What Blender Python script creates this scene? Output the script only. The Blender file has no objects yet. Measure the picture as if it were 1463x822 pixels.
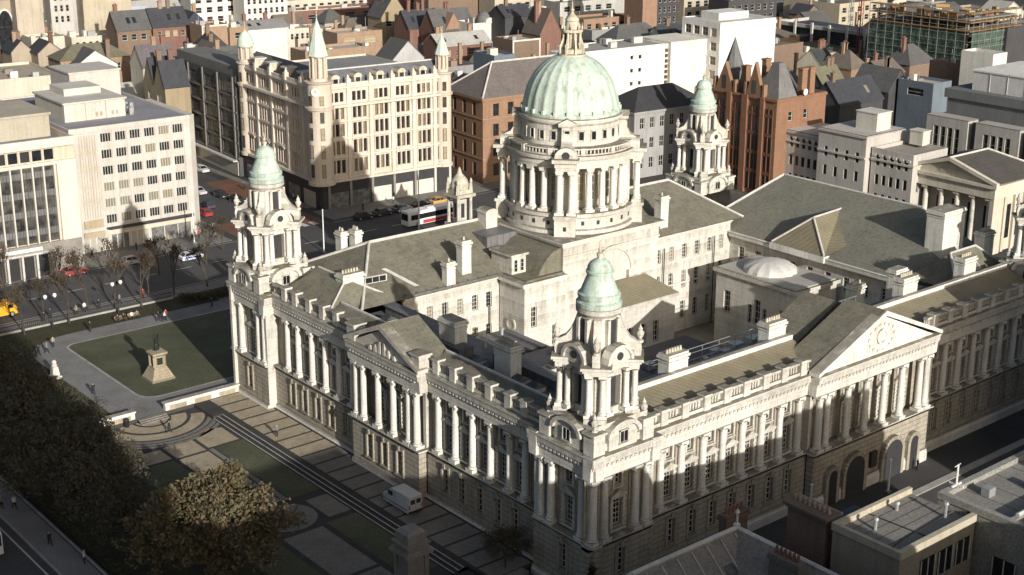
import bpy, math, random
from mathutils import Vector, Matrix
R = random.Random(11)
SC = bpy.context.scene
COL = SC.collection
PI = math.pi
def T(x, y, z=0): return Matrix.Translation((x, y, z))
def RZ(a): return Matrix.Rotation(a, 4, 'Z')
DEG = math.radians

# ------------------------------------------------------------------ materials
MATS = {}
def new_mat(name):
    m = bpy.data.materials.new(name); m.use_nodes = True
    nt = m.node_tree
    for n in list(nt.nodes): nt.nodes.remove(n)
    out = nt.nodes.new('ShaderNodeOutputMaterial')
    b = nt.nodes.new('ShaderNodeBsdfPrincipled')
    nt.links.new(b.outputs[0], out.inputs[0])
    MATS[name] = m
    return m, nt, b
def N(nt, t, **k):
    n = nt.nodes.new(t)
    for a, v in k.items():
        if a == 'op': n.operation = v
        else: setattr(n, a, v)
    return n
def setin(n, **k):
    for a, v in k.items(): n.inputs[a].default_value = v
def math_n(nt, op, a, b=None, clamp=False):
    n = N(nt, 'ShaderNodeMath', op=op); n.use_clamp = clamp
    for i, v in enumerate((a, b)):
        if v is None: continue
        if isinstance(v, (int, float)): n.inputs[i].default_value = v
        else: nt.links.new(v, n.inputs[i])
    return n.outputs[0]
def mixc(nt, f, a, b, mode='MIX'):
    n = N(nt, 'ShaderNodeMixRGB'); n.blend_type = mode
    for i, v in enumerate((f, a, b)):
        if isinstance(v, (int, float)): n.inputs[i].default_value = v
        elif isinstance(v, tuple): n.inputs[i].default_value = (v[0], v[1], v[2], 1)
        else: nt.links.new(v, n.inputs[i])
    return n.outputs[0]
def noise_n(nt, vec, scale, detail=4, rough=.6):
    n = N(nt, 'ShaderNodeTexNoise'); n.inputs['Scale'].default_value = scale
    n.inputs['Detail'].default_value = detail; n.inputs['Roughness'].default_value = rough
    nt.links.new(vec, n.inputs['Vector'])
    return n.outputs['Fac']
def ramp(nt, f, a, b):
    n = N(nt, 'ShaderNodeMapRange'); n.inputs['From Min'].default_value = a; n.inputs['From Max'].default_value = b
    nt.links.new(f, n.inputs['Value']); return n.outputs[0]
def scaled(nt, vec, s):
    n = N(nt, 'ShaderNodeVectorMath', op='MULTIPLY'); nt.links.new(vec, n.inputs[0]); n.inputs[1].default_value = s
    return n.outputs[0]

def surf(name, c, c2=None, scale=.35, rough=.85, fine=.25, streak=.0, moss=None, course=None, objcol=False,
         bump=.0, spec=.3, metal=0, soot=None, boards=None, slate=None, tile=None):
    """general procedural surface: two tones, fine grain, rain streaks, weathered tops, masonry courses"""
    m, nt, b = new_mat(name)
    geo = N(nt, 'ShaderNodeNewGeometry'); pos = geo.outputs['Position']
    if objcol:
        oi = N(nt, 'ShaderNodeObjectInfo'); base = oi.outputs['Color']
        col = mixc(nt, math_n(nt, 'MULTIPLY', ramp(nt, noise_n(nt, pos, scale), .3, .75), .5), base,
                   mixc(nt, 1.0, base, c2 or (.62, .6, .58), 'MULTIPLY'))
    else:
        col = mixc(nt, ramp(nt, noise_n(nt, pos, scale), .32, .68), c, c2 or tuple(x*.75 for x in c))
    if fine:
        f = ramp(nt, noise_n(nt, pos, 5.5, 3), .25, .75)
        col = mixc(nt, 1.0, col, mixc(nt, f, (1-fine,)*3, (1+fine*.4,)*3), 'MULTIPLY')
    if streak:
        s = ramp(nt, noise_n(nt, scaled(nt, pos, (1.6, 1.6, .12)), 1.0, 5, .65), .48, .72)
        col = mixc(nt, math_n(nt, 'MULTIPLY', s, streak), col, mixc(nt, 1.0, col, (.5, .46, .4), 'MULTIPLY'))
    if soot:
        z = N(nt, 'ShaderNodeSeparateXYZ'); nt.links.new(pos, z.inputs[0])
        k = None
        for zt, drop in soot:      # grime washed down from each ledge
            g = math_n(nt, 'MULTIPLY', ramp(nt, z.outputs[2], zt-drop, zt), math_n(nt, 'LESS_THAN', z.outputs[2], zt+.02))
            k = g if k is None else math_n(nt, 'MAXIMUM', k, g)
        k = math_n(nt, 'MULTIPLY', k, ramp(nt, noise_n(nt, scaled(nt, pos, (1.3, 1.3, .35)), 1.0, 4, .7), .38, .66), True)
        col = mixc(nt, math_n(nt, 'MULTIPLY', k, .66), col, (.17, .155, .125))
        pt = ramp(nt, noise_n(nt, pos, .11, 3), .4, .68)
        col = mixc(nt, math_n(nt, 'MULTIPLY', pt, .28), col, (.3, .28, .24))
    if course:
        h, th, dark = course
        z = N(nt, 'ShaderNodeSeparateXYZ'); nt.links.new(pos, z.inputs[0])
        fr = math_n(nt, 'FRACT', math_n(nt, 'DIVIDE', z.outputs[2], h))
        g = math_n(nt, 'LESS_THAN', fr, th)
        hor = math_n(nt, 'ADD', z.outputs[0], z.outputs[1])
        row = math_n(nt, 'MULTIPLY', math_n(nt, 'FLOOR', math_n(nt, 'DIVIDE', z.outputs[2], h)), .5)
        fx = math_n(nt, 'FRACT', math_n(nt, 'ADD', math_n(nt, 'DIVIDE', hor, h*2.4), row))
        g2 = math_n(nt, 'LESS_THAN', fx, th*.35)
        g = math_n(nt, 'MAXIMUM', g, g2)
        col = mixc(nt, math_n(nt, 'MULTIPLY', g, dark), col, (.03, .028, .025))
    if slate:
        z = N(nt, 'ShaderNodeSeparateXYZ'); nt.links.new(pos, z.inputs[0])
        fr = math_n(nt, 'FRACT', math_n(nt, 'DIVIDE', z.outputs[2], slate))
        col = mixc(nt, math_n(nt, 'MULTIPLY', math_n(nt, 'LESS_THAN', fr, .3), .07), col, (.03, .03, .03))
        bl = noise_n(nt, scaled(nt, pos, (2.2, 2.2, 3.0)), 1.0, 2)
        col = mixc(nt, 1.0, col, mixc(nt, ramp(nt, bl, .3, .7), (.92,)*3, (1.07,)*3), 'MULTIPLY')
    if boards:
        z = N(nt, 'ShaderNodeSeparateXYZ'); nt.links.new(pos, z.inputs[0])
        hor = math_n(nt, 'ADD', z.outputs[0], math_n(nt, 'MULTIPLY', z.outputs[1], .83))
        g = math_n(nt, 'LESS_THAN', math_n(nt, 'FRACT', math_n(nt, 'DIVIDE', hor, boards)), .14)
        col = mixc(nt, math_n(nt, 'MULTIPLY', g, .45), col, (.04, .04, .04))
    if tile:
        br = N(nt, 'ShaderNodeTexBrick'); br.inputs['Scale'].default_value = 1/tile
        br.inputs['Color1'].default_value = (1, 1, 1, 1); br.inputs['Color2'].default_value = (.8, .8, .8, 1)
        br.inputs['Mortar'].default_value = (.55, .55, .55, 1); br.inputs['Mortar Size'].default_value = .015
        nt.links.new(pos, br.inputs['Vector']); col = mixc(nt, 1.0, col, br.outputs[0], 'MULTIPLY')
    if moss:
        nz = N(nt, 'ShaderNodeSeparateXYZ'); nt.links.new(geo.outputs['Normal'], nz.inputs[0])
        up = ramp(nt, nz.outputs[2], .55, .95)
        k = math_n(nt, 'MULTIPLY', up, ramp(nt, noise_n(nt, pos, .9), .12, .5), True)
        col = mixc(nt, math_n(nt, 'MULTIPLY', k, .85), col, moss)
    nt.links.new(col, b.inputs['Base Color'])
    b.inputs['Roughness'].default_value = rough; b.inputs['Metallic'].default_value = metal
    b.inputs['Specular IOR Level'].default_value = spec
    if bump:
        bp = N(nt, 'ShaderNodeBump'); bp.inputs['Strength'].default_value = bump; bp.inputs['Distance'].default_value = .1
        nt.links.new(noise_n(nt, pos, 3.0, 5), bp.inputs['Height']); nt.links.new(bp.outputs[0], b.inputs['Normal'])
    return m

MOSS = (.135, .118, .082)
surf('stone', (.72, .695, .63), (.58, .555, .49), .3, .8, .25, .45, MOSS, course=(.8, .05, .3), soot=[(14.5, 2.2), (7.1, 1.5), (16.6, 1.2), (20.9, 2.5), (24.9, 2.2), (30.9, 2.5), (33.2, 1.5), (36.9, 2.0), (18.6, 1.2), (12.5, 2.0)])
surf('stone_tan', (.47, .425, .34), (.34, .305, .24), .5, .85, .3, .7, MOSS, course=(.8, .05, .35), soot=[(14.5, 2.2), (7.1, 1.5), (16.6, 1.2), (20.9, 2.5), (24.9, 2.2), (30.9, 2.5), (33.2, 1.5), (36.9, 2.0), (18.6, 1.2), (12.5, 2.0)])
surf('stone_clean', (.77, .755, .705), (.65, .63, .565), .35, .8, .25, .7, (.2, .175, .13))
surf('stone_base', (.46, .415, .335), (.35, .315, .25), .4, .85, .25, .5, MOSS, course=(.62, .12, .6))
surf('stone_gold', (.66, .61, .5), (.46, .42, .33), .8, .8, .3, .5, MOSS)
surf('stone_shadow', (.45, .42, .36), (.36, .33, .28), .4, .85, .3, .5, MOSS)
surf('copper', (.56, .65, .57), (.43, .54, .47), .45, .6, .2, .9, None)
surf('copper_small', (.54, .63, .56), (.4, .51, .45), .6, .6, .2, .9, None)
surf('copper_pale', (.6, .68, .57), (.42, .55, .46), .7, .6, .1, .3, None)
surf('roof_slate', (.225, .212, .16), (.165, .156, .12), .45, .8, .35, .6, None, slate=.3)
surf('roof_hall', (.235, .23, .185), (.185, .182, .148), .22, .8, .3, .55, None, slate=.32)
surf('roof_lead', (.2, .2, .205), (.1, .1, .1), .25, .55, .2, .3, None, boards=1.1)
surf('roof_ribbed', (.26, .23, .155), (.2, .175, .115), .4, .6, .2, .1, None, boards=.8)
surf('roof_dark', (.07, .07, .08), (.045, .045, .05), .3, .6, .3)
surf('lead_white', (.62, .61, .57), (.5, .48, .45), .6, .7, .15, .3)
surf('wall', (1, 1, 1), (.62, .59, .55), .2, .85, .22, .4, None, objcol=True)
surf('wall_brick', (1, 1, 1), (.7, .66, .62), .5, .9, .35, .3, None, course=(.45, .12, .25), objcol=True)
surf('roof_any', (1, 1, 1), (.55, .56, .52), .3, .8, .4, .5, None, slate=.35, objcol=True)
surf('flat_any', (1, 1, 1), (.5, .48, .46), .16, .9, .4, 0, None, objcol=True)
surf('paint', (1, 1, 1), (.93, .93, .93), .6, .35, 0, 0, None, objcol=True, spec=.5)
surf('plaster', (.62, .59, .53), (.54, .51, .45), .4, .8, .1, .3)
surf('asphalt', (.095, .093, .092), (.07, .07, .07), .15, .9, .3)
surf('town_ground', (.075, .072, .068), (.045, .045, .045), .08, .9, .3)
surf('pavement', (.27, .255, .23), (.2, .19, .175), .25, .9, .25, 0, None, tile=1.2)
surf('path', (.24, .235, .23), (.18, .175, .17), .3, .9, .25)
surf('brick_paving', (.2, .1, .065), (.15, .08, .055), .3, .9, .3)
surf('slab_sand', (.5, .425, .3), (.38, .32, .23), .6, .9, .3, 0, None, tile=.7)
surf('slab_grey', (.27, .25, .22), (.2, .185, .165), .5, .9, .25, 0, None, tile=.7)
surf('band_dark', (.06, .058, .056), (.045, .043, .042), .5, .9, .25)
surf('grass', (.125, .125, .078), (.072, .08, .046), .14, .95, .5, 0, None, bump=.5)
surf('dirt_grass', (.06, .062, .03), (.045, .042, .025), .4, .95, .4, 0, None, bump=.5)
surf('kerb', (.4, .39, .35), (.3, .29, .27), .6, .85, .2)
surf('road_paint', (.6, .6, .57), (.45, .45, .43), 1.2, .8, .3)
surf('bronze', (.05, .06, .05), (.03, .035, .03), 1, .5, .2, 0, None, metal=.4)
surf('iron', (.03, .03, .032), (.02, .02, .02), 1, .6, .2)
surf('steel', (.5, .5, .5), (.4, .4, .4), 1, .4, .1, metal=.5)
surf('white_metal', (.75, .75, .73), (.65, .65, .63), 1, .4, .1)
surf('white_frame', (.6, .58, .52), (.5, .48, .43), 1, .6, .1)
surf('dark_frame', (.05, .05, .055), (.04, .04, .04), 1, .5, .1)
surf('bark', (.09, .076, .06), (.06, .05, .04), 2, .95, .4)
surf('twig', (.12, .1, .08), (.08, .066, .052), 2, .95, .3)
surf('rubber', (.02, .02, .02), (.015, .015, .015), 1, .9, .1)
surf('skin', (.5, .33, .25), (.46, .3, .22), 2, .6, .05)
surf('hair', (.035, .025, .018), (.02, .016, .012), 3, .7, .1)
surf('trousers', (.035, .038, .05), (.025, .027, .035), 3, .9, .1)
surf('cloth', (1, 1, 1), (.8, .8, .8), 2, .9, .1, objcol=True)
surf('terracotta', (.26, .14, .09), (.18, .1, .07), 1, .85, .2)
surf('pebbledash', (.36, .345, .31), (.29, .28, .25), .8, .95, .5, .15)
surf('netting', (.1, .16, .12), (.05, .075, .065), .5, .9, .7, .6)
surf('timber', (.35, .22, .1), (.22, .14, .07), .6, .9, .4)
surf('granite', (.3, .28, .25), (.22, .2, .18), .5, .8, .3, .3)
surf('lamp_red', (.5, .02, .02), (.4, .02, .02), 1, .3, 0)
surf('lamp_white', (.8, .8, .75), (.7, .7, .7), 1, .2, 0)
def glass(name, c, blind, p):
    m, nt, b = new_mat(name)
    oi = N(nt, 'ShaderNodeObjectInfo'); geo = N(nt, 'ShaderNodeNewGeometry')
    f = math_n(nt, 'GREATER_THAN', oi.outputs['Random'], 1-p)
    n = noise_n(nt, geo.outputs['Position'], .9, 2)
    col = mixc(nt, math_n(nt, 'MULTIPLY', f, .7), mixc(nt, ramp(nt, n, .35, .7), c, tuple(x*2.2 for x in c)), blind)
    nt.links.new(col, b.inputs['Base Color']); b.inputs['Roughness'].default_value = .12
    b.inputs['Specular IOR Level'].default_value = .5
glass('glass', (.016, .018, .02), (.3, .27, .2), .22)
glass('glass_dark', (.012, .013, .015), (.05, .05, .05), .2)
glass('glass_blind', (.05, .045, .035), (.45, .38, .25), .45)
glass('glass_store', (.018, .017, .015), (.3, .25, .15), .3)
surf('glass_panel', (.012, .013, .016), (.13, .125, .11), .55, .25, .4, 0, None, spec=.5)
glass('shop_glass', (.1, .1, .095), (.5, .47, .4), .5)
def leaf_mat(name, cols, scale=.55):
    m, nt, b = new_mat(name)
    geo = N(nt, 'ShaderNodeNewGeometry'); pos = geo.outputs['Position']
    a = ramp(nt, noise_n(nt, pos, scale, 3), .3, .7); c = ramp(nt, noise_n(nt, pos, 3.1, 2), .3, .7)
    col = mixc(nt, a, mixc(nt, c, cols[0], cols[1]), mixc(nt, c, cols[2], cols[3]))
    nt.links.new(col, b.inputs['Base Color']); b.inputs['Roughness'].default_value = .7
    b.inputs['Specular IOR Level'].default_value = .2
    tr = N(nt, 'ShaderNodeBsdfTranslucent'); nt.links.new(col, tr.inputs[0])
    ms = N(nt, 'ShaderNodeMixShader'); ms.inputs[0].default_value = .3
    out = [n for n in nt.nodes if n.type == 'OUTPUT_MATERIAL'][0]
    nt.links.new(b.outputs[0], ms.inputs[1]); nt.links.new(tr.outputs[0], ms.inputs[2]); nt.links.new(ms.outputs[0], out.inputs[0])
leaf_mat('leaf_autumn', [(.13, .132, .07), (.2, .18, .1), (.085, .092, .05), (.24, .14, .085)])
leaf_mat('leaf_dark', [(.085, .083, .058), (.12, .112, .078), (.06, .064, .047), (.13, .105, .07)])
leaf_mat('leaf_brown', [(.09, .07, .04), (.12, .085, .045), (.06, .05, .032), (.1, .06, .035)])
leaf_mat('leaf_conifer', [(.05, .055, .03), (.09, .08, .035), (.03, .04, .022), (.07, .06, .03)])

# ------------------------------------------------------------------ mesh builder
class MB:
    def __init__(s): s.v = []; s.f = []; s.m = []; s.s = []; s.M = Matrix.Identity(4)
    def add(s, vs, fs, mi=0, sm=False):
        o = len(s.v); M = s.M
        s.v += [tuple(M @ Vector(p)) for p in vs]
        for f in fs: s.f.append(tuple(i+o for i in f)); s.m.append(mi); s.s.append(sm)
        return s
    def box(s, x0, x1, y0, y1, z0, z1, mi=0):
        return s.add([(x0,y0,z0),(x1,y0,z0),(x1,y1,z0),(x0,y1,z0),(x0,y0,z1),(x1,y0,z1),(x1,y1,z1),(x0,y1,z1)],
              [(0,3,2,1),(4,5,6,7),(0,1,5,4),(1,2,6,5),(2,3,7,6),(3,0,4,7)], mi)
    def cbox(s, cx, cy, hx, hy, z0, z1, mi=0): return s.box(cx-hx, cx+hx, cy-hy, cy+hy, z0, z1, mi)
    def taper(s, cx, cy, a0, b0, z0, a1, b1, z1, mi=0):
        return s.add([(cx-a0,cy-b0,z0),(cx+a0,cy-b0,z0),(cx+a0,cy+b0,z0),(cx-a0,cy+b0,z0),
                      (cx-a1,cy-b1,z1),(cx+a1,cy-b1,z1),(cx+a1,cy+b1,z1),(cx-a1,cy+b1,z1)],
              [(0,3,2,1),(4,5,6,7),(0,1,5,4),(1,2,6,5),(2,3,7,6),(3,0,4,7)], mi)
    def prism(s, pts, z0, z1, mi=0):
        n = len(pts)
        return s.add([(x,y,z0) for x,y in pts]+[(x,y,z1) for x,y in pts],
              [tuple(range(n))[::-1], tuple(range(n,2*n))]+[(i,(i+1)%n,n+(i+1)%n,n+i) for i in range(n)], mi)
    def xprism(s, prof, x0, x1, mi=0):      # profile in (y,z) extruded along x
        n = len(prof)
        return s.add([(x0,y,z) for y,z in prof]+[(x1,y,z) for y,z in prof],
              [tuple(range(n))[::-1], tuple(range(n,2*n))]+[(i,(i+1)%n,n+(i+1)%n,n+i) for i in range(n)], mi)
    def yprism(s, prof, y0, y1, mi=0):      # profile in (x,z) extruded along y
        n = len(prof)
        return s.add([(x,y0,z) for x,z in prof]+[(x,y1,z) for x,z in prof],
              [tuple(range(n)), tuple(range(n,2*n))[::-1]]+[(i,n+i,n+(i+1)%n,(i+1)%n) for i in range(n)], mi)
    def lathe(s, cx, cy, prof, n=16, mi=0, sm=True, a0=0):
        vs = []; fs = []; k = len(prof)
        for r, z in prof:
            for i in range(n):
                a = a0+2*PI*i/n; vs.append((cx+r*math.cos(a), cy+r*math.sin(a), z))
        for j in range(k-1):
            for i in range(n):
                i2 = (i+1) % n; fs.append((j*n+i, j*n+i2, (j+1)*n+i2, (j+1)*n+i))
        s.add(vs, fs, mi, sm)
        if prof[-1][0] > .01: s.add([vs[(k-1)*n+i] for i in range(n)], [tuple(range(n))], mi)
        if prof[0][0] > .01: s.add([vs[i] for i in range(n)], [tuple(range(n))[::-1]], mi)
        return s
    def tube(s, p, q, r0, r1=None, n=6, mi=0, sm=True):
        r1 = r0 if r1 is None else r1
        p = Vector(p); q = Vector(q); d = (q-p)
        if d.length < 1e-6: return s
        d.normalize(); a = d.orthogonal().normalized(); b = d.cross(a)
        vs = []
        for c, r in ((p, r0), (q, r1)):
            for i in range(n):
                t = 2*PI*i/n; vs.append(tuple(c+a*(r*math.cos(t))+b*(r*math.sin(t))))
        return s.add(vs, [(i,(i+1)%n,n+(i+1)%n,n+i) for i in range(n)]+[tuple(range(n))[::-1], tuple(range(n,2*n))], mi, sm)
    def mesh(s, name, mats):
        me = bpy.data.meshes.new(name); me.from_pydata(s.v, [], s.f)
        for m in mats: me.materials.append(MATS[m] if isinstance(m, str) else m)
        me.polygons.foreach_set('material_index', s.m); me.polygons.foreach_set('use_smooth', s.s)
        me.update()
        if any(s.s):
            try: me.set_sharp_from_angle(angle=DEG(38))
            except Exception: pass
        return me
    def build(s, name, mats, parent=None, loc=None, rz=0, color=None):
        if isinstance(mats, str): mats = [mats]
        return place(name, s.mesh(name, mats), parent, loc, rz, color)
def place(name, me, parent=None, loc=None, rz=0, color=None, M=None):
    o = bpy.data.objects.new(name, me); COL.objects.link(o)
    if parent: o.parent = parent
    if M is not None: o.matrix_basis = M
    else:
        if loc: o.location = loc
        o.rotation_euler = (0, 0, rz)
    if color: o.color = (*color, 1)
    return o
def thing(name, label, cat, loc=(0,0,0), rz=0, group=None):
    o = bpy.data.objects.new(name, None); COL.objects.link(o); o.location = loc; o.rotation_euler = (0,0,rz)
    o.empty_display_size = .5
    o['label'] = label; o['category'] = cat
    if group: o['group'] = group
    return o
def tag(o, label, cat, group=None):
    o['label'] = label; o['category'] = cat
    if group: o['group'] = group
    return o
def struct(o): o['kind'] = 'structure'; return o
def dup(root, loc, rz, label, group=None, color=None):
    r = root.copy(); COL.objects.link(r); r.location = loc; r.rotation_euler = (0,0,rz); r['label'] = label
    if group: r['group'] = group
    if color: r.color = (*color, 1)
    for ch in list(root.children):
        c = ch.copy(); COL.objects.link(c); c.parent = r
        if color and ch.get('tint'): c.color = (*color, 1)
        for g in ch.children:
            d = g.copy(); COL.objects.link(d); d.parent = c
    return r

# wall with real recessed openings: local u along facade, outside is -v
def facade(mb, M, w, z0, z1, holes, rec=.3, mi=0, mr=None):
    mr = mi if mr is None else mr
    old = mb.M; mb.M = old @ M
    us = sorted({0, w, *[h[0] for h in holes], *[h[1] for h in holes]}); zs = sorted({z0, z1, *[h[2] for h in holes], *[h[3] for h in holes]})
    us = [u for u in us if -1e-6 <= u <= w+1e-6]; zs = [z for z in zs if z0-1e-6 <= z <= z1+1e-6]
    for i in range(len(us)-1):
        j = 0
        while j < len(zs)-1:
            uc = (us[i]+us[i+1])/2
            def inh(j):
                zc = (zs[j]+zs[j+1])/2
                return any(h[0] < uc < h[1] and h[2] < zc < h[3] for h in holes)
            if inh(j): j += 1; continue
            k = j
            while k+1 < len(zs)-1 and not inh(k+1): k += 1
            mb.add([(us[i],0,zs[j]),(us[i+1],0,zs[j]),(us[i+1],0,zs[k+1]),(us[i],0,zs[k+1])], [(0,1,2,3)], mi)
            j = k+1
    for a, b, c, d in holes:
        mb.add([(a,0,c),(b,0,c),(b,0,d),(a,0,d),(a,rec,c),(b,rec,c),(b,rec,d),(a,rec,d)],
               [(0,4,5,1),(1,5,6,2),(2,6,7,3),(3,7,4,0)], mr)
    mb.M = old
WCACHE = {}
def window_mesh(w, h, style='sash', frame='white_frame', glassm='glass', nx=2, nz=3):
    """bottom centre at origin, facing -v; sits in a recess"""
    key = (round(w,2), round(h,2), style, frame, glassm, nx, nz)
    if key in WCACHE: return WCACHE[key]
    b = MB(); f = min(.09, w*.08)
    b.box(-w/2, w/2, 0, .04, 0, h, 1)
    if style != 'plain':
        for x in (-w/2, w/2-f): b.box(x, x+f, -.06, -.001, 0, h, 0)
        for z in (0, h-f): b.box(-w/2+f, w/2-f, -.06, -.001, z, z+f, 0)
        for i in range(1, nx):
            x = -w/2+w*i/nx; b.box(x-f*.4, x+f*.4, -.045, -.001, f, h-f, 0)
        for i in range(1, nz):
            z = h*i/nz; b.box(-w/2+f, w/2-f, -.04, -.001, z-f*.4, z+f*.4, 0)
    if style == 'arch':      # round head: spandrels filled with the wall stone
        r = w/2
        for sgn in (-1, 1):
            pts = [(sgn*r, -.0, h+.001)]+[(sgn*r*math.cos(PI/2*k/6), 0, h-r+r*math.sin(PI/2*k/6)) for k in range(7)]
            vs = [(x,-.12,z) for x,_,z in pts]
            b.add(vs, [tuple(range(len(vs))) if sgn < 0 else tuple(range(len(vs)))[::-1]], 2)
    me = b.mesh('window', [frame, glassm, 'stone']); WCACHE[key] = me
    return me

# a body grown from a skeleton with the skin modifier, returned as plain mesh
def skinned(name, verts, edges, radii, mats, pick, sub=1):
    me = bpy.data.meshes.new('tmp'); me.from_pydata(verts, edges, [])
    o = bpy.data.objects.new('tmp', me); COL.objects.link(o)
    o.modifiers.new('k', 'SKIN'); sk = me.skin_vertices[0].data
    for i, r in enumerate(radii): sk[i].radius = (r, r) if isinstance(r, (int, float)) else r
    sk[0].use_root = True
    sd = o.modifiers.new('s', 'SUBSURF'); sd.levels = sub; sd.render_levels = sub
    dg = bpy.context.evaluated_depsgraph_get(); dg.update()
    me2 = bpy.data.meshes.new_from_object(o.evaluated_get(dg)); me2.name = name
    bpy.data.objects.remove(o); bpy.data.meshes.remove(me)
    me2.materials.clear()
    for m in mats: me2.materials.append(MATS[m])
    for p in me2.polygons: p.use_smooth = True; p.material_index = pick(p.center)
    return me2

# ================================================================== CITY HALL
W_, D_ = 92.0, 73.5
CH = thing('city_hall', 'white stone city hall with green copper dome and corner turrets in the middle', 'city hall')
def Mw(x0, yN): return T(x0, yN) @ RZ(-PI/2)      # facade looking west, u runs south
def Ms(x0, y0): return T(x0, y0)                   # facade looking south, u runs east
def Mn(x1, y1): return T(x1, y1) @ RZ(PI)
def Me(x1, y0): return T(x1, y0) @ RZ(PI/2)
ZS, ZC, ZT = 7.2, 14.5, 17.0       # string course, column top, cornice top

def column_mesh(r=.43, z0=ZS+.2, z1=ZC, n=14, ionic=True):
    b = MB(); h = z1-z0
    b.cbox(0, 0, r*1.42, r*1.42, z0, z0+.4)
    prof = [(r*1.32, z0+.4), (r*1.36, z0+.5), (r*1.3, z0+.62), (r*1.08, z0+.68), (r*1.02, z0+.8), (r, z0+h*.35), (r*.86, z1-.75), (r*.98, z1-.7), (r*.95, z1-.62), (r*1.15, z1-.42)]
    b.lathe(0, 0, prof, n)
    if ionic:
        for sx in (-1, 1): b.tube((sx*r*1.1, -r*1.05, z1-.42), (sx*r*1.1, r*1.05, z1-.42), r*.34, n=8)
    b.cbox(0, 0, r*1.25, r*1.25, z1-.28, z1-.002)
    return b
COLM = column_mesh().mesh('column', ['stone_clean'])

def hall_window(kind):
    b = MB()
    if kind == 'tall':
        w, h = 1.3, 3.0
    elif kind == 'small': w, h = .95, 1.25
    elif kind == 'base': w, h = 1.05, 2.9
    # joinery + glass
    b.box(-w/2, w/2, .0, .04, 0, h, 1)
    for x in (-w/2, w/2-.1): b.box(x, x+.1, -.07, -.002, 0, h, 0)
    nz = {'tall': 5, 'small': 2, 'base': 4}[kind]
    for i in range(nz+1):
        z = (h-.09)*i/nz; b.box(-w/2+.1, w/2-.1, -.06, -.002, z, z+.075, 0)
    for x in ((0,) if kind != 'tall' else (-.2, .2)): b.box(x-.035, x+.035, -.05, -.003, .09, h-.1, 0)
    P = -.35        # front of wall
    if kind == 'tall':
        for sx in (-1, 1):
            b.box(sx*.83-.16, sx*.83+.16, P-.2, P+.05, -.25, h+.3, 2)
        b.box(-1.05, 1.05, P-.32, P+.05, -.5, -.25, 2)
        b.box(-1.1, 1.1, P-.38, P+.05, h+.3, h+.52, 2)
        b.yprism([(-1.15, h+.523), (1.15, h+.523), (0, h+1.12)], P-.46, P+.05, 2)
        b.box(-.62, .62, P-.16, P+.05, h+.003, h+.29, 2)
        for i in range(6):     # blocked rustication on the jambs
            for sx in (-1, 1): b.box(sx*.86-.2, sx*.86+.2, P-.27, P-.203, -.1+i*.55, .15+i*.55, 2)
    if kind == 'small':
        for sx in (-1, 1): b.box(sx*.6-.12, sx*.6+.12, P-.14, P+.05, -.15, h+.15, 2)
        b.box(-.8, .8, P-.2, P+.05, -.33, -.155, 2); b.box(-.78, .78, P-.22, P+.05, h+.155, h+.33, 2)
    if kind == 'base':
        for sx in (-1, 1): b.box(sx*.68-.14, sx*.68+.14, P-.15, P+.05, -.1, h+.1, 2)
        b.box(-.9, .9, P-.24, P+.05, -.3, -.105, 2); b.box(-.85, .85, P-.2, P+.05, h+.105, h+.4, 2)
        b.box(-.2, .2, P-.34, P-.205, h+.11, h+.75, 2)
    return b.mesh('window', ['white_frame', 'glass_dark', 'stone' if kind != 'base' else 'stone_tan'])
HW = {k: hall_window(k) for k in ('tall', 'small', 'base')}
ENT = [(.3, ZC), (-.8, ZC), (-.8, ZC+.45), (-.84, ZC+.45), (-.84, ZC+1.15), (-.9, ZC+1.2), (-.9, ZC+1.5), (-1.12, ZC+1.62), (-1.15, ZC+2.1), (-1.25, ZC+2.38), (-1.25, ZC+2.5), (.3, ZC+2.62)]

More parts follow.
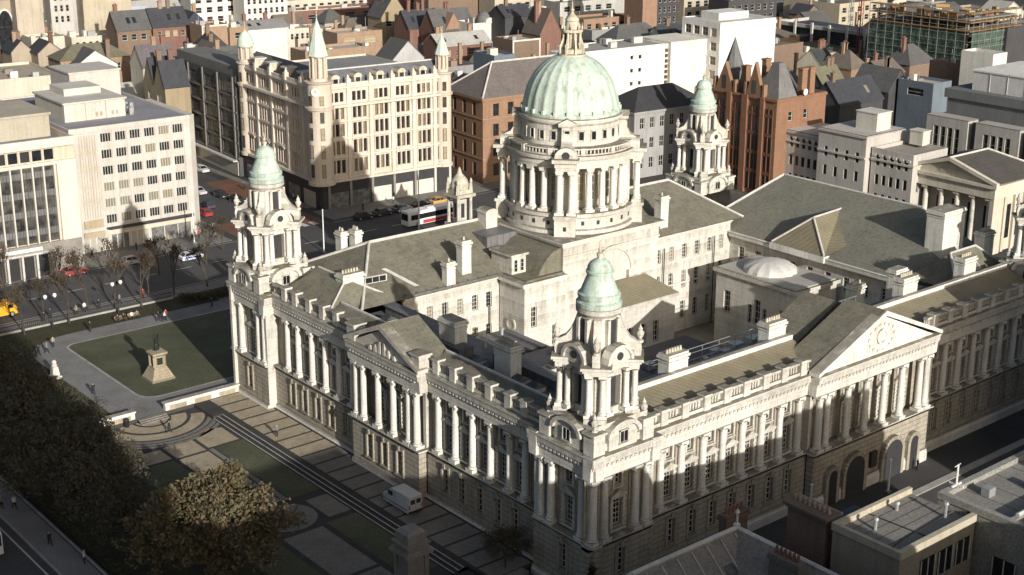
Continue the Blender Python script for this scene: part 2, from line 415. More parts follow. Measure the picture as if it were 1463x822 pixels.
def order_section(M, w, cols, wins, sv=0, parapet=True, hood=True, basewins=None, z0=-.3, ends=(0, 0), par=None, balu=True, storey=True):
    """one bay range of the two storey order; returns nothing, hangs its parts on CH"""
    par = par or CH
    bw = wins if basewins is None else basewins
    b = MB(); facade(b, M @ T(0, -.75), w, 1.75, ZS, [(u-.52, u+.52, 3.1, 6.0) for u in bw], .38)
    b.M = M; b.box(0, w, -.75, .4, ZS-.4, ZS-.02)
    for sx, u in ((-1, 0), (1, w)):
        b.box(u-.001 if sx > 0 else u, u+.001 if sx > 0 else u+.001, -.74, .3, z0, ZS-.05)
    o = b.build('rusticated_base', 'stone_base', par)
    b = MB(); b.M = M
    b.xprism([(.3, z0), (-1.1, z0), (-1.1, 1.3), (-.98, 1.5), (-.98, 1.75), (-.78, 1.78), (.3, 1.78)], 0, w); b.build('plinth', 'stone', par)
    b = MB(); b.M = M
    b.xprism([(.3, ZS-.01), (-.95, ZS-.01), (-1.12, ZS+.08), (-1.12, ZS+.2), (.3, ZS+.22)], -ends[0], w+ends[1])
    b.build('string_course', 'stone', par)
    if storey:
        b = MB()
        holes = []
        for u in wins: holes += [(u-.65, u+.65, 8.2, 11.2), (u-.475, u+.475, 12.72, 13.97)]
        facade(b, M @ T(0, sv), w, ZS, ZC+.3, holes, .37)
        b.M = M
        if sv == 0:
            for u in cols: b.box(u-.62, u+.62, -.17, -.002, ZS+.2, ZC)
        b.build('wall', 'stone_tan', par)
    b = MB(); b.M = M; b.xprism(ENT, -ends[0], w+ends[1])
    n = int(w/.62)
    for i in range(n): b.box(w*(i+.2)/n, w*(i+.7)/n, -1.06, -.89, ZC+1.22, ZC+1.5)
    b.build('cornice', 'stone', par)
    if parapet:
        b = MB(); b.M = M
        b.box(0, w, -.7, .1, ZT+.12, ZT+.5)
        b.box(0, w, -.62, .02, ZT+1.35, ZT+1.62)
        ped = [c for c in cols]
        for u in ped:
            b.box(u-.5, u+.5, -.86, .16, ZT+.1, ZT+1.7); b.box(u-.58, u+.58, -.93, .22, ZT+1.7, ZT+1.88)
        b.box(0, w, -.2, -.08, ZT+.5, ZT+1.35)
        k = int(w/.42)
        for i in range(k):
            u = (i+.5)*w/k
            if any(abs(u-c) < .62 for c in ped): continue
            if balu: b.lathe(u, -.36, [(.09, ZT+.5), (.13, ZT+.72), (.07, ZT+1.05), (.1, ZT+1.35)], 5)
        b.build('parapet', 'stone', par)
    for u in cols: place('column', COLM, par, M=M @ T(u, sv-.45 if sv == 0 else -.45))
    for u in wins:
        if storey:
            place('window', HW['tall'], par, M=M @ T(u, sv+.35, 8.2))
            place('attic_window', HW['small'], par, M=M @ T(u, sv+.35, 12.72))
    for u in bw: place('basement_window', HW['base'], par, M=M @ T(u, -.4, 3.1))

YC = D_/2
offs = [24.2, 21.6, 18.3, 15.1, 11.95, 8.8]
wino = [22.9, 19.95, 16.7, 13.5, 10.4]
pav_w = 9.4
# --- west front
XM, XP = 2.35, 1.2
order_section(Mw(XM, D_-pav_w), D_-pav_w-(YC+6.9), [D_-pav_w-(YC+o) for o in offs], [D_-pav_w-(YC+o) for o in wino])
order_section(Mw(XM, YC-6.9), (YC-6.9)-pav_w, [o-6.9 for o in offs[::-1]], [o-6.9 for o in wino[::-1]])
# --- south front
XC = 46.0
so = [34.7, 31.6, 28.3, 25.2, 22.1, 18.9, 15.8, 12.6]; sw = [(so[i]+so[i+1])/2 for i in range(7)]
xe = XC-11.1
order_section(Ms(8.9, XM), xe-8.9, [XC-o-8.9 for o in so], [XC-o-8.9 for o in sw])
order_section(Ms(XC+11.1, XM), xe-8.9, [o-11.1 for o in so[::-1]], [o-11.1 for o in sw[::-1]])
# --- corner pavilions: two faces each
pc = [.85, 2.35, 7.05, 8.55]
for (mx, my) in ((0, 0), (0, 1), (1, 0)):
    pv = pav_w; ps = 8.9
    x0 = 0 if mx == 0 else W_-ps; y1 = pv if my == 0 else D_
    if mx == 0: order_section(Mw(XP, y1), pv, pc, [pv/2], parapet=False)
    if my == 0: order_section(Ms(x0, XP), ps, [.85, 2.3, 6.6, 8.05], [ps/2], parapet=False)
    b = MB()
    if mx == 0:
        for M, w in ((Ms(XP-.75, y1-pv+.0) if my == 1 else None, 1.15), (Mn(XM, y1), 1.15)):
            pass
    # returns of the projecting pavilions
    if mx == 0 and my == 1:
        b.box(XP-.7, XM+.3, D_-pav_w-.02, D_-pav_w+.5, -.3, ZC+.1)
        b.M = Ms(0, D_-pav_w+.45); b.xprism(ENT, XP-1.2, XM); b.M = Matrix.Identity(4)
        b.build('pavilion_wall', 'stone', CH); b = MB(); b.box(0, ps, D_-1.2, D_-.7, -.3, ZT)
    if mx == 0 and my == 0:
        b.box(XP-.7, XM+.3, pav_w-.5, pav_w+.02, -.3, ZC+.1)
        b.M = Mn(XM, pav_w-.45); b.xprism(ENT, 0, XM-XP+1.2); b.M = Matrix.Identity(4); b.build('pavilion_wall', 'stone', CH); b = MB()
        b.box(ps-.5, ps+.02, XP-.7, XM+.3, -.3, ZC+.1)
        b.M = Me(ps-.45, 0); b.xprism(ENT, XP-1.2, XM); b.M = Matrix.Identity(4)
    if mx == 1:
        b.box(W_-ps-.02, W_-ps+.5, XP-.7, XM+.3, -.3, ZC+.1)
        b.build('pavilion_wall', 'stone', CH); b = MB(); b.box(W_-1.2, W_-.7, 0, pv, -.3, ZT)
    b.build('pavilion_wall', 'stone', CH)
    b = MB(); b.box(x0+.9, x0+ps-.6, y1-pv+.9, y1-.6, ZT-.3, ZT+.25)
    b.build('roof', 'flat_any', CH, color=(.3, .28, .22))
b = MB(); b.box(8.9, W_-8.9, D_-2.2, D_-1.4, -.3, ZT+.4); b.box(W_-2.2, W_-1.4, 9.4, D_-9.4, -.3, ZT+.4)
b.box(W_-9, W_-.6, D_-1.2, D_-.7, -.3, ZT); b.box(W_-1.2, W_-.7, D_-9, D_-.6, -.3, ZT)
b.build('wall', 'stone', CH)

# --- porticos
def portico(M, half, ucols, apex, depth, arches):
    p = MB(); p.M = M; w = half*2
    # floor slab, side piers and antae
    p.box(0, w, -.7, 1.2, ZS-.3, ZS-.03)
    for u0, u1 in ((0, .55), (w-.55, w)): p.box(u0, u1, .35, 1.3, ZS+.2, ZC-.002)
    root = p.build('portico', 'stone', CH)
    order_section(M, w, ucols, [(ucols[i]+ucols[i+1])/2 for i in range(1, len(ucols)-2)], sv=1.15, parapet=False, par=root,
                  basewins=[] if arches else [(ucols[i]+ucols[i+1])/2 for i in range(1, len(ucols)-2)], ends=(.5, .5))
    g = MB(); g.M = M
    zt = ZT+.05
    g.yprism([(.5, zt+.05), (w-.5, zt+.05), (half, apex-.7)], -.72, .2)
    n = math.hypot(half, apex-zt); nx, nz = -(apex-zt)/n, half/n
    for s in (-1, 1):      # raking cornices
        e = (half+s*(half+.75), zt-.15); a = (half, apex)
        t = .62
        g.yprism([(e[0], e[1]+.1), (a[0], a[1]-t), (a[0], a[1]), (e[0], e[1]+.55)][::s], -1.25, .2)
    # carved tympanum relief
    hh = apex-zt
    if arches:
        g.M = M @ T(half, -.72, zt+hh*.40) @ Matrix.Rotation(PI/2, 4, 'X')
        g.lathe(0, 0, [(.95, 0), (.95, .22), (.7, .26), (.66, .1), (.0, .1)], 18)
        g.M = M
        for k in range(14):
            a = 2*PI*k/14; rr = 1.75 if math.sin(a) < .6 else 1.5
            if hh*.40+rr*math.sin(a) < .25: continue
            g.cbox(half+rr*1.35*math.cos(a), -.79, .16, .1, zt+hh*.40+rr*math.sin(a)-.14, zt+hh*.40+rr*math.sin(a)+.14)
    else:
        for k, (du, hz) in enumerate(((-2.4, .7), (-1.3, 1.1), (-.45, 1.7), (.5, 1.8), (1.35, 1.1), (2.5, .7))):
            g.taper(half+du, -.85, .32, .14, zt+.08, .14, .1, zt+hz*.9)
    g.build('pediment', 'stone' if not arches else 'stone_clean', root)
    r = MB(); r.M = M
    for s in (-1, 1):
        e = (half+s*(half+.5), zt+.32); a = (half, apex+.02)
        r.yprism([e, a, (a[0], a[1]-.25), (e[0], e[1]-.25)][::s], -1.0, depth)
    r.yprism([(.3, zt), (w-.3, zt), (half, apex-.3)], depth-.5, depth-.1)
    r.build('roof', 'roof_slate', root)
    return root
pw = portico(Mw(XP-.05, YC+6.9), 6.9, [.7, 2.2, 5.35, 8.45, 11.6, 13.1], 20.9, 4.4, False)
for y in (YC-6.6, YC+6.6): b = MB(); b.cbox(1.1, y, .8, .8, ZT+.1, ZT+1.9); b.cbox(1.1, y, .95, .95, ZT+1.9, ZT+2.15); b.build('acroterion_block', 'stone', pw)
psou = portico(Ms(XC-11.1, XP-.05), 11.1, [.75, 2.15, 5.9, 9.35, 12.85, 16.3, 20.05, 21.45], 22.5, 4.6, True)
# ground arches of the south portico: dark openings with voussoirs
b = MB()
for xa, ra, zs in ((XC-3.7, 1.75, 3.4), (XC+3.7, 1.75, 3.4), (XC-7.9, .75, 3.8), (XC+7.9, .75, 3.8)):
    yb = XP-.05-.75
    pts = [(xa-ra, -.25), (xa+ra, -.25)]+[(xa+ra*math.cos(PI*k/12), zs+ra*math.sin(PI*k/12)) for k in range(13)]
    b.yprism(pts, yb-.52, yb-.03, 0)
    for k in range(13):
        a0 = PI*k/13; a1 = PI*(k+.85)/13; o = ra+.5
        b.yprism([(xa+ra*math.cos(a0), zs+ra*math.sin(a0)), (xa+o*math.cos(a0), zs+o*math.sin(a0)), (xa+o*math.cos(a1), zs+o*math.sin(a1)), (xa+ra*math.cos(a1), zs+ra*math.sin(a1))], yb-.6, yb-.02, 1)
    for sx in (-1, 1): b.box(xa+sx*(ra+.25)-.25, xa+sx*(ra+.25)+.25, yb-.56, yb-.02, -.2, zs-.002, 1)
b.box(XC-.55, XC+.55, XP-1.25, XP-.82, 2.6, 4.6, 0)
b.build('entrance_arch', ['dark_frame', 'stone_tan'], psou)

# --- corner turrets (4 alike; one is only half in view)
def turret_parts():
    P = {}
    b = MB(); z0 = ZT+.1
    b.cbox(0, 0, 3.35, 3.35, z0, 19.9); b.cbox(0, 0, 3.6, 3.6, z0, 17.9); b.cbox(0, 0, 3.6, 3.6, 19.5, 20.0)
    for sx in (-1, 1):
        for sy in (-1, 1):
            b.cbox(sx*3.35, sy*3.35, .75, .75, z0, 19.2); b.cbox(sx*3.35, sy*3.35, .9, .9, 19.2, 19.45)
    for k in range(4):
        M = RZ(k*PI/2); b.M = M
        # arched dormer on each face
        r = 1.75; n = 10
        outer = [(1.9, z0), (1.9, 18.5)]+[(r*1.08*math.cos(PI*i/n), 18.5+1.25*math.sin(PI*i/n)) for i in range(n+1)]+[(-1.9, 18.5), (-1.9, z0)]
        b.yprism(outer[::-1], -3.95, -3.0)
        for i in range(n):
            a0 = PI*i/n; a1 = PI*(i+1)/n
            b.yprism([(1.85*math.cos(a0), 18.5+1.2*math.sin(a0)), (2.3*math.cos(a0), 18.5+1.6*math.sin(a0)), (2.3*math.cos(a1), 18.5+1.6*math.sin(a1)), (1.85*math.cos(a1), 18.5+1.2*math.sin(a1))], -4.3, -3.1)
        # stage walls with an open bay
        for sx in (-1, 1): b.box(sx*1.6-.75, sx*1.6+.75, -2.45, -1.7, 20.0, 25.0)
        b.box(-.85, .85, -2.45, -1.7, 24.2, 25.0); b.box(-.85, .85, -2.3, -1.8, 20.0, 20.9)
    b.M = Matrix.Identity(4)
    for k in range(4):
        b.M = RZ(PI/4+k*PI/2)
        b.box(2.3, 3.2, -.62, .62, 20.0, 25.0); b.box(2.9, 4.35, -1.12, 1.12, 20.0, 20.5)
        # scroll buttress
        pts = [(1.8, 30.2), (2.15, 30.0), (2.4, 29.2), (2.75, 28.4), (3.2, 27.8), (3.8, 27.5), (4.25, 27.2), (4.35, 26.6), (4.25, 25.9), (3.6, 25.9), (3.55, 26.4), (3.2, 26.75), (2.6, 26.9), (2.0, 27.5)]
        b.add([(x, -.38, z) for x, z in pts]+[(x, .38, z) for x, z in pts],
              [tuple(range(14)), tuple(range(14, 28))[::-1]]+[(i, 14+i, 14+(i+1) % 14, (i+1) % 14) for i in range(14)])
    b.M = Matrix.Identity(4)
    # cornice with projecting corners
    for grow, za, zb in ((0, 24.98, 25.35), (.18, 25.35, 25.6), (.38, 25.6, 25.9)):
        pts = []
        for k in range(4):
            a = PI/4+k*PI/2
            for tt, rr in ((-1.15, 4.2), (1.15, 4.2)):
                r = rr+grow; t = tt+(grow if tt > 0 else -grow)
                pts.append((r*math.cos(a)-t*math.sin(a), r*math.sin(a)+t*math.cos(a)))
            an = a+PI/4; r = 2.75+grow
            for t in (-.9, .9): pts.append((r*math.cos(an)-t*math.sin(an), r*math.sin(an)+t*math.cos(an)))
        b.prism(pts, za, zb)
    # drum with openings (dark-coloured panels stand in for the unlit bays)
    b.lathe(0, 0, [(2.35, 25.85), (2.35, 26.5), (2.0, 26.7), (1.95, 30.1), (2.15, 30.35), (2.3, 30.5), (2.3, 30.95), (2.1, 31.0)], 24)
    for k in range(4):
        b.M = RZ(k*PI/2); n = 8
        b.yprism([(1.45*math.cos(PI*i/n), 25.88+1.5*math.sin(PI*i/n)) for i in range(n+1)][::-1], -3.2, -2.35)
        for i in range(8):
            a0 = PI*i/8; a1 = PI*(i+1)/8
            b.yprism([(1.4*math.cos(a0), 25.9+1.45*math.sin(a0)), (1.75*math.cos(a0), 25.9+1.8*math.sin(a0)), (1.75*math.cos(a1), 25.9+1.8*math.sin(a1)), (1.4*math.cos(a1), 25.9+1.45*math.sin(a1))], -3.4, -2.3)
        for sx in (-1, 1): b.box(sx*.62-.17, sx*.62+.17, -2.25, -1.7, 26.6, 30.0)
    P['body'] = b.mesh('corner_turret', ['stone'])
    c = MB()
    c.lathe(0, 0, [(2.1, 31.0), (2.3, 31.02), (2.3, 31.45), (2.0, 31.62), (1.98, 31.85), (2.14, 31.9), (2.14, 32.3), (1.9, 32.42), (1.72, 32.95), (1.45, 33.6), (1.24, 34.1), (1.2, 34.3), (1.38, 34.34), (1.38, 34.55), (1.24, 34.6), (1.22, 34.95), (1.05, 35.3), (.65, 35.6), (.25, 35.75), (.2, 35.9)], 16, sm=True)
    P['cupola'] = c.mesh('copper_cupola', ['copper_small'])
    c = MB(); c.lathe(0, 0, [(.2, 35.85), (.34, 36.05), (.34, 36.25), (.14, 36.4), (.22, 36.6), (.07, 36.8), (.03, 37.5)], 8); P['finial'] = c.mesh('finial', ['stone_gold'])
    P['column'] = column_mesh(.33, 20.45, 25.0, 10, False).mesh('column', ['stone_clean'])
    u = MB(); u.lathe(0, 0, [(.34, 0), (.34, .25), (.14, .35), (.36, .8), (.4, 1.05), (.2, 1.3), (.26, 1.42), (.06, 1.75), (.02, 1.95)], 8); P['urn'] = u.mesh('urn', ['stone'])
    d = MB()
    d.box(-.5, .5, -.1, .0, 0, 1.15, 1)
    for x in (-.62, .5): d.box(x, x+.12, -.16, .02, -.1, 1.25, 0)
    d.box(-.62, .62, -.16, .02, 1.152, 1.28, 0); d.box(-.7, .7, -.2, .02, -.25, -.102, 0); d.box(-.03, .03, -.13, -.101, 0, 1.15, 0)
    P['window'] = d.mesh('window', ['stone', 'glass_dark'])
    v = MB(); v.box(-.44, .44, -.1, .0, 0, 2.9, 0); P['opening'] = v.mesh('louvre', ['dark_frame'])  # flat panel coloured dark for the unlit drum opening
    v = MB(); v.box(-.84, .84, -.05, 0, 0, 3.3, 0); P['bay'] = v.mesh('belfry_opening', ['dark_frame'])  # dark sheet closes the bay in place of its unlit inside
    v = MB(); v.M = Matrix.Rotation(PI/2, 4, 'X'); v.lathe(0, 0, [(.42, 0), (.42, .06)], 12); P['oculus'] = v.mesh('oculus', ['dark_frame'])
    return P
TP = turret_parts()
TX, TY = 4.4, 4.4
for (x, y) in ((TX, TY), (TX, D_-TY), (W_-TX, D_-TY), (W_-TX, TY)):
    t = place('corner_turret', TP['body'], CH, (x, y, 0))
    place('copper_cupola', TP['cupola'], t); place('finial', TP['finial'], t)
    for k in range(4):
        M = RZ(PI/4+k*PI/2)
        for s in (-1, 1): place('column', TP['column'], t, M=M @ T(3.75, s*.68))
        place('urn', TP['urn'], t, M=M @ T(4.15, 0, 27.2))
        place('urn', TP['urn'], t, M=M @ T(4.75, 0, 19.4))
        M = RZ(k*PI/2)
        for s in (-1, 1): place('column', TP['column'], t, M=M @ T(s*1.25, -2.85))
        place('window', TP['window'], t, M=M @ T(0, -3.96, 17.75))
        place('louvre', TP['opening'], t, M=M @ T(0, -1.93, 27.0))
        place('belfry_opening', TP['bay'], t, M=M @ T(0, -1.72, 20.9))
        place('oculus', TP['oculus'], t, M=M @ T(0, -3.2, 26.5))

# --- the central dome
DX, DY = 46.0, 55.8
dm = MB(); dm.M = T(DX, DY)
facade(dm, T(-9.2, -9.2), 18.4, 1, 21.4, [(5.7, 12.7, 8.5, 15.6)], .9)
facade(dm, T(-9.2, 9.2) @ RZ(-PI/2), 18.4, 1, 21.4, [(8.2, 10.2, 13.5, 16.5)], .5)
dm.add([(9.2,-9.2,1),(9.2,9.2,1),(9.2,9.2,21.4),(9.2,-9.2,21.4)], [(0,1,2,3)]); dm.add([(9.2,9.2,1),(-9.2,9.2,1),(-9.2,9.2,21.4),(9.2,9.2,21.4)], [(0,1,2,3)])
# half round head of the big lunette
vs = []; 
for i in range(15):
    a = PI*i/14; vs += [(3.5*math.cos(a), -9.2, 15.6+3.5*math.sin(a)), (4.1*math.cos(a), -9.2, 15.6+4.1*math.sin(a))]
dm.M = T(DX, DY)
for i in range(14):
    a0 = PI*i/14; a1 = PI*(i+1)/14
    dm.yprism([(3.55*math.cos(a0), 15.6+3.55*math.sin(a0)), (4.15*math.cos(a0), 15.6+4.15*math.sin(a0)), (4.15*math.cos(a1), 15.6+4.15*math.sin(a1)), (3.55*math.cos(a1), 15.6+3.55*math.sin(a1))], -9.5, -9.17)
for grow, za, zb in ((.12, 19.4, 19.7), (.2, 20.9, 21.2), (.5, 21.2, 21.5), (.65, 21.5, 21.8)): dm.cbox(0, 0, 9.2+grow, 9.2+grow, za, zb)
dm.lathe(0, 0, [(9.3, 21.8), (9.3, 22.3), (8.9, 22.5), (8.9, 24.0), (9.3, 24.2), (9.3, 24.7), (7.0, 24.75)], 64)
for k in range(4):
    dm.M = T(DX, DY) @ RZ(PI/4+k*PI/2)
    dm.box(8.2, 10.5, -1.45, 1.45, 21.8, 24.3); dm.box(8.0, 10.7, -1.6, 1.6, 24.3, 24.72)
    dm.box(6.3, 8.6, -.8, .8, 24.72, 31.1)
    dm.box(6.5, 10.3, -1.35, 1.35, 31.0, 31.5); dm.box(6.5, 10.45, -1.5, 1.5, 31.5, 32.2); dm.box(6.5, 10.9, -1.85, 1.85, 32.2, 32.7)
    n = 8      # curved pediment on top of each aedicule
    pts = [(1.6*math.cos(PI*i/n), 32.7+1.5*math.sin(PI*i/n)) for i in range(n+1)]
    dm.add([(9.9, y, z) for y, z in pts]+[(7.2, y, z) for y, z in pts], [tuple(range(9)), tuple(range(9, 18))[::-1]]+[(i, 9+i, 10+i, i+1) for i in range(8)])
    # scroll buttress up the attic drum with its own small pediment
    pts = [(6.4, 37.2), (7.9, 37.2), (7.9, 36.0), (8.05, 35.2), (8.5, 34.5), (9.2, 34.2), (9.6, 33.8), (9.6, 33.3), (6.4, 33.3)]
    dm.add([(x, -.75, z) for x, z in pts]+[(x, .75, z) for x, z in pts], [tuple(range(9))[::-1], tuple(range(9, 18))]+[(i, (i+1) % 9, 9+(i+1) % 9, 9+i) for i in range(9)])
    dm.box(6.5, 8.2, -1.2, 1.2, 36.7, 37.15)
    dm.add([(8.3,-1.3,37.15),(8.3,1.3,37.15),(8.3,0,37.8),(6.5,-1.3,37.15),(6.5,1.3,37.15),(6.5,0,37.8)], [(0,1,2),(1,4,5,2),(0,2,5,3)])
dm.M = T(DX, DY)
dm.lathe(0, 0, [(6.25, 24.7), (6.25, 31.0)], 48)
dm.lathe(0, 0, [(8.6, 31.0), (8.6, 31.45), (8.7, 31.45), (8.7, 32.1), (9.1, 32.25), (9.25, 32.65), (9.25, 32.8), (7.0, 32.85)], 64)
dm.lathe(0, 0, [(7.05, 32.8), (7.05, 36.6), (7.2, 36.75), (7.3, 36.9), (7.45, 37.2), (7.45, 37.45), (6.9, 37.6)], 64)
DOME = dm.build('dome_tower', 'stone', CH)
lu = MB(); lu.M = T(DX, DY-9.2)
lu.yprism([(3.5*math.cos(PI*i/14), 15.6+3.5*math.sin(PI*i/14)) for i in range(15)][::-1], -.22, -.02)
lu.box(-3.4, 3.4, .5, .7, 8.5, 15.6)
for a in range(1, 6): lu.tube((0, -.26, 15.65), (3.5*math.cos(PI*a/6), -.26, 15.6+3.5*math.sin(PI*a/6)), .07, n=4, mi=1)
lu.build('lunette_window', ['plaster', 'white_frame'], DOME)
# peristyle columns and the bays between
dcol = column_mesh(.46, 24.72, 31.0, 14).mesh('column', ['stone_clean'])
for k in range(4):
    a = PI/4+k*PI/2
    for s in (-1, 1): place('column', dcol, DOME, M=T(DX, DY) @ RZ(a) @ T(9.6, s*.85))
    for s in (-1, 1): place('column', dcol, DOME, M=T(DX, DY) @ RZ(a+s*.145) @ T(7.9, 0))
    for j in range(1, 5): place('column', dcol, DOME, M=T(DX, DY) @ RZ(a+.145+j*(PI/2-.29)/5) @ T(8.0, 0))
bw = MB(); bw.box(-.55, .55, -.06, .06, 0, 3.6, 0)
for z in (0, 1.2, 2.4, 3.5): bw.box(-.55, .55, -.1, -.061, z, z+.09, 1)
for x in (-.62, .5): bw.box(x, x+.12, -.14, .0, -.1, 3.75, 1)
bwm = bw.mesh('window', ['glass_blind', 'stone'])
aw = MB(); aw.box(-.33, .33, -.05, .1, 0, 1.15, 0)
for x in (-.45, .33): aw.box(x, x+.12, -.12, .1, -.1, 1.25, 1)
aw.box(-.45, .45, -.12, .1, 1.152, 1.28, 1); aw.box(-.5, .5, -.16, .1, -.22, -.102, 1)
awm = aw.mesh('attic_window', ['glass_dark', 'stone'])
vw = MB(); vw.box(-.22, .22, -.04, .1, 0, .6, 0); vwm = vw.mesh('vent', ['dark_frame'])
for k in range(4):
    for j in range(5):
        a = PI/4+k*PI/2+.145+(j+.5)*(PI/2-.29)/5
        M = T(DX, DY) @ RZ(a+PI/2)
        place('window', bwm, DOME, M=M @ T(0, -6.27, 25.9))
        place('attic_window', awm, DOME, M=M @ T(0, -7.05, 34.7))
        place('vent', vwm, DOME, M=M @ T(0, -8.9, 23.0))
    place('attic_window', awm, DOME, M=T(DX, DY) @ RZ(PI/4+k*PI/2+PI/2) @ T(0, -7.9, 35.0))
    place('vent', vwm, DOME, M=T(DX, DY) @ RZ(PI/4+k*PI/2+PI/2) @ T(0, -10.5, 22.6))
    M = T(DX, DY) @ RZ(PI/4+k*PI/2+PI/2) @ T(0, -9.92, 33.1)
    v = MB(); v.M = Matrix.Rotation(PI/2, 4, 'X'); v.lathe(0, 0, [(.55, 0), (.55, .05)], 12)
    place('oculus', v.mesh('oculus', ['dark_frame']), DOME, M=M)
# balustrade ring
br = MB(); br.M = T(DX, DY)
n = 96
for za, zb, r0, r1 in ((32.85, 33.05, 8.75, 8.35), (33.65, 33.82, 8.8, 8.3)):
    br.lathe(0, 0, [(r1, za), (r0, za), (r0, zb), (r1, zb)], 64, sm=False)
for i in range(n):
    a = 2*PI*i/n
    if i % 8 == 0: br.M = T(DX, DY) @ RZ(a); br.box(8.25, 8.9, -.3, .3, 32.85, 33.9)
    else: br.M = T(DX, DY) @ RZ(a); br.box(8.5, 8.66, -.08, .08, 33.05, 33.65)
br.build('balustrade', 'stone', DOME)
# ribbed copper shell
cd = MB(); NS = 168; prof = []
for i in range(19):
    t = i/18; a = t*PI/2*.87
    prof.append((6.75*math.cos(a)**.93, 37.55+7.95*math.sin(a)/math.sin(PI/2*.87)))
vs = []; fs = []
for r, z in prof:
    for i in range(NS):
        a = 2*PI*i/NS; k = i % 7
        rr = r*(1+(.02 if k == 0 else (.012 if k in (1, 6) else -.004)))
        vs.append((rr*math.cos(a), rr*math.sin(a), z))
for j in range(len(prof)-1):
    for i in range(NS):
        i2 = (i+1) % NS; fs.append((j*NS+i, j*NS+i2, (j+1)*NS+i2, (j+1)*NS+i))
cd.M = T(DX, DY); cd.add(vs, fs, 0, True)
cd.lathe(0, 0, [(7.0, 37.45), (7.1, 37.65), (7.1, 37.95), (6.85, 38.1), (6.6, 38.15)], 72)
for i in range(24):
    a = 2*PI*i/24; cd.M = T(DX, DY) @ RZ(a); cd.box(6.8, 7.15, -.16, .16, 37.9, 38.5)
cd.build('copper_dome', 'copper', DOME)
# lantern
ln = MB(); ln.M = T(DX, DY)
ln.lathe(0, 0, [(1.75, 45.1), (2.0, 45.3), (2.0, 45.6), (1.6, 45.7), (1.6, 46.3), (1.45, 46.4)], 24)
for i in range(8):
    a = PI/8+i*PI/4; ln.M = T(DX, DY) @ RZ(a)
    ln.box(1.5, 1.85, -.14, .14, 45.6, 46.9); ln.lathe(1.25, 0, [(.17, 46.3), (.14, 48.6)], 8)
    ln.add([(1.9,-.1,46.4),(1.2,-.1,48.3),(1.2,-.1,46.4),(1.9,.1,46.4),(1.2,.1,48.3),(1.2,.1,46.4)], [(0,2,1),(3,4,5),(0,1,4,3)])
ln.M = T(DX, DY)
ln.lathe(0, 0, [(.75, 46.3), (.75, 48.6)], 12); ln.lathe(0, 0, [(1.5, 48.6), (1.55, 48.8), (1.5, 49.0), (1.1, 49.05), (1.0, 49.6), (.9, 50.1), (1.0, 50.2), (.95, 50.4), (.6, 50.8), (.3, 51.1), (.2, 51.4), (.3, 51.6), (.12, 51.9), (.05, 52.9)], 16)
for i in range(8):
    a = i*PI/4; ln.M = T(DX, DY) @ RZ(a); ln.lathe(1.4, 0, [(.12, 49.0), (.14, 49.3), (.05, 49.6), (.02, 49.9)], 6)
ln.build('lantern', 'stone_gold', DOME)
# vestibule block in front of the dome and stair bay beside it
b = MB(); facade(b, T(41.4, 42.3), 13.3, 1, 11.6, [(1.2+i*2.6, 2.3+i*2.6, 5.4, 8.6) for i in range(4)], .35)
facade(b, T(41.4, 46.5) @ RZ(-PI/2), 4.2, 1, 11.6, [], .3)
b.add([(54.7,42.3,1),(54.7,46.5,1),(54.7,46.5,11.6),(54.7,42.3,11.6)], [(0,1,2,3)])
b.box(41.0, 55.1, 41.9, 46.5, 11.6, 12.1); b.box(41.3, 54.8, 42.1, 42.32, 4.6, 4.95)
vb = b.build('vestibule', 'stone', CH)
b = MB(); b.add([(41.2,42.0,12.1),(55.0,42.0,12.1),(52.6,46.5,14.3),(43.4,46.5,14.3),(55.0,46.5,12.1),(41.2,46.5,12.1)], [(0,1,2,3),(1,4,2),(0,3,5)]); b.build('roof', 'roof_ribbed', vb)
for i in range(4): place('window', window_mesh(1.1, 3.2, 'arch', 'white_frame', 'glass_dark', 2, 4), vb, M=T(43.15+i*2.6, 42.62, 5.4))
sb = MB(); facade(sb, T(29.4, 45.9), 7.3, 1, 17.0, [(1.2, 2.2, 11.0, 13.9), (5.0, 6.0, 7.6, 10.6), (5.0, 6.0, 2.2, 5.4), (1.3, 2.1, 6.4, 7.8), (1.3, 2.1, 3.2, 4.6)], .3)
facade(sb, T(29.4, 51.2) @ RZ(-PI/2), 5.3, 1, 17.0, [(1.9, 3.3, 10.4, 11.8)], .3)
sb.box(28.9, 36.8, 45.5, 51.2, 17.0, 17.5)
so_ = sb.build('stair_bay', 'stone', CH)
for u, z, w, h in ((30.9+.2, 11.0, 1.0, 2.9), (34.9, 7.6, 1.0, 3.0), (34.9, 2.2, 1.0, 3.2)): place('window', window_mesh(w, h, 'arch', 'white_frame', 'glass_dark', 2, 4), so_, M=T(u, 46.18, z))
for z in (6.4, 3.2): place('window', window_mesh(.8, 1.4, 'sash', 'white_frame', 'glass_dark', 2, 2), so_, M=T(31.1, 46.18, z))
v = MB(); v.M = Matrix.Rotation(PI/2, 4, 'X'); v.lathe(0, 0, [(.95, 0), (.95, .2), (.65, .2), (.65, .12), (0, .12)], 16)
place('round_window', v.mesh('round_window', ['stone']), so_, M=T(29.4, 48.6, 11.1) @ RZ(-PI/2))
b = MB(); b.box(30, 36.7, 46.2, 51.0, 17.5, 17.7)
b.yprism([(32.6, 17.5), (36.7, 17.5), (36.7, 21.0), (35.2, 20.6), (33.9, 19.6), (33.0, 18.4)], 46.9, 56)
b.build('roof', 'roof_slate', so_)
b = MB(); b.box(30.2, 32.7, 49.6, 54, 17.5, 20.2); b.box(29.9, 33, 49.3, 54.2, 20.2, 20.5)
dn = b.build('dormer', 'stone', CH)
for x in (30.9, 32.0): place('window', window_mesh(.55, 1.7, 'sash', 'white_frame', 'glass_dark', 1, 3), dn, M=T(x, 49.56, 18.0))

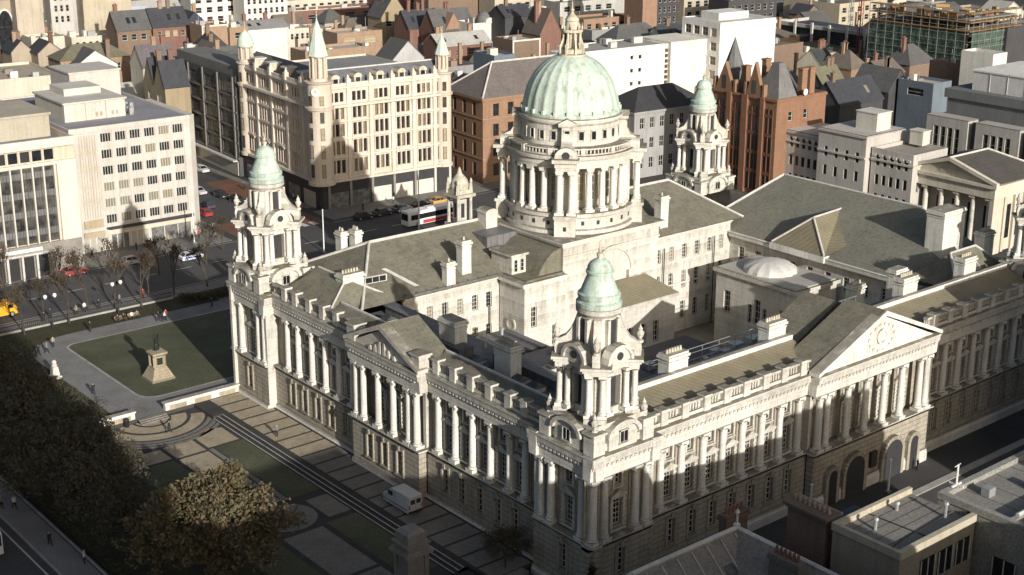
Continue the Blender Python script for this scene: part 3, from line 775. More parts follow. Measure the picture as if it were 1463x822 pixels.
# --- wings round the court: inner walls, roofs
def inner_wall(name, M, w, z0, z1, us, rows, ww, kind='arch', corn=True):
    b = MB(); holes = [(u-ww/2, u+ww/2, z, z+h) for u in us for z, h in rows]
    facade(b, M, w, z0, z1, holes, .3)
    b.M = M
    if corn: b.xprism([(.3, z1-.5), (-.12, z1-.45), (-.2, z1-.15), (-.5, z1-.05), (-.5, z1+.12), (.3, z1+.15)], 0, w)
    b.box(0, w, -.1, .2, (z0+z1)/2-.15, (z0+z1)/2+.12) if z1-z0 > 9 else None
    o = b.build(name, 'stone', CH)
    for u in us:
        for z, h in rows: place('window', window_mesh(ww, h, kind, 'white_frame', 'glass', 2, 4), o, M=M @ T(u, .29, z))
    return o
inner_wall('wall', T(13.5, 51.4), 16.2, 1, 17.2, [1.8, 4.3, 6.8, 9.3, 11.8, 14.2], [(13.2, 2.2), (8.2, 2.6), (3.5, 2.6)], 1.0)
inner_wall('wall', T(55.2, 51.4), 20.8, 1, 17.2, [2.2, 5.0, 7.8, 10.6, 13.4, 16.2, 18.8], [(13.0, 2.2), (8.2, 2.8), (3.2, 2.8)], 1.0)
inner_wall('wall', Mw(76.0, 51.4), 37.5, 1, 14.8, [2.5+i*3.4 for i in range(10)], [(11.2, 2.2), (6.6, 2.6)], 1.1, 'sash')
inner_wall('wall', Mn(76, 13.8), 62.0, 1, 15.6, [], [], 1)
inner_wall('wall', Me(13.8, 13.8), 38.0, 1, 15.6, [], [], 1)
def roof(name, vs, fs, mat, par=CH, color=None):
    b = MB(); b.add(vs, fs); return b.build(name, mat, par, color=color)
def rib(p, q, r=.16, mat='lead_white', par=CH, name='ridge_capping'):
    b = MB(); b.tube(p, q, r, n=6); return b.build(name, mat, par)
# north wing, west half and east half
for x0, x1, hx in ((7.0, 37.0, 15.2), (55.0, 77.0, None)):
    if hx:
        vs = [(x0,51.0,17.35),(x1,51.0,17.35),(x1,61.5,22.3),(hx,61.5,22.3),(x0+1,D_-1.5,17.35),(x1,D_-1.5,17.35)]
        roof('roof', vs, [(0,1,2,3),(3,2,5,4),(0,3,4)], 'roof_slate')
        rib((hx, 61.5, 22.35), (x1, 61.5, 22.35), .24); rib((x0, 51, 17.4), (hx, 61.5, 22.35), .2); rib((x0+1, D_-1.5, 17.4), (hx, 61.5, 22.35), .2)
    else:
        vs = [(x0,51.0,17.35),(x1+1.5,51.0,17.35),(x1-5,61.5,22.3),(x0,61.5,22.3),(x1+1.5,D_-1.5,17.35),(x0,D_-1.5,17.35)]
        roof('roof', vs, [(0,1,2,3),(3,2,4,5),(1,4,2)], 'roof_slate')
        rib((x0, 61.5, 22.35), (x1-5, 61.5, 22.35), .22); rib((x1+1.5, 51, 17.4), (x1-5, 61.5, 22.35), .2)
b = MB(); b.box(13.5, 29.6, 51.2, 53.0, 17.32, 17.62)
for i in range(9): b.box(14+i*1.7, 14.1+i*1.7, 51.3, 53.0, 17.62, 17.75)
b.build('gutter_walk', 'roof_lead', CH)
b = MB(); b.box(31, 37, 56, 60.5, 19.0, 21.4); b.build('roof_plant', 'roof_lead', CH)
b = MB(); b.box(33.6, 35.6, 59.5, 61.5, 21.4, 23.6); b.yprism([(33.6+1+1.1*math.cos(PI*i/8), 23.6+.6*math.sin(PI*i/8)) for i in range(9)][::-1], 59.4, 61.6)
b.build('dormer', 'stone', CH)
# hipped roof over the north west corner
roof('roof', [(2.6,52,17.3),(13,52,17.3),(13,63.8,17.3),(2.6,63.8,17.3),(7.6,55.5,20.2),(7.6,62,20.2)], [(0,1,4),(1,2,5,4),(2,3,5),(3,0,4,5)], 'roof_slate')
rib((7.6,55.5,20.25),(7.6,62,20.25),.16); rib((2.6,52,17.35),(7.6,55.5,20.25),.14); rib((13,52,17.35),(7.6,55.5,20.25),.14)
b = MB(); b.box(2.7, 6.6, 63.9, 67.2, ZT+.25, ZT+.5); b.build('roof', 'brick_paving', CH)
sk = MB(); sk.M = T(9.9, 54.6, 19.2) @ RZ(-.1); sk.box(0, 3.2, 0, .3, 0, .9, 0)
for i in range(3): sk.box(.1+i, 1.0+i, -.05, -.001, .1, .8, 1)
sk.build('skylight', ['white_frame', 'glass'], CH)
b = MB(); b.add([(16.5,52.4,18.0),(17.2,52.4,18.0),(14.4,56.5,20.1),(13.7,56.5,20.1)], [(0,1,2,3)]); 
b.build('roof_flashing', 'lead_white', CH)
# west and south wings: narrow slate slope behind the parapet, then lead flats
for ya, yb in ((9.6, YC-6.2), (YC+6.2, D_-21)):
    roof('roof', [(2.2,ya,17.15),(2.2,yb,17.15),(5.0,yb,18.3),(5.0,ya,18.3),(6.4,ya,16.9),(6.4,yb,16.9)], [(0,3,2,1),(3,4,5,2)], 'roof_slate')
    b = MB(); b.box(4.85, 5.15, ya, yb, 18.25, 18.45); b.build('ridge_capping', 'lead_white', CH)
    n = int((yb-ya)/2.4)
    for k in range(n):
        if k % 3 == 2: continue
        y = ya+.6+k*(yb-ya)/n
        b = MB(); b.box(7.6, 9.4, y, y+1.5, 16.2, 16.75, 0); b.add([(7.5,y-.1,16.75),(9.5,y-.1,16.75),(9.5,y+1.6,16.75),(7.5,y+1.6,16.75),(8.5,y+.2,17.3),(8.5,y+1.3,17.3)], [(0,1,4),(1,2,5,4),(2,3,5),(3,0,4,5)], 1); b.build('rooflight', ['lead_white', 'glass_panel'], CH)
    b = MB(); b.box(10.2, 11.6, ya+1.5, yb-2, 16.2, 17.3); b.box(10.0, 11.8, ya+1.3, yb-1.8, 17.3, 17.45); b.build('roof_plant', 'roof_lead', CH)
b = MB(); b.box(7.3, 9.5, YC-5.5, YC+5.5, 16.2, 17.6); b.build('roof_plant', 'roof_lead', CH)
b = MB(); b.box(7.3, 13.9, 9.6, 52, 15.8, 16.2); b.box(9, 83, 7.3, 13.9, 15.81, 16.21); b.build('roof', 'roof_lead', CH)
for x0, x1 in ((9.0, XC-8), (XC+8, W_-9)):
    roof('roof', [(x0,2.2,17.15),(x1,2.2,17.15),(x1,7.4,18.9),(x0,7.4,18.9),(x1,7.6,16.2),(x0,7.6,16.2)], [(0,1,2,3),(3,2,4,5)], 'roof_ribbed')
    b = MB(); b.box(x0, x1, 7.1, 7.75, 18.7, 19.35); b.build('ridge_coping', 'stone_clean', CH)
# rear gables of the two porticos
roof('roof', [(XC-9.8,7.0,17.0),(XC+9.8,7.0,17.0),(XC,7.0,21.8),(XC-9.8,12.2,17.0),(XC+9.8,12.2,17.0),(XC,12.2,21.8)], [(0,2,5,3),(1,4,5,2),(0,1,2),(3,5,4)], 'roof_slate')
b = MB(); b.box(XC-9.8, XC+9.8, 7.0, 12.2, 12, 16.99); b.box(XC-11, XC+11, 2.6, 7.0, 12, 16.6); b.build('wall', 'stone', CH)
# chimneys
def chimney(x, y, w, d, z0, z1, pots=0, par=CH, mat='stone_clean', panels=True):
    b = MB(); b.cbox(x, y, w/2, d/2, z0, z1-.55); b.cbox(x, y, w/2+.12, d/2+.12, z1-.95, z1-.75); b.cbox(x, y, w/2+.22, d/2+.22, z1-.55, z1-.25); b.cbox(x, y, w/2+.08, d/2+.08, z1-.25, z1)
    if panels:
        for sx in (-1, 1):
            b.cbox(x+sx*(w*.38+.04), y, w*.12+.01, d/2+.06, z0, z1-.96); b.cbox(x, y+sx*d*.34, w/2+.055, d*.1, z0, z1-.97)
    o = b.build('chimney', mat, par)
    for i in range(pots):
        t = (i+.5)/pots-.5
        p = MB(); p.lathe(x+(w*.86*t if w > d else 0), y+(d*.86*t if d >= w else 0), [(.17, z1), (.15, z1+.1), (.12, z1+.45), (.16, z1+.5)], 7)
        p.build('chimney_pot', 'stone_gold', o)
    return o
for x, y, w, d, a, b_, n in ((19.6, 8.6, 2.9, 1.5, 15.9, 21.2, 6), (36.0, 8.6, 2.9, 1.5, 15.9, 21.2, 6), (61.8, 8.6, 2.9, 1.5, 15.9, 21.5, 6), (75.4, 8.8, 2.6, 1.5, 15.9, 21.5, 5),
                           (9.0, 34.6, 1.7, 3.0, 16, 20.3, 0), (8.6, 23.8, 1.5, 2.8, 16, 20.4, 7), (15.2, 64.8, 1.0, 1.4, 17.4, 23.4, 3), (13.7, 66, .9, 1.3, 17.4, 23.2, 2),
                           (24.9, 53.3, 1.4, 1.2, 17.3, 22.8, 1), (21.3, 51.9, 1.3, 1.0, 17.3, 20.8, 1), (62.3, 53.2, 1.5, 1.3, 17.4, 23.0, 1), (8.4, 55.8, 3.0, 1.6, 16.4, 20.9, 6), (65.0, 18.6, 2.2, 1.3, 12, 17.2, 5), (69.5, 15.3, 2.4, 1.3, 15, 19.4, 0)):
    chimney(x, y, w, d, a, b_, n)
# east wing: the great hall
roof('roof', [(75.6,13.5,15.4),(75.6,57.5,15.4),(88.7,51.8,22.5),(88.7,25.0,22.5),(91.5,60,16.8),(91.5,13.5,16.8)], [(0,3,2,1),(1,2,4),(2,3,5,4),(0,5,3)], 'roof_hall')
rib((88.7,25,22.6),(88.7,51.8,22.6),.2); rib((75.6,57.5,15.5),(88.7,51.8,22.6),.22); rib((75.4,13.6,15.5),(75.4,57.2,15.5),.18)
b = MB(); b.box(75.2, 75.9, 15, 51, 14.9, 15.35); b.build('gutter', 'stone', CH)
xh = [(75.0,42.1,16.0),(75.0,32.3,16.0),(78.6,37.3,20.0),(85.0,37.3,20.3),(77.6,43.2,16.4),(78.6,31.0,16.6)]
roof('cross_roof', [(75.2,42.2,15.9),(75.2,32.2,15.9),(78.7,37.3,20.1),(85.2,37.3,20.4),(80.2,44.2,17.6),(80.2,30.4,17.6)], [(1,2,0),(0,2,3,4),(1,5,3,2)], 'roof_ribbed')
rib((78.7,37.3,20.2),(85.2,37.3,20.5),.15); rib((75.2,42.2,16),(78.7,37.3,20.2),.15); rib((75.2,32.2,16),(78.7,37.3,20.2),.15)
b = MB(); b.box(74.9, 76.2, 32.0, 42.4, 14.9, 15.88); b.build('wall', 'stone_clean', CH)
chimney(84.6, 18.4, 5.0, 2.8, 16, 24.6, 0)
roof('roof', [(74.5,9,16.6),(88.5,9,16.6),(88.5,17.4,16.6),(74.5,17.4,16.6),(78.5,13.2,20.2),(84.5,13.2,20.2)], [(0,1,5,4),(1,2,5),(2,3,4,5),(3,0,4)], 'roof_slate')
for p, q in (((74.5,9,16.7),(78.5,13.2,20.3)), ((88.5,9,16.7),(84.5,13.2,20.3)), ((78.5,13.2,20.3),(84.5,13.2,20.3))): rib(p, q, .16)
sk = MB(); sk.M = T(79.6, 11.0, 18.6) @ Matrix.Rotation(DEG(40), 4, 'X'); sk.box(0, 2.2, -.9, .9, 0, .2, 0); sk.box(.2, 2.0, -.7, .7, .2, .24, 1)
sk.build('skylight', ['white_frame', 'roof_lead'], CH)
chimney(87.6, 20.2-6.4, 2.4, 1.4, 16.6, 21.8, 6)
# courtyard pavilion with a shallow glass dome
b = MB(); facade(b, Mw(65.8, 44.6), 15.2, 1, 12.6, [(1.6, 2.9, 6.6, 10.0), (6.4, 7.2, 6.2, 9.0), (7.6, 8.8, 6.2, 10.0), (9.2, 10.0, 6.2, 9.0), (12.4, 13.7, 6.0, 9.6)], .4)
facade(b, T(65.8, 29.4), 9.2, 1, 12.6, [(1.0, 2.4, 5.6, 9.2), (5.5, 6.9, 5.6, 9.2)], .4)
b.box(65.81, 75, 44.3, 44.6, 1, 12.6)
b.box(65.4, 75.4, 29.0, 45.0, 12.6, 13.15); b.M = Mw(65.8, 44.6); b.box(0, 15.2, -.15, -.002, 5.3, 5.7)
cp = b.build('court_pavilion', 'stone', CH)
for u, z, w, h in ((2.25, 6.6, 1.3, 3.4), (6.8, 6.2, .8, 2.8), (8.2, 6.2, 1.2, 3.8), (9.6, 6.2, .8, 2.8), (13.05, 6.0, 1.3, 3.6)): place('window', window_mesh(w, h, 'arch', 'white_frame', 'glass_dark', 2, 4), cp, M=Mw(65.8, 44.6) @ T(u, .38, z))
for u in (1.7, 6.2): place('window', window_mesh(1.4, 3.6, 'arch', 'white_frame', 'glass_dark', 2, 4), cp, M=T(65.8+u, 29.78, 5.6))
b = MB(); b.box(65.9, 74.9, 29.5, 44.5, 13.15, 13.3); b.build('roof', 'flat_any', cp, color=(.5, .48, .43))
d = MB(); NS = 28; vs = []; fs = []
for j in range(8):
    a = PI/2*j/7
    for i in range(NS):
        t = 2*PI*i/NS; r = 3.9*math.cos(a)*(1+(.05 if i % 2 else 0)); vs.append((70.4+r*math.cos(t), 38.2+r*math.sin(t), 13.3+1.7*math.sin(a)))
for j in range(7):
    for i in range(NS): fs.append((j*NS+i, j*NS+(i+1) % NS, (j+1)*NS+(i+1) % NS, (j+1)*NS+i))
d.add(vs, fs, 0, False); d.build('shallow_dome', 'lead_white', cp)
# lead roofed block in the west court, its clutter and courtyard floor
b = MB(); b.box(15.5, 26.5, 36.5, 46.0, 1, 11.3)
wb = b.build('court_block', 'stone', CH)
b = MB(); b.box(15.2, 26.8, 36.2, 46.3, 11.3, 11.7); 
for i in range(6): b.box(16.2+i*1.8, 16.9+i*1.8, 37.2, 45.2, 11.7, 12.1)
b.build('roof', 'roof_lead', wb)
b = MB(); b.box(13.8, 76, 13.8, 51.4, .9, 1.2); b.build('court_floor', 'slab_grey', CH)
b = MB()
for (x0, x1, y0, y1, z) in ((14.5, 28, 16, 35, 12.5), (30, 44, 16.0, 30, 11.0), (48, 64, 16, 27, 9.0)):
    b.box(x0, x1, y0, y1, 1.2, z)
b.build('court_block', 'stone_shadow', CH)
b = MB()
for (x0, x1, y0, y1, z) in ((14.3, 28.2, 15.8, 35.2, 12.5), (29.8, 44.2, 15.8, 30.2, 11.0), (47.8, 64.2, 15.8, 27.2, 9.0)): b.box(x0, x1, y0, y1, z, z+.3)
b.build('roof', 'roof_dark', CH)
b = MB()
for i in range(10):
    x = R.uniform(49, 63); y = R.uniform(17, 26); b.cbox(x, y, R.uniform(.4, 1), R.uniform(.4, .9), 9.3, 9.3+R.uniform(.4, 1.3))
for i in range(4): b.tube((49, 17+i*2.5, 10.2), (63, 17+i*2.5, 10.2), .08, n=4)
for i in range(5): b.cbox(R.uniform(31, 43), R.uniform(17, 29), .7, .5, 11.3, 12.1)
b.build('roof_plant', 'steel', CH)
sk = MB()
for i in range(3): sk.M = T(17+i*3.6, 21.5, 12.8); sk.box(0, 2.6, 0, 1.6, 0, .5, 0); sk.box(.1, 2.5, .1, 1.5, .5, .54, 1)
for i in range(3): sk.M = T(17+i*3.6, 28, 12.8); sk.box(0, 2.6, 0, 1.6, 0, .5, 0); sk.box(.1, 2.5, .1, 1.5, .5, .54, 1)
sk.build('skylight', ['lead_white', 'glass'], CH)
# railings along the flat roofs
b = MB()
for y in (12.0, 14.6):
    for z in (17.0, 17.6): b.tube((22, y, z), (60, y, z), .05, n=4)
    for i in range(14): b.tube((22+i*2.9, y, 16.2), (22+i*2.9, y, 17.6), .05, n=4)
b.build('railing', 'steel', CH)

# small roof fittings: vents, rods, pipes
for i, (x, y, z) in enumerate([(10.5, 13, 16.2), (12.3, 18, 16.2), (11.2, 26, 16.2), (12.6, 33, 16.2), (10.8, 45, 16.2), (24, 11, 16.2), (29, 12.4, 16.2), (33, 10.5, 16.2), (58, 11, 16.2), (67, 12, 16.2), (71, 10.6, 16.2), (18, 42, 12.1), (22, 39, 12.1), (24, 44, 12.1)]):
    b = MB(); b.lathe(x, y, [(.22, z-.05), (.22, z+.7), (.34, z+.75), (.34, z+.95), (.05, z+1.05)], 8); b.build('roof_vent', 'steel' if i % 2 else 'lead_white', CH)
for x, y in ((13.6, 46), (13.6, 28), (27.5, 51.1), (61, 51.1), (72, 51.1), (20, 51.1)):
    b = MB(); b.tube((x+.02, y-.12, 1.2), (x+.02, y-.12, 15.4), .09, n=6); b.build('downpipe', 'iron', CH)

# ================================================================== TOWN
GZ = 1.3
PAL = dict(tan=(.42,.34,.24), beige=(.5,.43,.33), palegrey=(.46,.46,.46), lightgrey=(.5,.49,.46), grey=(.3,.3,.3), sand=(.5,.43,.3), orange=(.37,.215,.13), brown=(.25,.165,.11), red=(.26,.125,.09),
  cream=(.62,.57,.45), white=(.74,.72,.66), navy=(.05,.06,.08), charcoal=(.07,.07,.075), brick=(.4,.26,.155), stone=(.36,.3,.2), slate=(.13,.13,.13), darkslate=(.065,.068,.08), olive=(.2,.19,.13),
  bluewhite=(.5,.55,.65), mauve=(.17,.15,.16), brownroof=(.2,.16,.125), green=(.2,.33,.26), bluegrey=(.16,.2,.235), darkglass=(.06,.07,.07))
for _k in ('orange', 'red', 'brick', 'brown', 'tan', 'beige', 'sand', 'cream', 'brownroof'):
    _g = sum(PAL[_k])/3; PAL[_k] = tuple(v*.76+_g*.24 for v in PAL[_k])
BRICKY = {'red', 'orange', 'brick', 'brown'}
def building(name, label, cat, x, y, rot, w, d, h, wall, S=None, Wf=None, roof=('flat', 0, 'grey'), z0=GZ, parapet=.7, group=None, glassm='glass', plain_rear=True, frame='white_frame', rec=.25, corn=None, matname=None):
    """generic block: root at its south west corner; windows are real openings"""
    t = thing(name, label, cat, (x, y, z0), DEG(rot), group)
    wc = PAL[wall] if isinstance(wall, str) else wall
    mat = matname or ('wall_brick' if wall in BRICKY else 'wall')
    kind, rh, rc = roof; rcol = PAL[rc] if isinstance(rc, str) else rc
    b = MB()
    faces = [(T(0, 0), w, S), (T(0, d) @ RZ(-PI/2), d, Wf)]
    wins = []
    for M, L, sp in faces:
        holes = []
        if sp:
            n, m = sp['n'], sp['m']; ml = sp.get('ml', .8); mr = sp.get('mr', .8); zb = sp.get('z1', 1.2); ph = sp.get('fh', (h-zb-.6)/m)
            bay = (L-ml-mr)/n; ww = sp.get('ww', bay*.55); wh = sp.get('wh', ph*.6)
            for j in range(m):
                for i in range(n):
                    u = ml+bay*(i+.5); z = zb+ph*j
                    holes.append((u-ww/2, u+ww/2, z, z+wh)); wins.append((M, u, z, ww, wh, sp))
        facade(b, M, L, -.3, h, holes, rec)
    b.add([(w,0,-.3),(w,d,-.3),(w,d,h),(w,0,h)], [(0,1,2,3)]); b.add([(w,d,-.3),(0,d,-.3),(0,d,h),(w,d,h)], [(0,1,2,3)])
    if kind == 'gable': b.add([(0,0,h),(0,d,h),(0,d/2,h+rh)], [(0,2,1)]); b.add([(w,0,h),(w,d,h),(w,d/2,h+rh)], [(0,1,2)])
    if kind == 'gable_ns': b.add([(0,0,h),(w,0,h),(w/2,0,h+rh)], [(0,1,2)]); b.add([(0,d,h),(w,d,h),(w/2,d,h+rh)], [(0,2,1)])
    if kind == 'gables_w':
        for y0, y1 in ((0, d/2), (d/2, d)): b.add([(0,y0,h),(0,y1,h),(0,(y0+y1)/2,h+rh)], [(0,2,1)]); b.add([(w,y0,h),(w,y1,h),(w,(y0+y1)/2,h+rh)], [(0,1,2)])
    if kind == 'flat':
        k = .3
        b.add([(0,0,h),(w,0,h),(w,d,h),(0,d,h),(k,k,h),(w-k,k,h),(w-k,d-k,h),(k,d-k,h)], [(0,1,5,4),(1,2,6,5),(2,3,7,6),(3,0,4,7)])
        b.add([(k,k,h),(w-k,k,h),(w-k,d-k,h),(k,d-k,h),(k,k,h-parapet-.2),(w-k,k,h-parapet-.2),(w-k,d-k,h-parapet-.2),(k,d-k,h-parapet-.2)], [(0,1,5,4),(1,2,6,5),(2,3,7,6),(3,0,4,7)])
    wo = b.build('wall', mat, t, color=wc)
    r = MB(); e = .35
    if kind == 'flat': r.box(.3, w-.3, .3, d-.3, h-parapet-.25, h-parapet)
    elif kind == 'gable':
        for s in (0, 1):
            a = -e if s == 0 else d+e; k = rh*e/(d/2)
            r.add([(-.2,a,h-k),(w+.2,a,h-k),(w+.2,d/2,h+rh),(-.2,d/2,h+rh),(-.2,a,h-k-.2),(w+.2,a,h-k-.2),(w+.2,d/2,h+rh-.2),(-.2,d/2,h+rh-.2)], [(0,1,2,3),(0,4,5,1),(1,5,6,2),(0,3,7,4)])
    elif kind == 'gable_ns':
        for s in (0, 1):
            a = -e if s == 0 else w+e; k = rh*e/(w/2)
            r.add([(a,-.2,h-k),(a,d+.2,h-k),(w/2,d+.2,h+rh),(w/2,-.2,h+rh),(a,-.2,h-k-.2),(a,d+.2,h-k-.2),(w/2,d+.2,h+rh-.2),(w/2,-.2,h+rh-.2)], [(0,1,2,3),(0,3,7,4),(0,4,5,1),(1,5,6,2)])
    elif kind == 'gables_w':
        for y0, y1 in ((0, d/2), (d/2, d)):
            ym = (y0+y1)/2
            for a in (y0, y1): r.add([(-.15,a,h+.1),(w+.15,a,h+.1),(w+.15,ym,h+rh+.1),(-.15,ym,h+rh+.1)], [(0,1,2,3)])
    elif kind == 'hip':
        if w >= d: r.add([(-e,-e,h),(w+e,-e,h),(w+e,d+e,h),(-e,d+e,h),(d/2,d/2,h+rh),(w-d/2+.01,d/2,h+rh)], [(0,1,5,4),(1,2,5),(2,3,4,5),(3,0,4),(3,2,1,0)])
        else: r.add([(-e,-e,h),(w+e,-e,h),(w+e,d+e,h),(-e,d+e,h),(w/2,w/2,h+rh),(w/2,d-w/2+.01,h+rh)], [(0,1,4),(1,2,5,4),(2,3,5),(3,0,4,5),(3,2,1,0)])
    elif kind == 'mansard':
        r.add([(-e,-e,h),(w+e,-e,h),(w+e,d+e,h),(-e,d+e,h),(1.6,1.6,h+rh),(w-1.6,1.6,h+rh),(w-1.6,d-1.6,h+rh),(1.6,d-1.6,h+rh)], [(0,1,5,4),(1,2,6,5),(2,3,7,6),(3,0,4,7),(4,5,6,7)])
    r.build('roof', 'flat_any' if kind == 'flat' else 'roof_any', t, color=rcol)
    if corn:
        c = MB(); o_, cz, ct = corn
        c.box(-o_, w, -o_, -.002, cz, cz+ct); c.box(-o_, -.002, -.002, d, cz, cz+ct); c.build('cornice', mat, t, color=wc)
    for M, u, z, ww, wh, sp in wins:
        place('window', window_mesh(ww, wh, sp.get('style', 'sash'), sp.get('frame', frame), sp.get('glass', glassm), sp.get('nx', 1), sp.get('nz', 2)), t, M=M @ T(u, rec-.02, z))
    return t
def sub(t, name, mb, mats, color=None): return mb.build(name, mats, t, color=color)

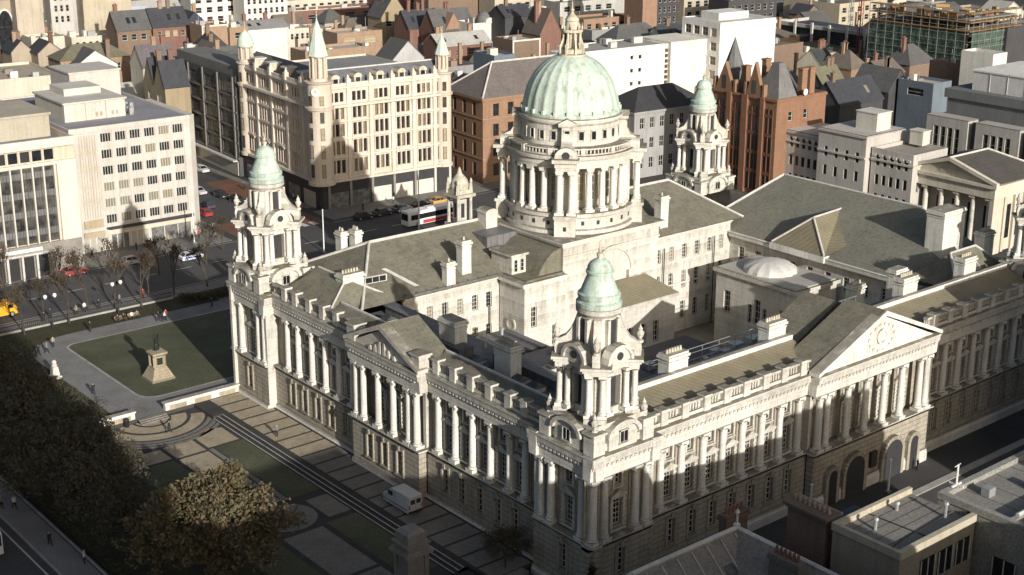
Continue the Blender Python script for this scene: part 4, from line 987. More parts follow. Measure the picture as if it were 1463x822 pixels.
FAR=[
('civic_hall', 'tan stone hall with a huge arched window at the far left of the skyline', 67.1, 342.9, -4, 6.6, 34.9, 22.7, 'tan', ('flat', 0, 'grey'), None, None, {'arch': 1}),
('tower_block', 'plain beige tower block cut off by the top left of the view', 72.5, 337.3, -4, 8.0, 9, 28.7, 'beige', ('flat', 0, 'grey'), None, None, {}),
('tower_block', 'blank pale grey tower block beside the beige tower', 81.9, 346.5, -4, 7.0, 9, 28.7, 'palegrey', ('flat', 0, 'grey'), None, None, {}),
('tower_block', 'narrow grey tower block with three columns of black windows', 83.9, 339.3, -4, 6.9, 9, 28.7, 'lightgrey', ('flat', 0, 'grey'), (3, 4), None, {}),
('tower_block', 'wide blank grey slab block right of the black windowed tower', 92.3, 347.8, -4, 7.4, 9, 26.7, 'palegrey', ('flat', 0, 'grey'), None, None, {}),
('warehouse', 'pale yellow slab sided building at the top left', 95.1, 341.3, -4, 15.5, 9, 24.7, 'sand', ('flat', 0, 'grey'), None, None, {}),
('warehouse', 'low wide shed with a light grey roof far behind the dormered terrace', 129.2, 393.2, -4, 24.7, 12.6, 8.7, 'palegrey', ('gable', 4, 'lightgrey'), None, None, {}),
('brick_terrace', 'red and orange brick terrace with a dark mansard and small dormers', 77.5, 344.6, -4, 10.3, 13.3, 13.7, 'orange', ('mansard', 4, 'slate'), (6, 1), (2, 2), {'dorm': 5}),
('long_building', 'long building under a pale blue metal roof with three dark dormers', 92.6, 355.9, -4, 31.3, 9, 11.7, 'tan', ('gable', 4, 'bluewhite'), None, None, {'dorm': 3}),
('office_block', 'flat roofed cream low block in front of the blue roofed building', 71.7, 325.3, -4, 9.9, 9, 13.2, 'cream', ('flat', 0, 'sand'), None, None, {}),
('office_block', 'low cream strip building with a pale roof edge above the tan hipped roof', 84.4, 326.4, -4, 11.6, 9, 12.2, 'cream', ('flat', 0, 'sand'), (5, 1), None, {}),
('brick_hall', 'brown brick hall with a grey roof and three round dark windows', 91.8, 310.2, -4, 10.5, 9, 15.7, 'brown', ('gable', 5, 'slate'), (3, 1), None, {}),
('brick_hall', 'red brick chapel like house with four pale windows beside the brown hall', 103.6, 311.0, -4, 11.6, 9, 15.7, 'red', ('gable', 5, 'darkslate'), (4, 1), None, {'wincol': 'cream'}),
('slate_house', 'tan walled house with a steep dark slate gable at the left edge', 61.1, 313.2, -4, 6, 9, 11.7, 'tan', ('gable_ns', 3, 'darkslate'), None, None, {}),
('slate_house', 'second tan walled house with dark slate gable, right of the first', 66.1, 306.3, -4, 7.2, 9, 11.7, 'tan', ('gable_ns', 3, 'darkslate'), None, None, {}),
('brick_block', 'brick block with an olive hipped roof and one tall dark opening', 60.4, 276.1, -4, 19.1, 10.2, 13.7, 'brick', ('hip', 3.5, 'olive'), (2, 1), None, {}),
('slate_shed', 'big dark slate roofed shed with a white gutter wall', 62.0, 271.1, -4, 11.7, 9, 12.7, 'white', ('gable_ns', 4, 'slate'), None, None, {}),
('rooftop_block', 'cream parapeted block at the left edge behind the bank', 30.3, 246.5, -4, 17.6, 23.9, 15.7, 'cream', ('flat', 0, 'sand'), None, None, {'plant': 3}),
('office_block', 'white office block with many small windows at the top edge', 140.6, 358.9, -4, 25.2, 9, 18.7, 'white', ('flat', 0, 'grey'), (6, 3), None, {}),
('office_block', 'white gridded slab with rows of slit windows, top of the view', 154.0, 346.2, -4, 16.2, 9, 18.7, 'white', ('flat', 0, 'grey'), (7, 4), None, {}),
('dark_building', 'blue black warehouse with tall blank side between the brick houses', 116.0, 313.8, -4, 6, 9, 15.7, 'navy', ('gable_ns', 3, 'darkslate'), None, None, {}),
('brick_block', 'tan brick block with white edged corners', 112.6, 297.1, -4, 8.5, 9, 16.7, 'brick', ('flat', 0, 'grey'), None, None, {'quoin': 1}),
('brick_block', 'smaller tan brick block with one small window beside the white shed', 120.5, 294.7, -4, 6, 9, 15.7, 'brick', ('flat', 0, 'grey'), (1, 1), None, {}),
('white_shed', 'large blank white walled shed behind the domed corner turret', 126.3, 295.7, -4, 14.5, 9, 14.7, 'white', ('gable', 2, 'grey'), None, None, {}),
('long_building', 'long grey flat roofed range across the upper left', 153.9, 355.7, -4, 51.3, 9, 10.7, 'cream', ('flat', 0, 'lightgrey'), (9, 1), None, {}),
('slate_cottage', 'squat building with a dark pyramid roof', 106.0, 281.4, -4, 6, 9, 12.7, 'white', ('hip', 4, 'darkslate'), None, None, {}),
('arcade', 'long purple grey roof with rooflights above a cream wall', 74.1, 255.7, -4, 9.6, 9, 13.7, 'cream', ('gable', 5, 'mauve'), (4, 1), None, {}),
('stone_hall', 'gothic stone hall with two steep gables facing the street', 56.1, 205.8, -4, 6, 12.6, 16.7, 'stone', ('gables_w', 6, 'darkslate'), None, (2, 1), {}),
('brick_house', 'brown brick house with a rounded gable end', 93.1, 257.4, -4, 6, 9, 13.7, 'brown', ('gable_ns', 4, 'brownroof'), None, None, {}),
('white_house', 'small white rendered house beside the brown gable', 93.0, 264.8, -4, 6, 9, 14.7, 'white', ('flat', 0, 'darkslate'), None, None, {}),
('slate_house', 'grey slate roofed house behind the dark office block', 91.5, 246.0, -4, 6.8, 9, 12.7, 'grey', ('gable', 5, 'slate'), None, None, {}),
('office_block', 'long cream office slab along the top of the view', 180.7, 366.1, -4, 41.6, 9, 12.7, 'cream', ('flat', 0, 'cream'), (12, 1), None, {}),
('brick_row', 'low red brick row with a grey roof below the cream slab', 172.2, 351.9, -4, 39.2, 9, 10.7, 'red', ('flat', 0, 'slate'), (5, 1), None, {}),
('flat_block', 'cream walled flat block with pairs of small windows left of the pointed turret', 140.2, 294.6, -4, 8.7, 9, 13.7, 'cream', ('flat', 0, 'lightgrey'), (4, 1), None, {}),
('flat_block', 'brown brick flat block with two white doors high on its wall', 139.9, 265.4, -4, 15.2, 9, 15.7, 'brick', ('flat', 0, 'lightgrey'), (2, 1), None, {'wincol': 'white'}),
('low_block', 'low flat block with pale rooftop clutter behind the ornate store', 117.5, 246.5, -4, 20.7, 9, 14.7, 'brick', ('flat', 0, 'lightgrey'), None, None, {'plant': 5}),
('stone_church', 'old stone church with a steep gable facing the view', 176.3, 296.0, -4, 9.8, 9, 14.7, 'stone', ('gable_ns', 7, 'slate'), (2, 1), None, {}),
('brick_warehouse', 'huge brown brick warehouse wall at the top centre', 182.6, 278.5, -4, 29.0, 9, 24.7, 'brown', ('flat', 0, 'brownroof'), None, None, {}),
('brick_warehouse', 'red brick block with dark openings left of the huge warehouse', 179.6, 300.2, -4, 21.1, 9, 24.7, 'red', ('flat', 0, 'brownroof'), (3, 2), None, {}),
('brick_house', 'dark red brick house with twin chimneys behind the grey barn roof', 172.2, 274.9, -4, 10.4, 9, 13.7, 'red', ('gable', 5, 'darkslate'), None, None, {'chim': 2}),
('barn', 'grey roofed barn with a pale triangular end', 135.3, 230.6, -4, 10.4, 9, 12.7, 'palegrey', ('gable_ns', 5, 'slate'), None, None, {}),
('slate_hall', 'dark slate roofed hall with a red brick gable', 175.2, 264.8, -4, 14.6, 9, 13.7, 'red', ('gable', 6, 'slate'), None, None, {'gablet': 1}),
('low_block', 'building with long curved grey roof over red brick and white panels', 161.1, 243.6, -4, 18.4, 9, 12.7, 'red', ('gable', 3, 'lightgrey'), (4, 1), None, {'wincol': 'white'}),
('white_hall', 'white hall with a lead dome over its arched entrance', 183.1, 255.9, -4, 12.1, 9, 16.2, 'white', ('flat', 0, 'grey'), None, None, {'dome': 1}),
('tower_block', 'beige tower block with rows of windows at the top centre', 200.7, 267.3, -4, 15.5, 9, 24.7, 'beige', ('flat', 0, 'grey'), (4, 3), None, {}),
('dark_building', 'dark grey slate clad block below the beige tower', 189.3, 247.9, -4, 10.6, 9, 18.7, 'charcoal', ('gable', 3, 'darkslate'), None, None, {}),
('green_building', 'small building with pale green copper walls', 203.4, 254.6, -4, 9.4, 9, 18.7, 'green', ('flat', 0, 'darkslate'), (3, 1), None, {}),
('brick_house', 'red brick house with a sharp pointed gable left of the lantern', 188.1, 229.8, -4, 7.8, 9, 15.7, 'red', ('gable_ns', 7, 'brownroof'), None, None, {}),
('brick_block', 'brown brick box with a flat roof and white corner strip', 168.0, 218.2, -4, 9.8, 9, 16.7, 'brown', ('flat', 0, 'lightgrey'), None, None, {'quoin': 1}),
('plant_shed', 'blue grey steel plant building beyond the hipped slate roof', 138.4, 189.3, -4, 6.5, 9.6, 18.7, 'bluegrey', ('flat', 0, 'lightgrey'), None, None, {}),
('brick_block', 'orange brick block with tall dark windows right of the lantern', 214.8, 240.2, -4, 18.3, 9, 16.7, 'orange', ('flat', 0, 'olive'), (5, 1), None, {}),
('slate_hall', 'dark grey hipped slate roof behind the long white building', 192.6, 201.7, -4, 19.0, 9, 15.7, 'white', ('hip', 4.5, 'slate'), None, None, {}),
('slate_hall', 'blue black slate roof between the grey hip and the white tower', 205.8, 195.3, -4, 11.3, 9, 15.7, 'white', ('gable', 4, 'darkslate'), None, None, {}),
('brick_chimney', 'tall orange brick chimney stack near the top edge', 227.9, 227.3, -4, 6, 9, 30.7, 'orange', ('flat', 0, 'brownroof'), None, None, {'stack': 1}),
('dark_building', 'dark glazed block at the top right of the brick stack', 235.4, 231.1, -4, 13.8, 9, 24.7, 'charcoal', ('flat', 0, 'grey'), (6, 3), None, {}),
('office_block', 'beige office block with windows above the white tower', 247.0, 227.9, -4, 19.3, 9, 22.7, 'beige', ('flat', 0, 'grey'), (5, 4), None, {}),
('grey_building', 'grey block with low windows at the top behind the lantern', 232.3, 271.6, -4, 24.4, 9, 17.7, 'lightgrey', ('flat', 0, 'slate'), (5, 1), None, {}),
('long_building', 'long grey rooftop range in front of the tall brick stack', 212.0, 233.1, -4, 45.0, 9, 14.2, 'grey', ('flat', 0, 'lightgrey'), None, None, {'plant': 4}),
('dark_building', 'dark glass office behind the white tower at the top right', 244.1, 206.1, -4, 21.0, 9, 23.7, 'charcoal', ('flat', 0, 'darkslate'), (7, 3), None, {}),
('brick_house', 'brown hipped slate roofed house with grey rendered side and orange end', 219.2, 139.0, 0, 7.2, 10.3, 13.7, 'orange', ('hip', 4.5, 'brownroof'), None, None, {}),
('glass_hall', 'cream gabled hall with a dark glass roof', 218.7, 148.0, 0, 6, 9, 13.7, 'cream', ('gable', 4, 'darkglass'), None, None, {}),
('flat_block', 'brown flat roofed block behind the gothic turrets', 229.9, 175.5, 0, 13.7, 9, 14.7, 'brown', ('flat', 0, 'olive'), None, None, {}),
('slate_house', 'dark house with two slate slopes right of the gothic block', 199.4, 131.4, 0, 9.0, 9, 11.7, 'charcoal', ('gable', 5, 'olive'), None, None, {}),
('slate_house', 'black walled house with olive slate roof behind the classical offices', 185.5, 116.0, 0, 16.9, 9, 11.7, 'charcoal', ('gable', 5, 'darkslate'), None, None, {}),
('grey_shed', 'grey clad shed with pale flat roof and a dark louvre', 208.5, 106.0, 0, 7.6, 10.2, 15.7, 'bluegrey', ('flat', 0, 'lightgrey'), None, (1, 1), {}),
('slate_house', 'brown slate pyramid roof below the green netting', 243.0, 137.4, 0, 11.7, 9, 12.7, 'brown', ('hip', 5, 'slate'), None, None, {}),
('brick_house', 'red brick house with a pale gable beside the pyramid roof', 230.6, 136.9, 0, 9.4, 9, 11.7, 'red', ('gable', 3, 'brownroof'), None, None, {}),
('brick_block', 'small brown brick box left of the white chimney box', 223.2, 108.7, 0, 6, 9, 18.7, 'brown', ('flat', 0, 'brownroof'), None, None, {}),
('service_tower', 'bright white box tower on the roofs at the far right', 220.8, 98.1, 0, 6, 9, 22.7, 'white', ('flat', 0, 'lightgrey'), None, None, {'stack': 1}),
('dark_building', 'black clad block at the right edge beside the scaffold', 280.3, 131.4, 0, 30.1, 10.1, 20.7, 'charcoal', ('flat', 0, 'tan'), None, None, {}),
('terrace_block', 'dark slate house row behind the roof boxes of the classical offices', 205.9, 117.0, 0, 8.7, 11.6, 12.7, 'charcoal', ('gable_ns', 5, 'slate'), None, None, {}),
('brick_row', 'low brown brick row at the foot of the car park frame', 264.8, 186.4, 0, 28.2, 19.9, 7.7, 'brown', ('flat', 0, 'olive'), None, None, {'plant': 3}),
('site_block', 'half built concrete floors full of materials at the top right', 341.8, 239.4, 0, 28.9, 26.9, 12.7, 'sand', ('flat', 0, 'brownroof'), (6, 2), None, {'plant': 9}),
]

CATN = dict(civic_hall='hall', tower_block='tower block', warehouse='warehouse', brick_terrace='terrace', long_building='building', office_block='office block', brick_hall='hall', slate_house='house', brick_block='building', slate_shed='shed',
  rooftop_block='building', dark_building='building', white_shed='shed', slate_cottage='house', arcade='arcade', stone_hall='hall', brick_house='house', white_house='house', brick_row='building', flat_block='building', low_block='building', stone_church='church',
  brick_warehouse='warehouse', barn='barn', slate_hall='hall', white_hall='hall', green_building='building', plant_shed='shed', brick_chimney='chimney stack', grey_building='building', glass_hall='hall', grey_shed='shed', service_tower='tower', terrace_block='terrace', site_block='building site')
for nm, lab, x, y, rot, w, d, h, wall, roof, S_, W__, ex in FAR:
    sp = dict(n=S_[0], m=S_[1], z1=max(1.0, h*.35 if S_[1] == 1 else h*.2), glass='glass_dark' if not ex.get('wincol') else 'glass_blind') if S_ else None
    if sp and S_[1] == 1: sp['wh'] = 1.8; sp['z1'] = h-3.4
    if sp and S_[1] > 1: sp['fh'] = 3.3; sp['z1'] = h-3.3*S_[1]-.3
    wp = dict(n=W__[0], m=W__[1], glass='glass_dark', wh=1.8, fh=3.2, z1=h-3.2*W__[1]-.4) if W__ else None
    z0 = GZ
    t = building(nm, lab, CATN[nm], x, y, rot, w, d, h, wall, sp, wp, roof, frame='white_frame')
    rr = random.Random(int(x*3+y))
    if roof[0] == 'flat' and not ex.get('stack'):
        for i in range(rr.randint(2, 5)):
            b = MB(); b.cbox(rr.uniform(1.3, w-1.3), rr.uniform(1.3, d-1.3), rr.uniform(.3, 1.2), rr.uniform(.3, 1.0), h-.7, h+rr.uniform(-.2, 1.5)); sub(t, 'roof_plant', b, 'paint', rr.choice([(.5,.5,.48), (.32,.32,.32), (.6,.56,.47), (.24,.2,.16)]))
        b = MB(); u = rr.uniform(1, w-1); b.tube((u, d*.6, h-.7), (u, d*.6, h+rr.uniform(1.5, 3.5)), .07, n=4); sub(t, 'aerial', b, 'steel')
    elif roof[0] != 'flat':
        for i in range(rr.randint(1, 2)):
            b = MB(); u = rr.uniform(.8, w-.8); zc = h+roof[1]*.55; b.cbox(u, d*.5, .55, .4, h, h+roof[1]+1.6); b.cbox(u, d*.5, .66, .5, h+roof[1]+1.6, h+roof[1]+1.9)
            cs = sub(t, 'chimney', b, 'wall_brick', PAL[rr.choice(['red', 'brick', 'brown'])])
            for q in (-.25, .25): p = MB(); p.lathe(u+q, d*.5, [(.14, h+roof[1]+1.9), (.1, h+roof[1]+2.4)], 6); p.build('chimney_pot', 'terracotta', cs)
        if roof[0] == 'gable' and w > 8:
            k = roof[1]/(d/2)
            for i in range(rr.randint(1, 3)):
                u = rr.uniform(1, w-2); b = MB(); b.add([(u, d*.14, h+k*d*.14+.05), (u+1.1, d*.14, h+k*d*.14+.05), (u+1.1, d*.3, h+k*d*.3+.05), (u, d*.3, h+k*d*.3+.05)], [(0, 1, 2, 3)]); sub(t, 'skylight', b, 'glass')
    if ex.get('plant'):
        for i in range(ex['plant']):
            b = MB(); bx, by = R.uniform(1.2, w-1.2), R.uniform(1, d-1); b.cbox(bx, by, R.uniform(.4, 1.1), R.uniform(.4, 1.0), h-.7, h+R.uniform(.2, 1.3))
            sub(t, 'roof_plant', b, 'paint', R.choice([(.6,.6,.58), (.4,.4,.4), (.7,.68,.6), (.3,.2,.12)]))
    if ex.get('dorm'):
        for i in range(ex['dorm']):
            u = w*(i+.5)/ex['dorm']; b = MB(); b.box(u-.7, u+.7, .3, 2.2, h+.3, h+1.9, 0); b.box(u-.5, u+.5, .22, .298, h+.5, h+1.6, 1); b.yprism([(u-.9, h+1.9), (u+.9, h+1.9), (u, h+2.6)], .2, 2.6, 2)
            sub(t, 'dormer', b, ['white_frame', 'glass_dark', 'roof_dark'])
    if ex.get('arch'):
        b = MB(); b.M = T(w-2.9, 0, 0); n = 10
        b.yprism([(2.2*math.cos(PI*i/n), h-8+5*math.sin(PI*i/n)) for i in range(n+1)][::-1], -.12, -.03, 1); b.box(-2.2, 2.2, -.12, -.03, h-16, h-8.05, 1)
        for i in range(n):
            a0, a1 = PI*i/n, PI*(i+1)/n
            b.yprism([(2.2*math.cos(a0), h-8+5*math.sin(a0)), (2.7*math.cos(a0), h-8+5.6*math.sin(a0)), (2.7*math.cos(a1), h-8+5.6*math.sin(a1)), (2.2*math.cos(a1), h-8+5*math.sin(a1))], -.4, -.02, 0)
        sub(t, 'arched_window', b, ['stone', 'glass_dark'])
    if ex.get('quoin'):
        b = MB()
        for u in (0, w-.5): b.box(u, u+.5, -.08, -.003, 0, h-.02)
        b.box(.5, w-.5, -.08, -.003, h-.5, h-.02); sub(t, 'quoin_strip', b, 'plaster')
    if ex.get('chim'):
        for i in range(ex['chim']):
            b = MB(); u = w*(.25+.5*i); b.box(u-.5, u+.5, d/2-.5, d/2+.5, h+1, h+7.5); b.box(u-.62, u+.62, d/2-.62, d/2+.62, h+7.5, h+7.9); sub(t, 'chimney', b, 'wall_brick', PAL['red'])
    if ex.get('gablet'):
        b = MB(); u = w*.45; b.yprism([(u-3, h), (u+3, h), (u, h+5)], -.3, 3.4, 0); sub(t, 'gablet', b, 'wall_brick', PAL['orange'])
    if ex.get('dome'):
        b = MB(); b.lathe(w/2, 3, [(2.6, h-.8), (2.6, h+.4), (2.3, h+1.6), (1.4, h+2.7), (0.05, h+3.2)], 16); sub(t, 'lead_dome', b, 'roof_lead')
        b = MB(); n = 8; b.yprism([(w/2+1.6*math.cos(PI*i/n), h-.3+1.8*math.sin(PI*i/n)) for i in range(n+1)][::-1], -.3, 1.5); sub(t, 'arched_gable', b, 'lead_white')

# low roofs packed between the bigger blocks
INFILL = [(320.3, 234.1, 12.2, 11.7, 7.3), (223.3, 258.6, 13.5, 9.4, 8.8), (218.3, 168.6, 8.6, 8.8, 10.3), (149.2, 229.1, 14.2, 11.6, 9.2), (395.4, 205.3, 15.7, 10.1, 8.5), (363.8, 220.2, 14.3, 9.3, 10.3), (264.6, 284.8, 13.9, 9.1, 10.4), (167.2, 254.9, 9.3, 8.3, 10.4), (160.2, 207.6, 10.5, 7.9, 8.1), (266.2, 209.3, 15.6, 12.5, 9.7), (299.0, 240.7, 14.1, 11.4, 9.4), (140.7, 215.1, 13.5, 10.0, 8.4), (153.1, 310.1, 12.8, 12.3, 10.4), (62.8, 253.9, 8.0, 7.7, 7.2), (199.2, 223.8, 9.7, 8.6, 9.8), (391.9, 215.9, 16.5, 12.9, 9.0), (237.6, 148.5, 9.4, 7.9, 7.4), (268.9, 170.4, 10.8, 8.7, 7.4), (408.1, 248.4, 13.4, 9.3, 7.7), (138.7, 413.1, 17.0, 10.7, 6.9), (171.5, 311.8, 15.9, 9.5, 7.7), (210.9, 228.3, 9.4, 7.5, 7.7), (346.2, 274.9, 8.8, 8.0, 6.5), (306.8, 209.2, 14.5, 12.9, 8.3), (247.7, 177.3, 13.8, 12.3, 10.0), (182.9, 219.3, 8.0, 7.3, 8.5), (154.3, 294.4, 14.6, 11.8, 8.9), (171.4, 322.9, 9.2, 8.2, 10.0), (331.6, 246.7, 8.7, 8.2, 8.9), (62.1, 294.3, 8.6, 8.0, 6.8), (405.0, 261.5, 13.3, 9.6, 7.5), (182.2, 323.4, 8.6, 7.7, 7.8), (167.7, 230.8, 8.7, 7.0, 8.8), (366.7, 230.0, 9.6, 7.6, 7.3), (155.5, 326.2, 10.3, 8.8, 9.6), (313.9, 224.6, 10.4, 7.3, 6.8), (263.8, 322.0, 13.6, 11.5, 9.5), (314.3, 199.8, 10.5, 7.8, 10.5), (138.5, 277.4, 8.2, 7.5, 10.2), (315.8, 247.0, 13.3, 9.1, 6.7), (412.7, 215.4, 9.9, 8.0, 6.9), (222.9, 160.0, 10.1, 7.2, 9.1), (379.4, 217.2, 12.0, 12.9, 8.4), (139.1, 203.5, 10.5, 7.8, 8.0)]

PLACEW = (('left', 0), ('centre', 1), ('right', 2))
seenlab = {}
for i, (x, y, w, d, h) in enumerate(INFILL):
    rr = random.Random(int(x*7+y*13)); wc = rr.choice(['brick', 'brown', 'red', 'tan', 'beige', 'grey', 'cream', 'lightgrey']); rc = rr.choice(['slate', 'darkslate', 'olive', 'brownroof', 'slate', 'lightgrey']); kd = rr.choice(['gable', 'flat', 'flat', 'flat', 'hip', 'gable_ns'])
    if kd == 'flat': rc = rr.choice(['grey', 'lightgrey', 'sand', 'slate'])
    kw = {'gable': 'gabled', 'gable_ns': 'end gabled', 'flat': 'flat roofed', 'hip': 'hip roofed'}[kd]
    cw = {'brick': 'tan brick', 'brown': 'brown brick', 'red': 'red brick', 'tan': 'tan stone', 'beige': 'beige', 'grey': 'grey', 'cream': 'cream', 'lightgrey': 'pale grey'}[wc]
    rw = {'slate': 'grey slate', 'darkslate': 'black slate', 'olive': 'mossy', 'brownroof': 'brown tiled', 'lightgrey': 'pale grey', 'grey': 'grey felt', 'sand': 'sandy'}[rc]
    near = min((o for o in SC.objects if o.get('category') and o.type == 'EMPTY' and o.name.split('.')[0] != 'city_hall' and not o.get('infill')), key=lambda o: (o.location.x-x)**2+(o.location.y-y)**2)
    lab = 'low %s %s house, %s roof, near the %s' % (cw, kw, rw, ' '.join(near['label'].split()[:5]))
    seenlab[lab] = seenlab.get(lab, 0)+1
    if seenlab[lab] > 1: continue
    t = building('low_house', lab, 'house', x, y, rr.choice([-4, -4, 0]), w, d, h, wc, dict(n=max(2, int(w/3)), m=1, z1=h-2.6, wh=1.5, glass='glass_dark') if rr.random() < .6 else None, None, (kd, rr.uniform(2.5, 4.5), rc)); t['infill'] = 1
    if rr.random() < .6:
        b = MB(); u = rr.uniform(1, w-1); v = d*.5; b.cbox(u, v, .5, .35, h-.5, h+5.2); b.cbox(u, v, .6, .45, h+5.2, h+5.5); sub(t, 'chimney', b, 'wall_brick', PAL['brick'])
    if kd == 'flat':
        for k in range(rr.randint(1, 4)): b = MB(); b.cbox(rr.uniform(1.5, w-1.5), rr.uniform(1.5, d-1.5), rr.uniform(.4, 1.3), rr.uniform(.4, 1), h-.7, h+rr.uniform(0, 1.4)); sub(t, 'roof_plant', b, 'paint', rr.choice([(.5,.5,.48), (.3,.3,.3), (.6,.55,.45), (.3,.2,.14)]))
# ---------------- the bank corner: two office blocks on the far side of the square
t = building('office_block', 'white six storey corner block with paired windows above the shopping street', 'office block', 9.4, 147.0, -1.5, 22.8, 36, 23.0, (.57, .545, .5),
   dict(n=6, m=6, ml=5.3, mr=1.0, z1=4.95, fh=3.0, ww=2.0, wh=1.7, style='sash', nx=4, nz=1, glass='glass'), None, ('flat', 0, (.3, .3, .33)), parapet=.25)
b = MB()
for i in range(7): b.box(1.7+i*.48, 1.85+i*.48, -.14, -.003, 6.5, 21.6)
for z in (9.4, 12.4, 15.4, 18.4): b.box(1.55, 4.85, -.07, -.004, z-.5, z+.5)
sub(t, 'screen_panel', b, 'wall', (.55, .5, .42))
b = MB(); b.box(0, 22.8, -.18, -.003, 22.2, 23.05)
for u in (5.2, 8.0, 10.75, 13.5, 16.25, 19.0, 21.7): b.box(u-.13, u+.13, -.08, -.004, 4.6, 22.19)
sub(t, 'facade_trim', b, 'wall', (.6, .575, .53))
b = MB(); b.prism([(5.5,-.01),(22.6,-.01),(22.0,-1.1),(6,-.8)], 4.0, 4.35); sub(t, 'canopy', b, 'dark_frame')
b = MB(); b.box(5.6, 22.0, -.1, -.006, 2.95, 3.95); sub(t, 'fascia_sign', b, 'wall', (.66, .6, .5))
for u0, u1 in ((1.0, 4.6), (6.2, 9.6), (10.0, 13.4), (13.8, 21.8)):
    b = MB(); b.box(u0, u1, -.06, -.005, .1, 2.85, 0)
    for k in range(4): u = u0+(u1-u0)*k/3; b.box(u-.08, u+.08, -.12, -.007, .1, 2.85, 1)
    sub(t, 'shopfront', b, ['shop_glass', 'plaster'])
b = MB(); b.box(1.2, 5.1, -.3, -.01, 3.0, 3.9); b.box(1.4, 4.9, -.34, -.31, 4.7, 6.2); sub(t, 'entrance_surround', b, 'wall', (.45, .37, .26))
b = MB(); b.box(22.8, 24.2, 1.0, 20, 0, 22.8); b.add([(22.8,0,0),(24.2,1.0,0),(24.2,1.0,22.8),(22.8,0,22.8)], [(0,1,2,3)]); b.prism([(22.8,0),(24.2,1.0),(24.2,20),(22.8,20)], 22.8, 22.9); sub(t, 'corner_bay', b, 'wall', (.6, .57, .51))
b = MB()
for z in (4.95, 8, 11, 14, 17): b.box(24.201, 24.26, 2, 12, z, z+1.6)
sub(t, 'side_glazing', b, 'glass_dark')
ph = MB(); ph.box(2.4, 13.8, 7.5, 22, 22.7, 26.0); sub(t, 'penthouse', ph, 'wall', (.6, .57, .5))
b = MB(); b.box(2.1, 14.1, 7.2, 22.3, 26.0, 26.3); b.box(5, 12, 14, 21, 26.3, 27.6); sub(t, 'penthouse_roof', b, 'flat_any', (.62, .6, .54))
b = MB()
for u in (6.3, 10.1): b.box(u-.06, u+.06, 7.42, 7.498, 22.7, 26.0)
for u in (8.4, 9.2, 11.4, 12.2): b.box(u-.25, u+.25, 7.42, 7.497, 23.3, 24.1)
sub(t, 'penthouse_panel', b, 'wall', (.4, .36, .3))
b = MB(); b.box(10, 20, 24, 34, 22.7, 28.5); b.box(9.8, 20.2, 23.8, 34.2, 28.5, 28.8); sub(t, 'stair_tower', b, 'wall', (.58, .55, .5))
for i in range(9):
    b = MB(); b.cbox(R.uniform(14.6, 16.4), R.uniform(8, 16), .35, .35, 22.7, 22.7+R.uniform(1, 2.2)); sub(t, 'flue', b, 'steel')

t = building('bank_building', 'dark glazed bank with pale vertical fins at the left edge of the view', 'bank', -23, 140.2, -1.5, 30.0, 40, 23.6, (.62, .55, .43),
   dict(n=13, m=1, ml=.6, mr=3.2, z1=19.9, wh=2.0, ww=1.75, style='sash', nx=1, nz=1, glass='glass_dark'), None, ('flat', 0, (.28, .28, .29)), parapet=.9)
b = MB(); b.box(.2, 26.6, .0-.12, -.004, 6.0, 19.0, 0)
for i in range(4): b.box(.2, 26.6, -.16, -.121, 7.3+i*3.3, 8.4+i*3.3, 1)
for i in range(56): b.box(.2+i*.475, .26+i*.475, -.17, -.122, 6.0, 19.0, 2)
sub(t, 'curtain_wall', b, ['glass_panel', 'roof_lead', 'dark_frame'])
for i in range(15):
    b = MB(); b.box(.1+i*1.86, .34+i*1.86, -.75, -.18, 5.9, 19.2); sub(t, 'fin', b, 'plaster')
b = MB(); b.box(-.1, 30.1, -.6, -.006, 22.2, 23.7); b.box(-.1, 30.1, -.5, -.006, 19.2, 19.75); b.box(26.8, 30.1, -.4, -.006, 5.2, 19.19); sub(t, 'facade_trim', b, 'plaster')
b = MB(); b.box(0, 30, -.5, -.01, -.2, 5.8); sub(t, 'ground_floor', b, 'granite')
b = MB()
for i in range(9): b.box(2+i*2.5, 3.9+i*2.5, -.56, -.501, 0, 3.9)
sub(t, 'shopfront', b, 'glass_dark')
b = MB()
for i in range(9): b.box(1.6+i*2.5, 1.95+i*2.5, -1.3, -1.0, -.2, 4.3)
b.box(1.2, 25, -1.4, -.52, 4.3, 4.6); sub(t, 'colonnade', b, 'lead_white')
b = MB(); b.box(16.5, 23, -.64, -.52, 4.75, 5.35); sub(t, 'sign_board', b, 'white_metal')
b = MB(); b.box(18, 28.5, 6, 20, 22.7, 26.5); b.box(17.7, 28.8, 5.7, 20.3, 26.5, 26.9); sub(t, 'penthouse', b, 'wall', (.45, .41, .33))
b = MB(); b.box(3, 14, 12, 26, 22.7, 28.0); sub(t, 'plant_room', b, 'wall', (.6, .56, .47))
for i in range(14):
    b = MB(); b.cbox(R.uniform(2, 27), R.uniform(1.5, 11), R.uniform(.3, .9), R.uniform(.3, .9), 22.7, 23.2+R.uniform(.3, 1.3)); sub(t, 'roof_plant', b, 'paint', R.choice([(.6,.6,.6), (.15,.25,.24), (.7,.7,.68), (.25,.25,.25)]))

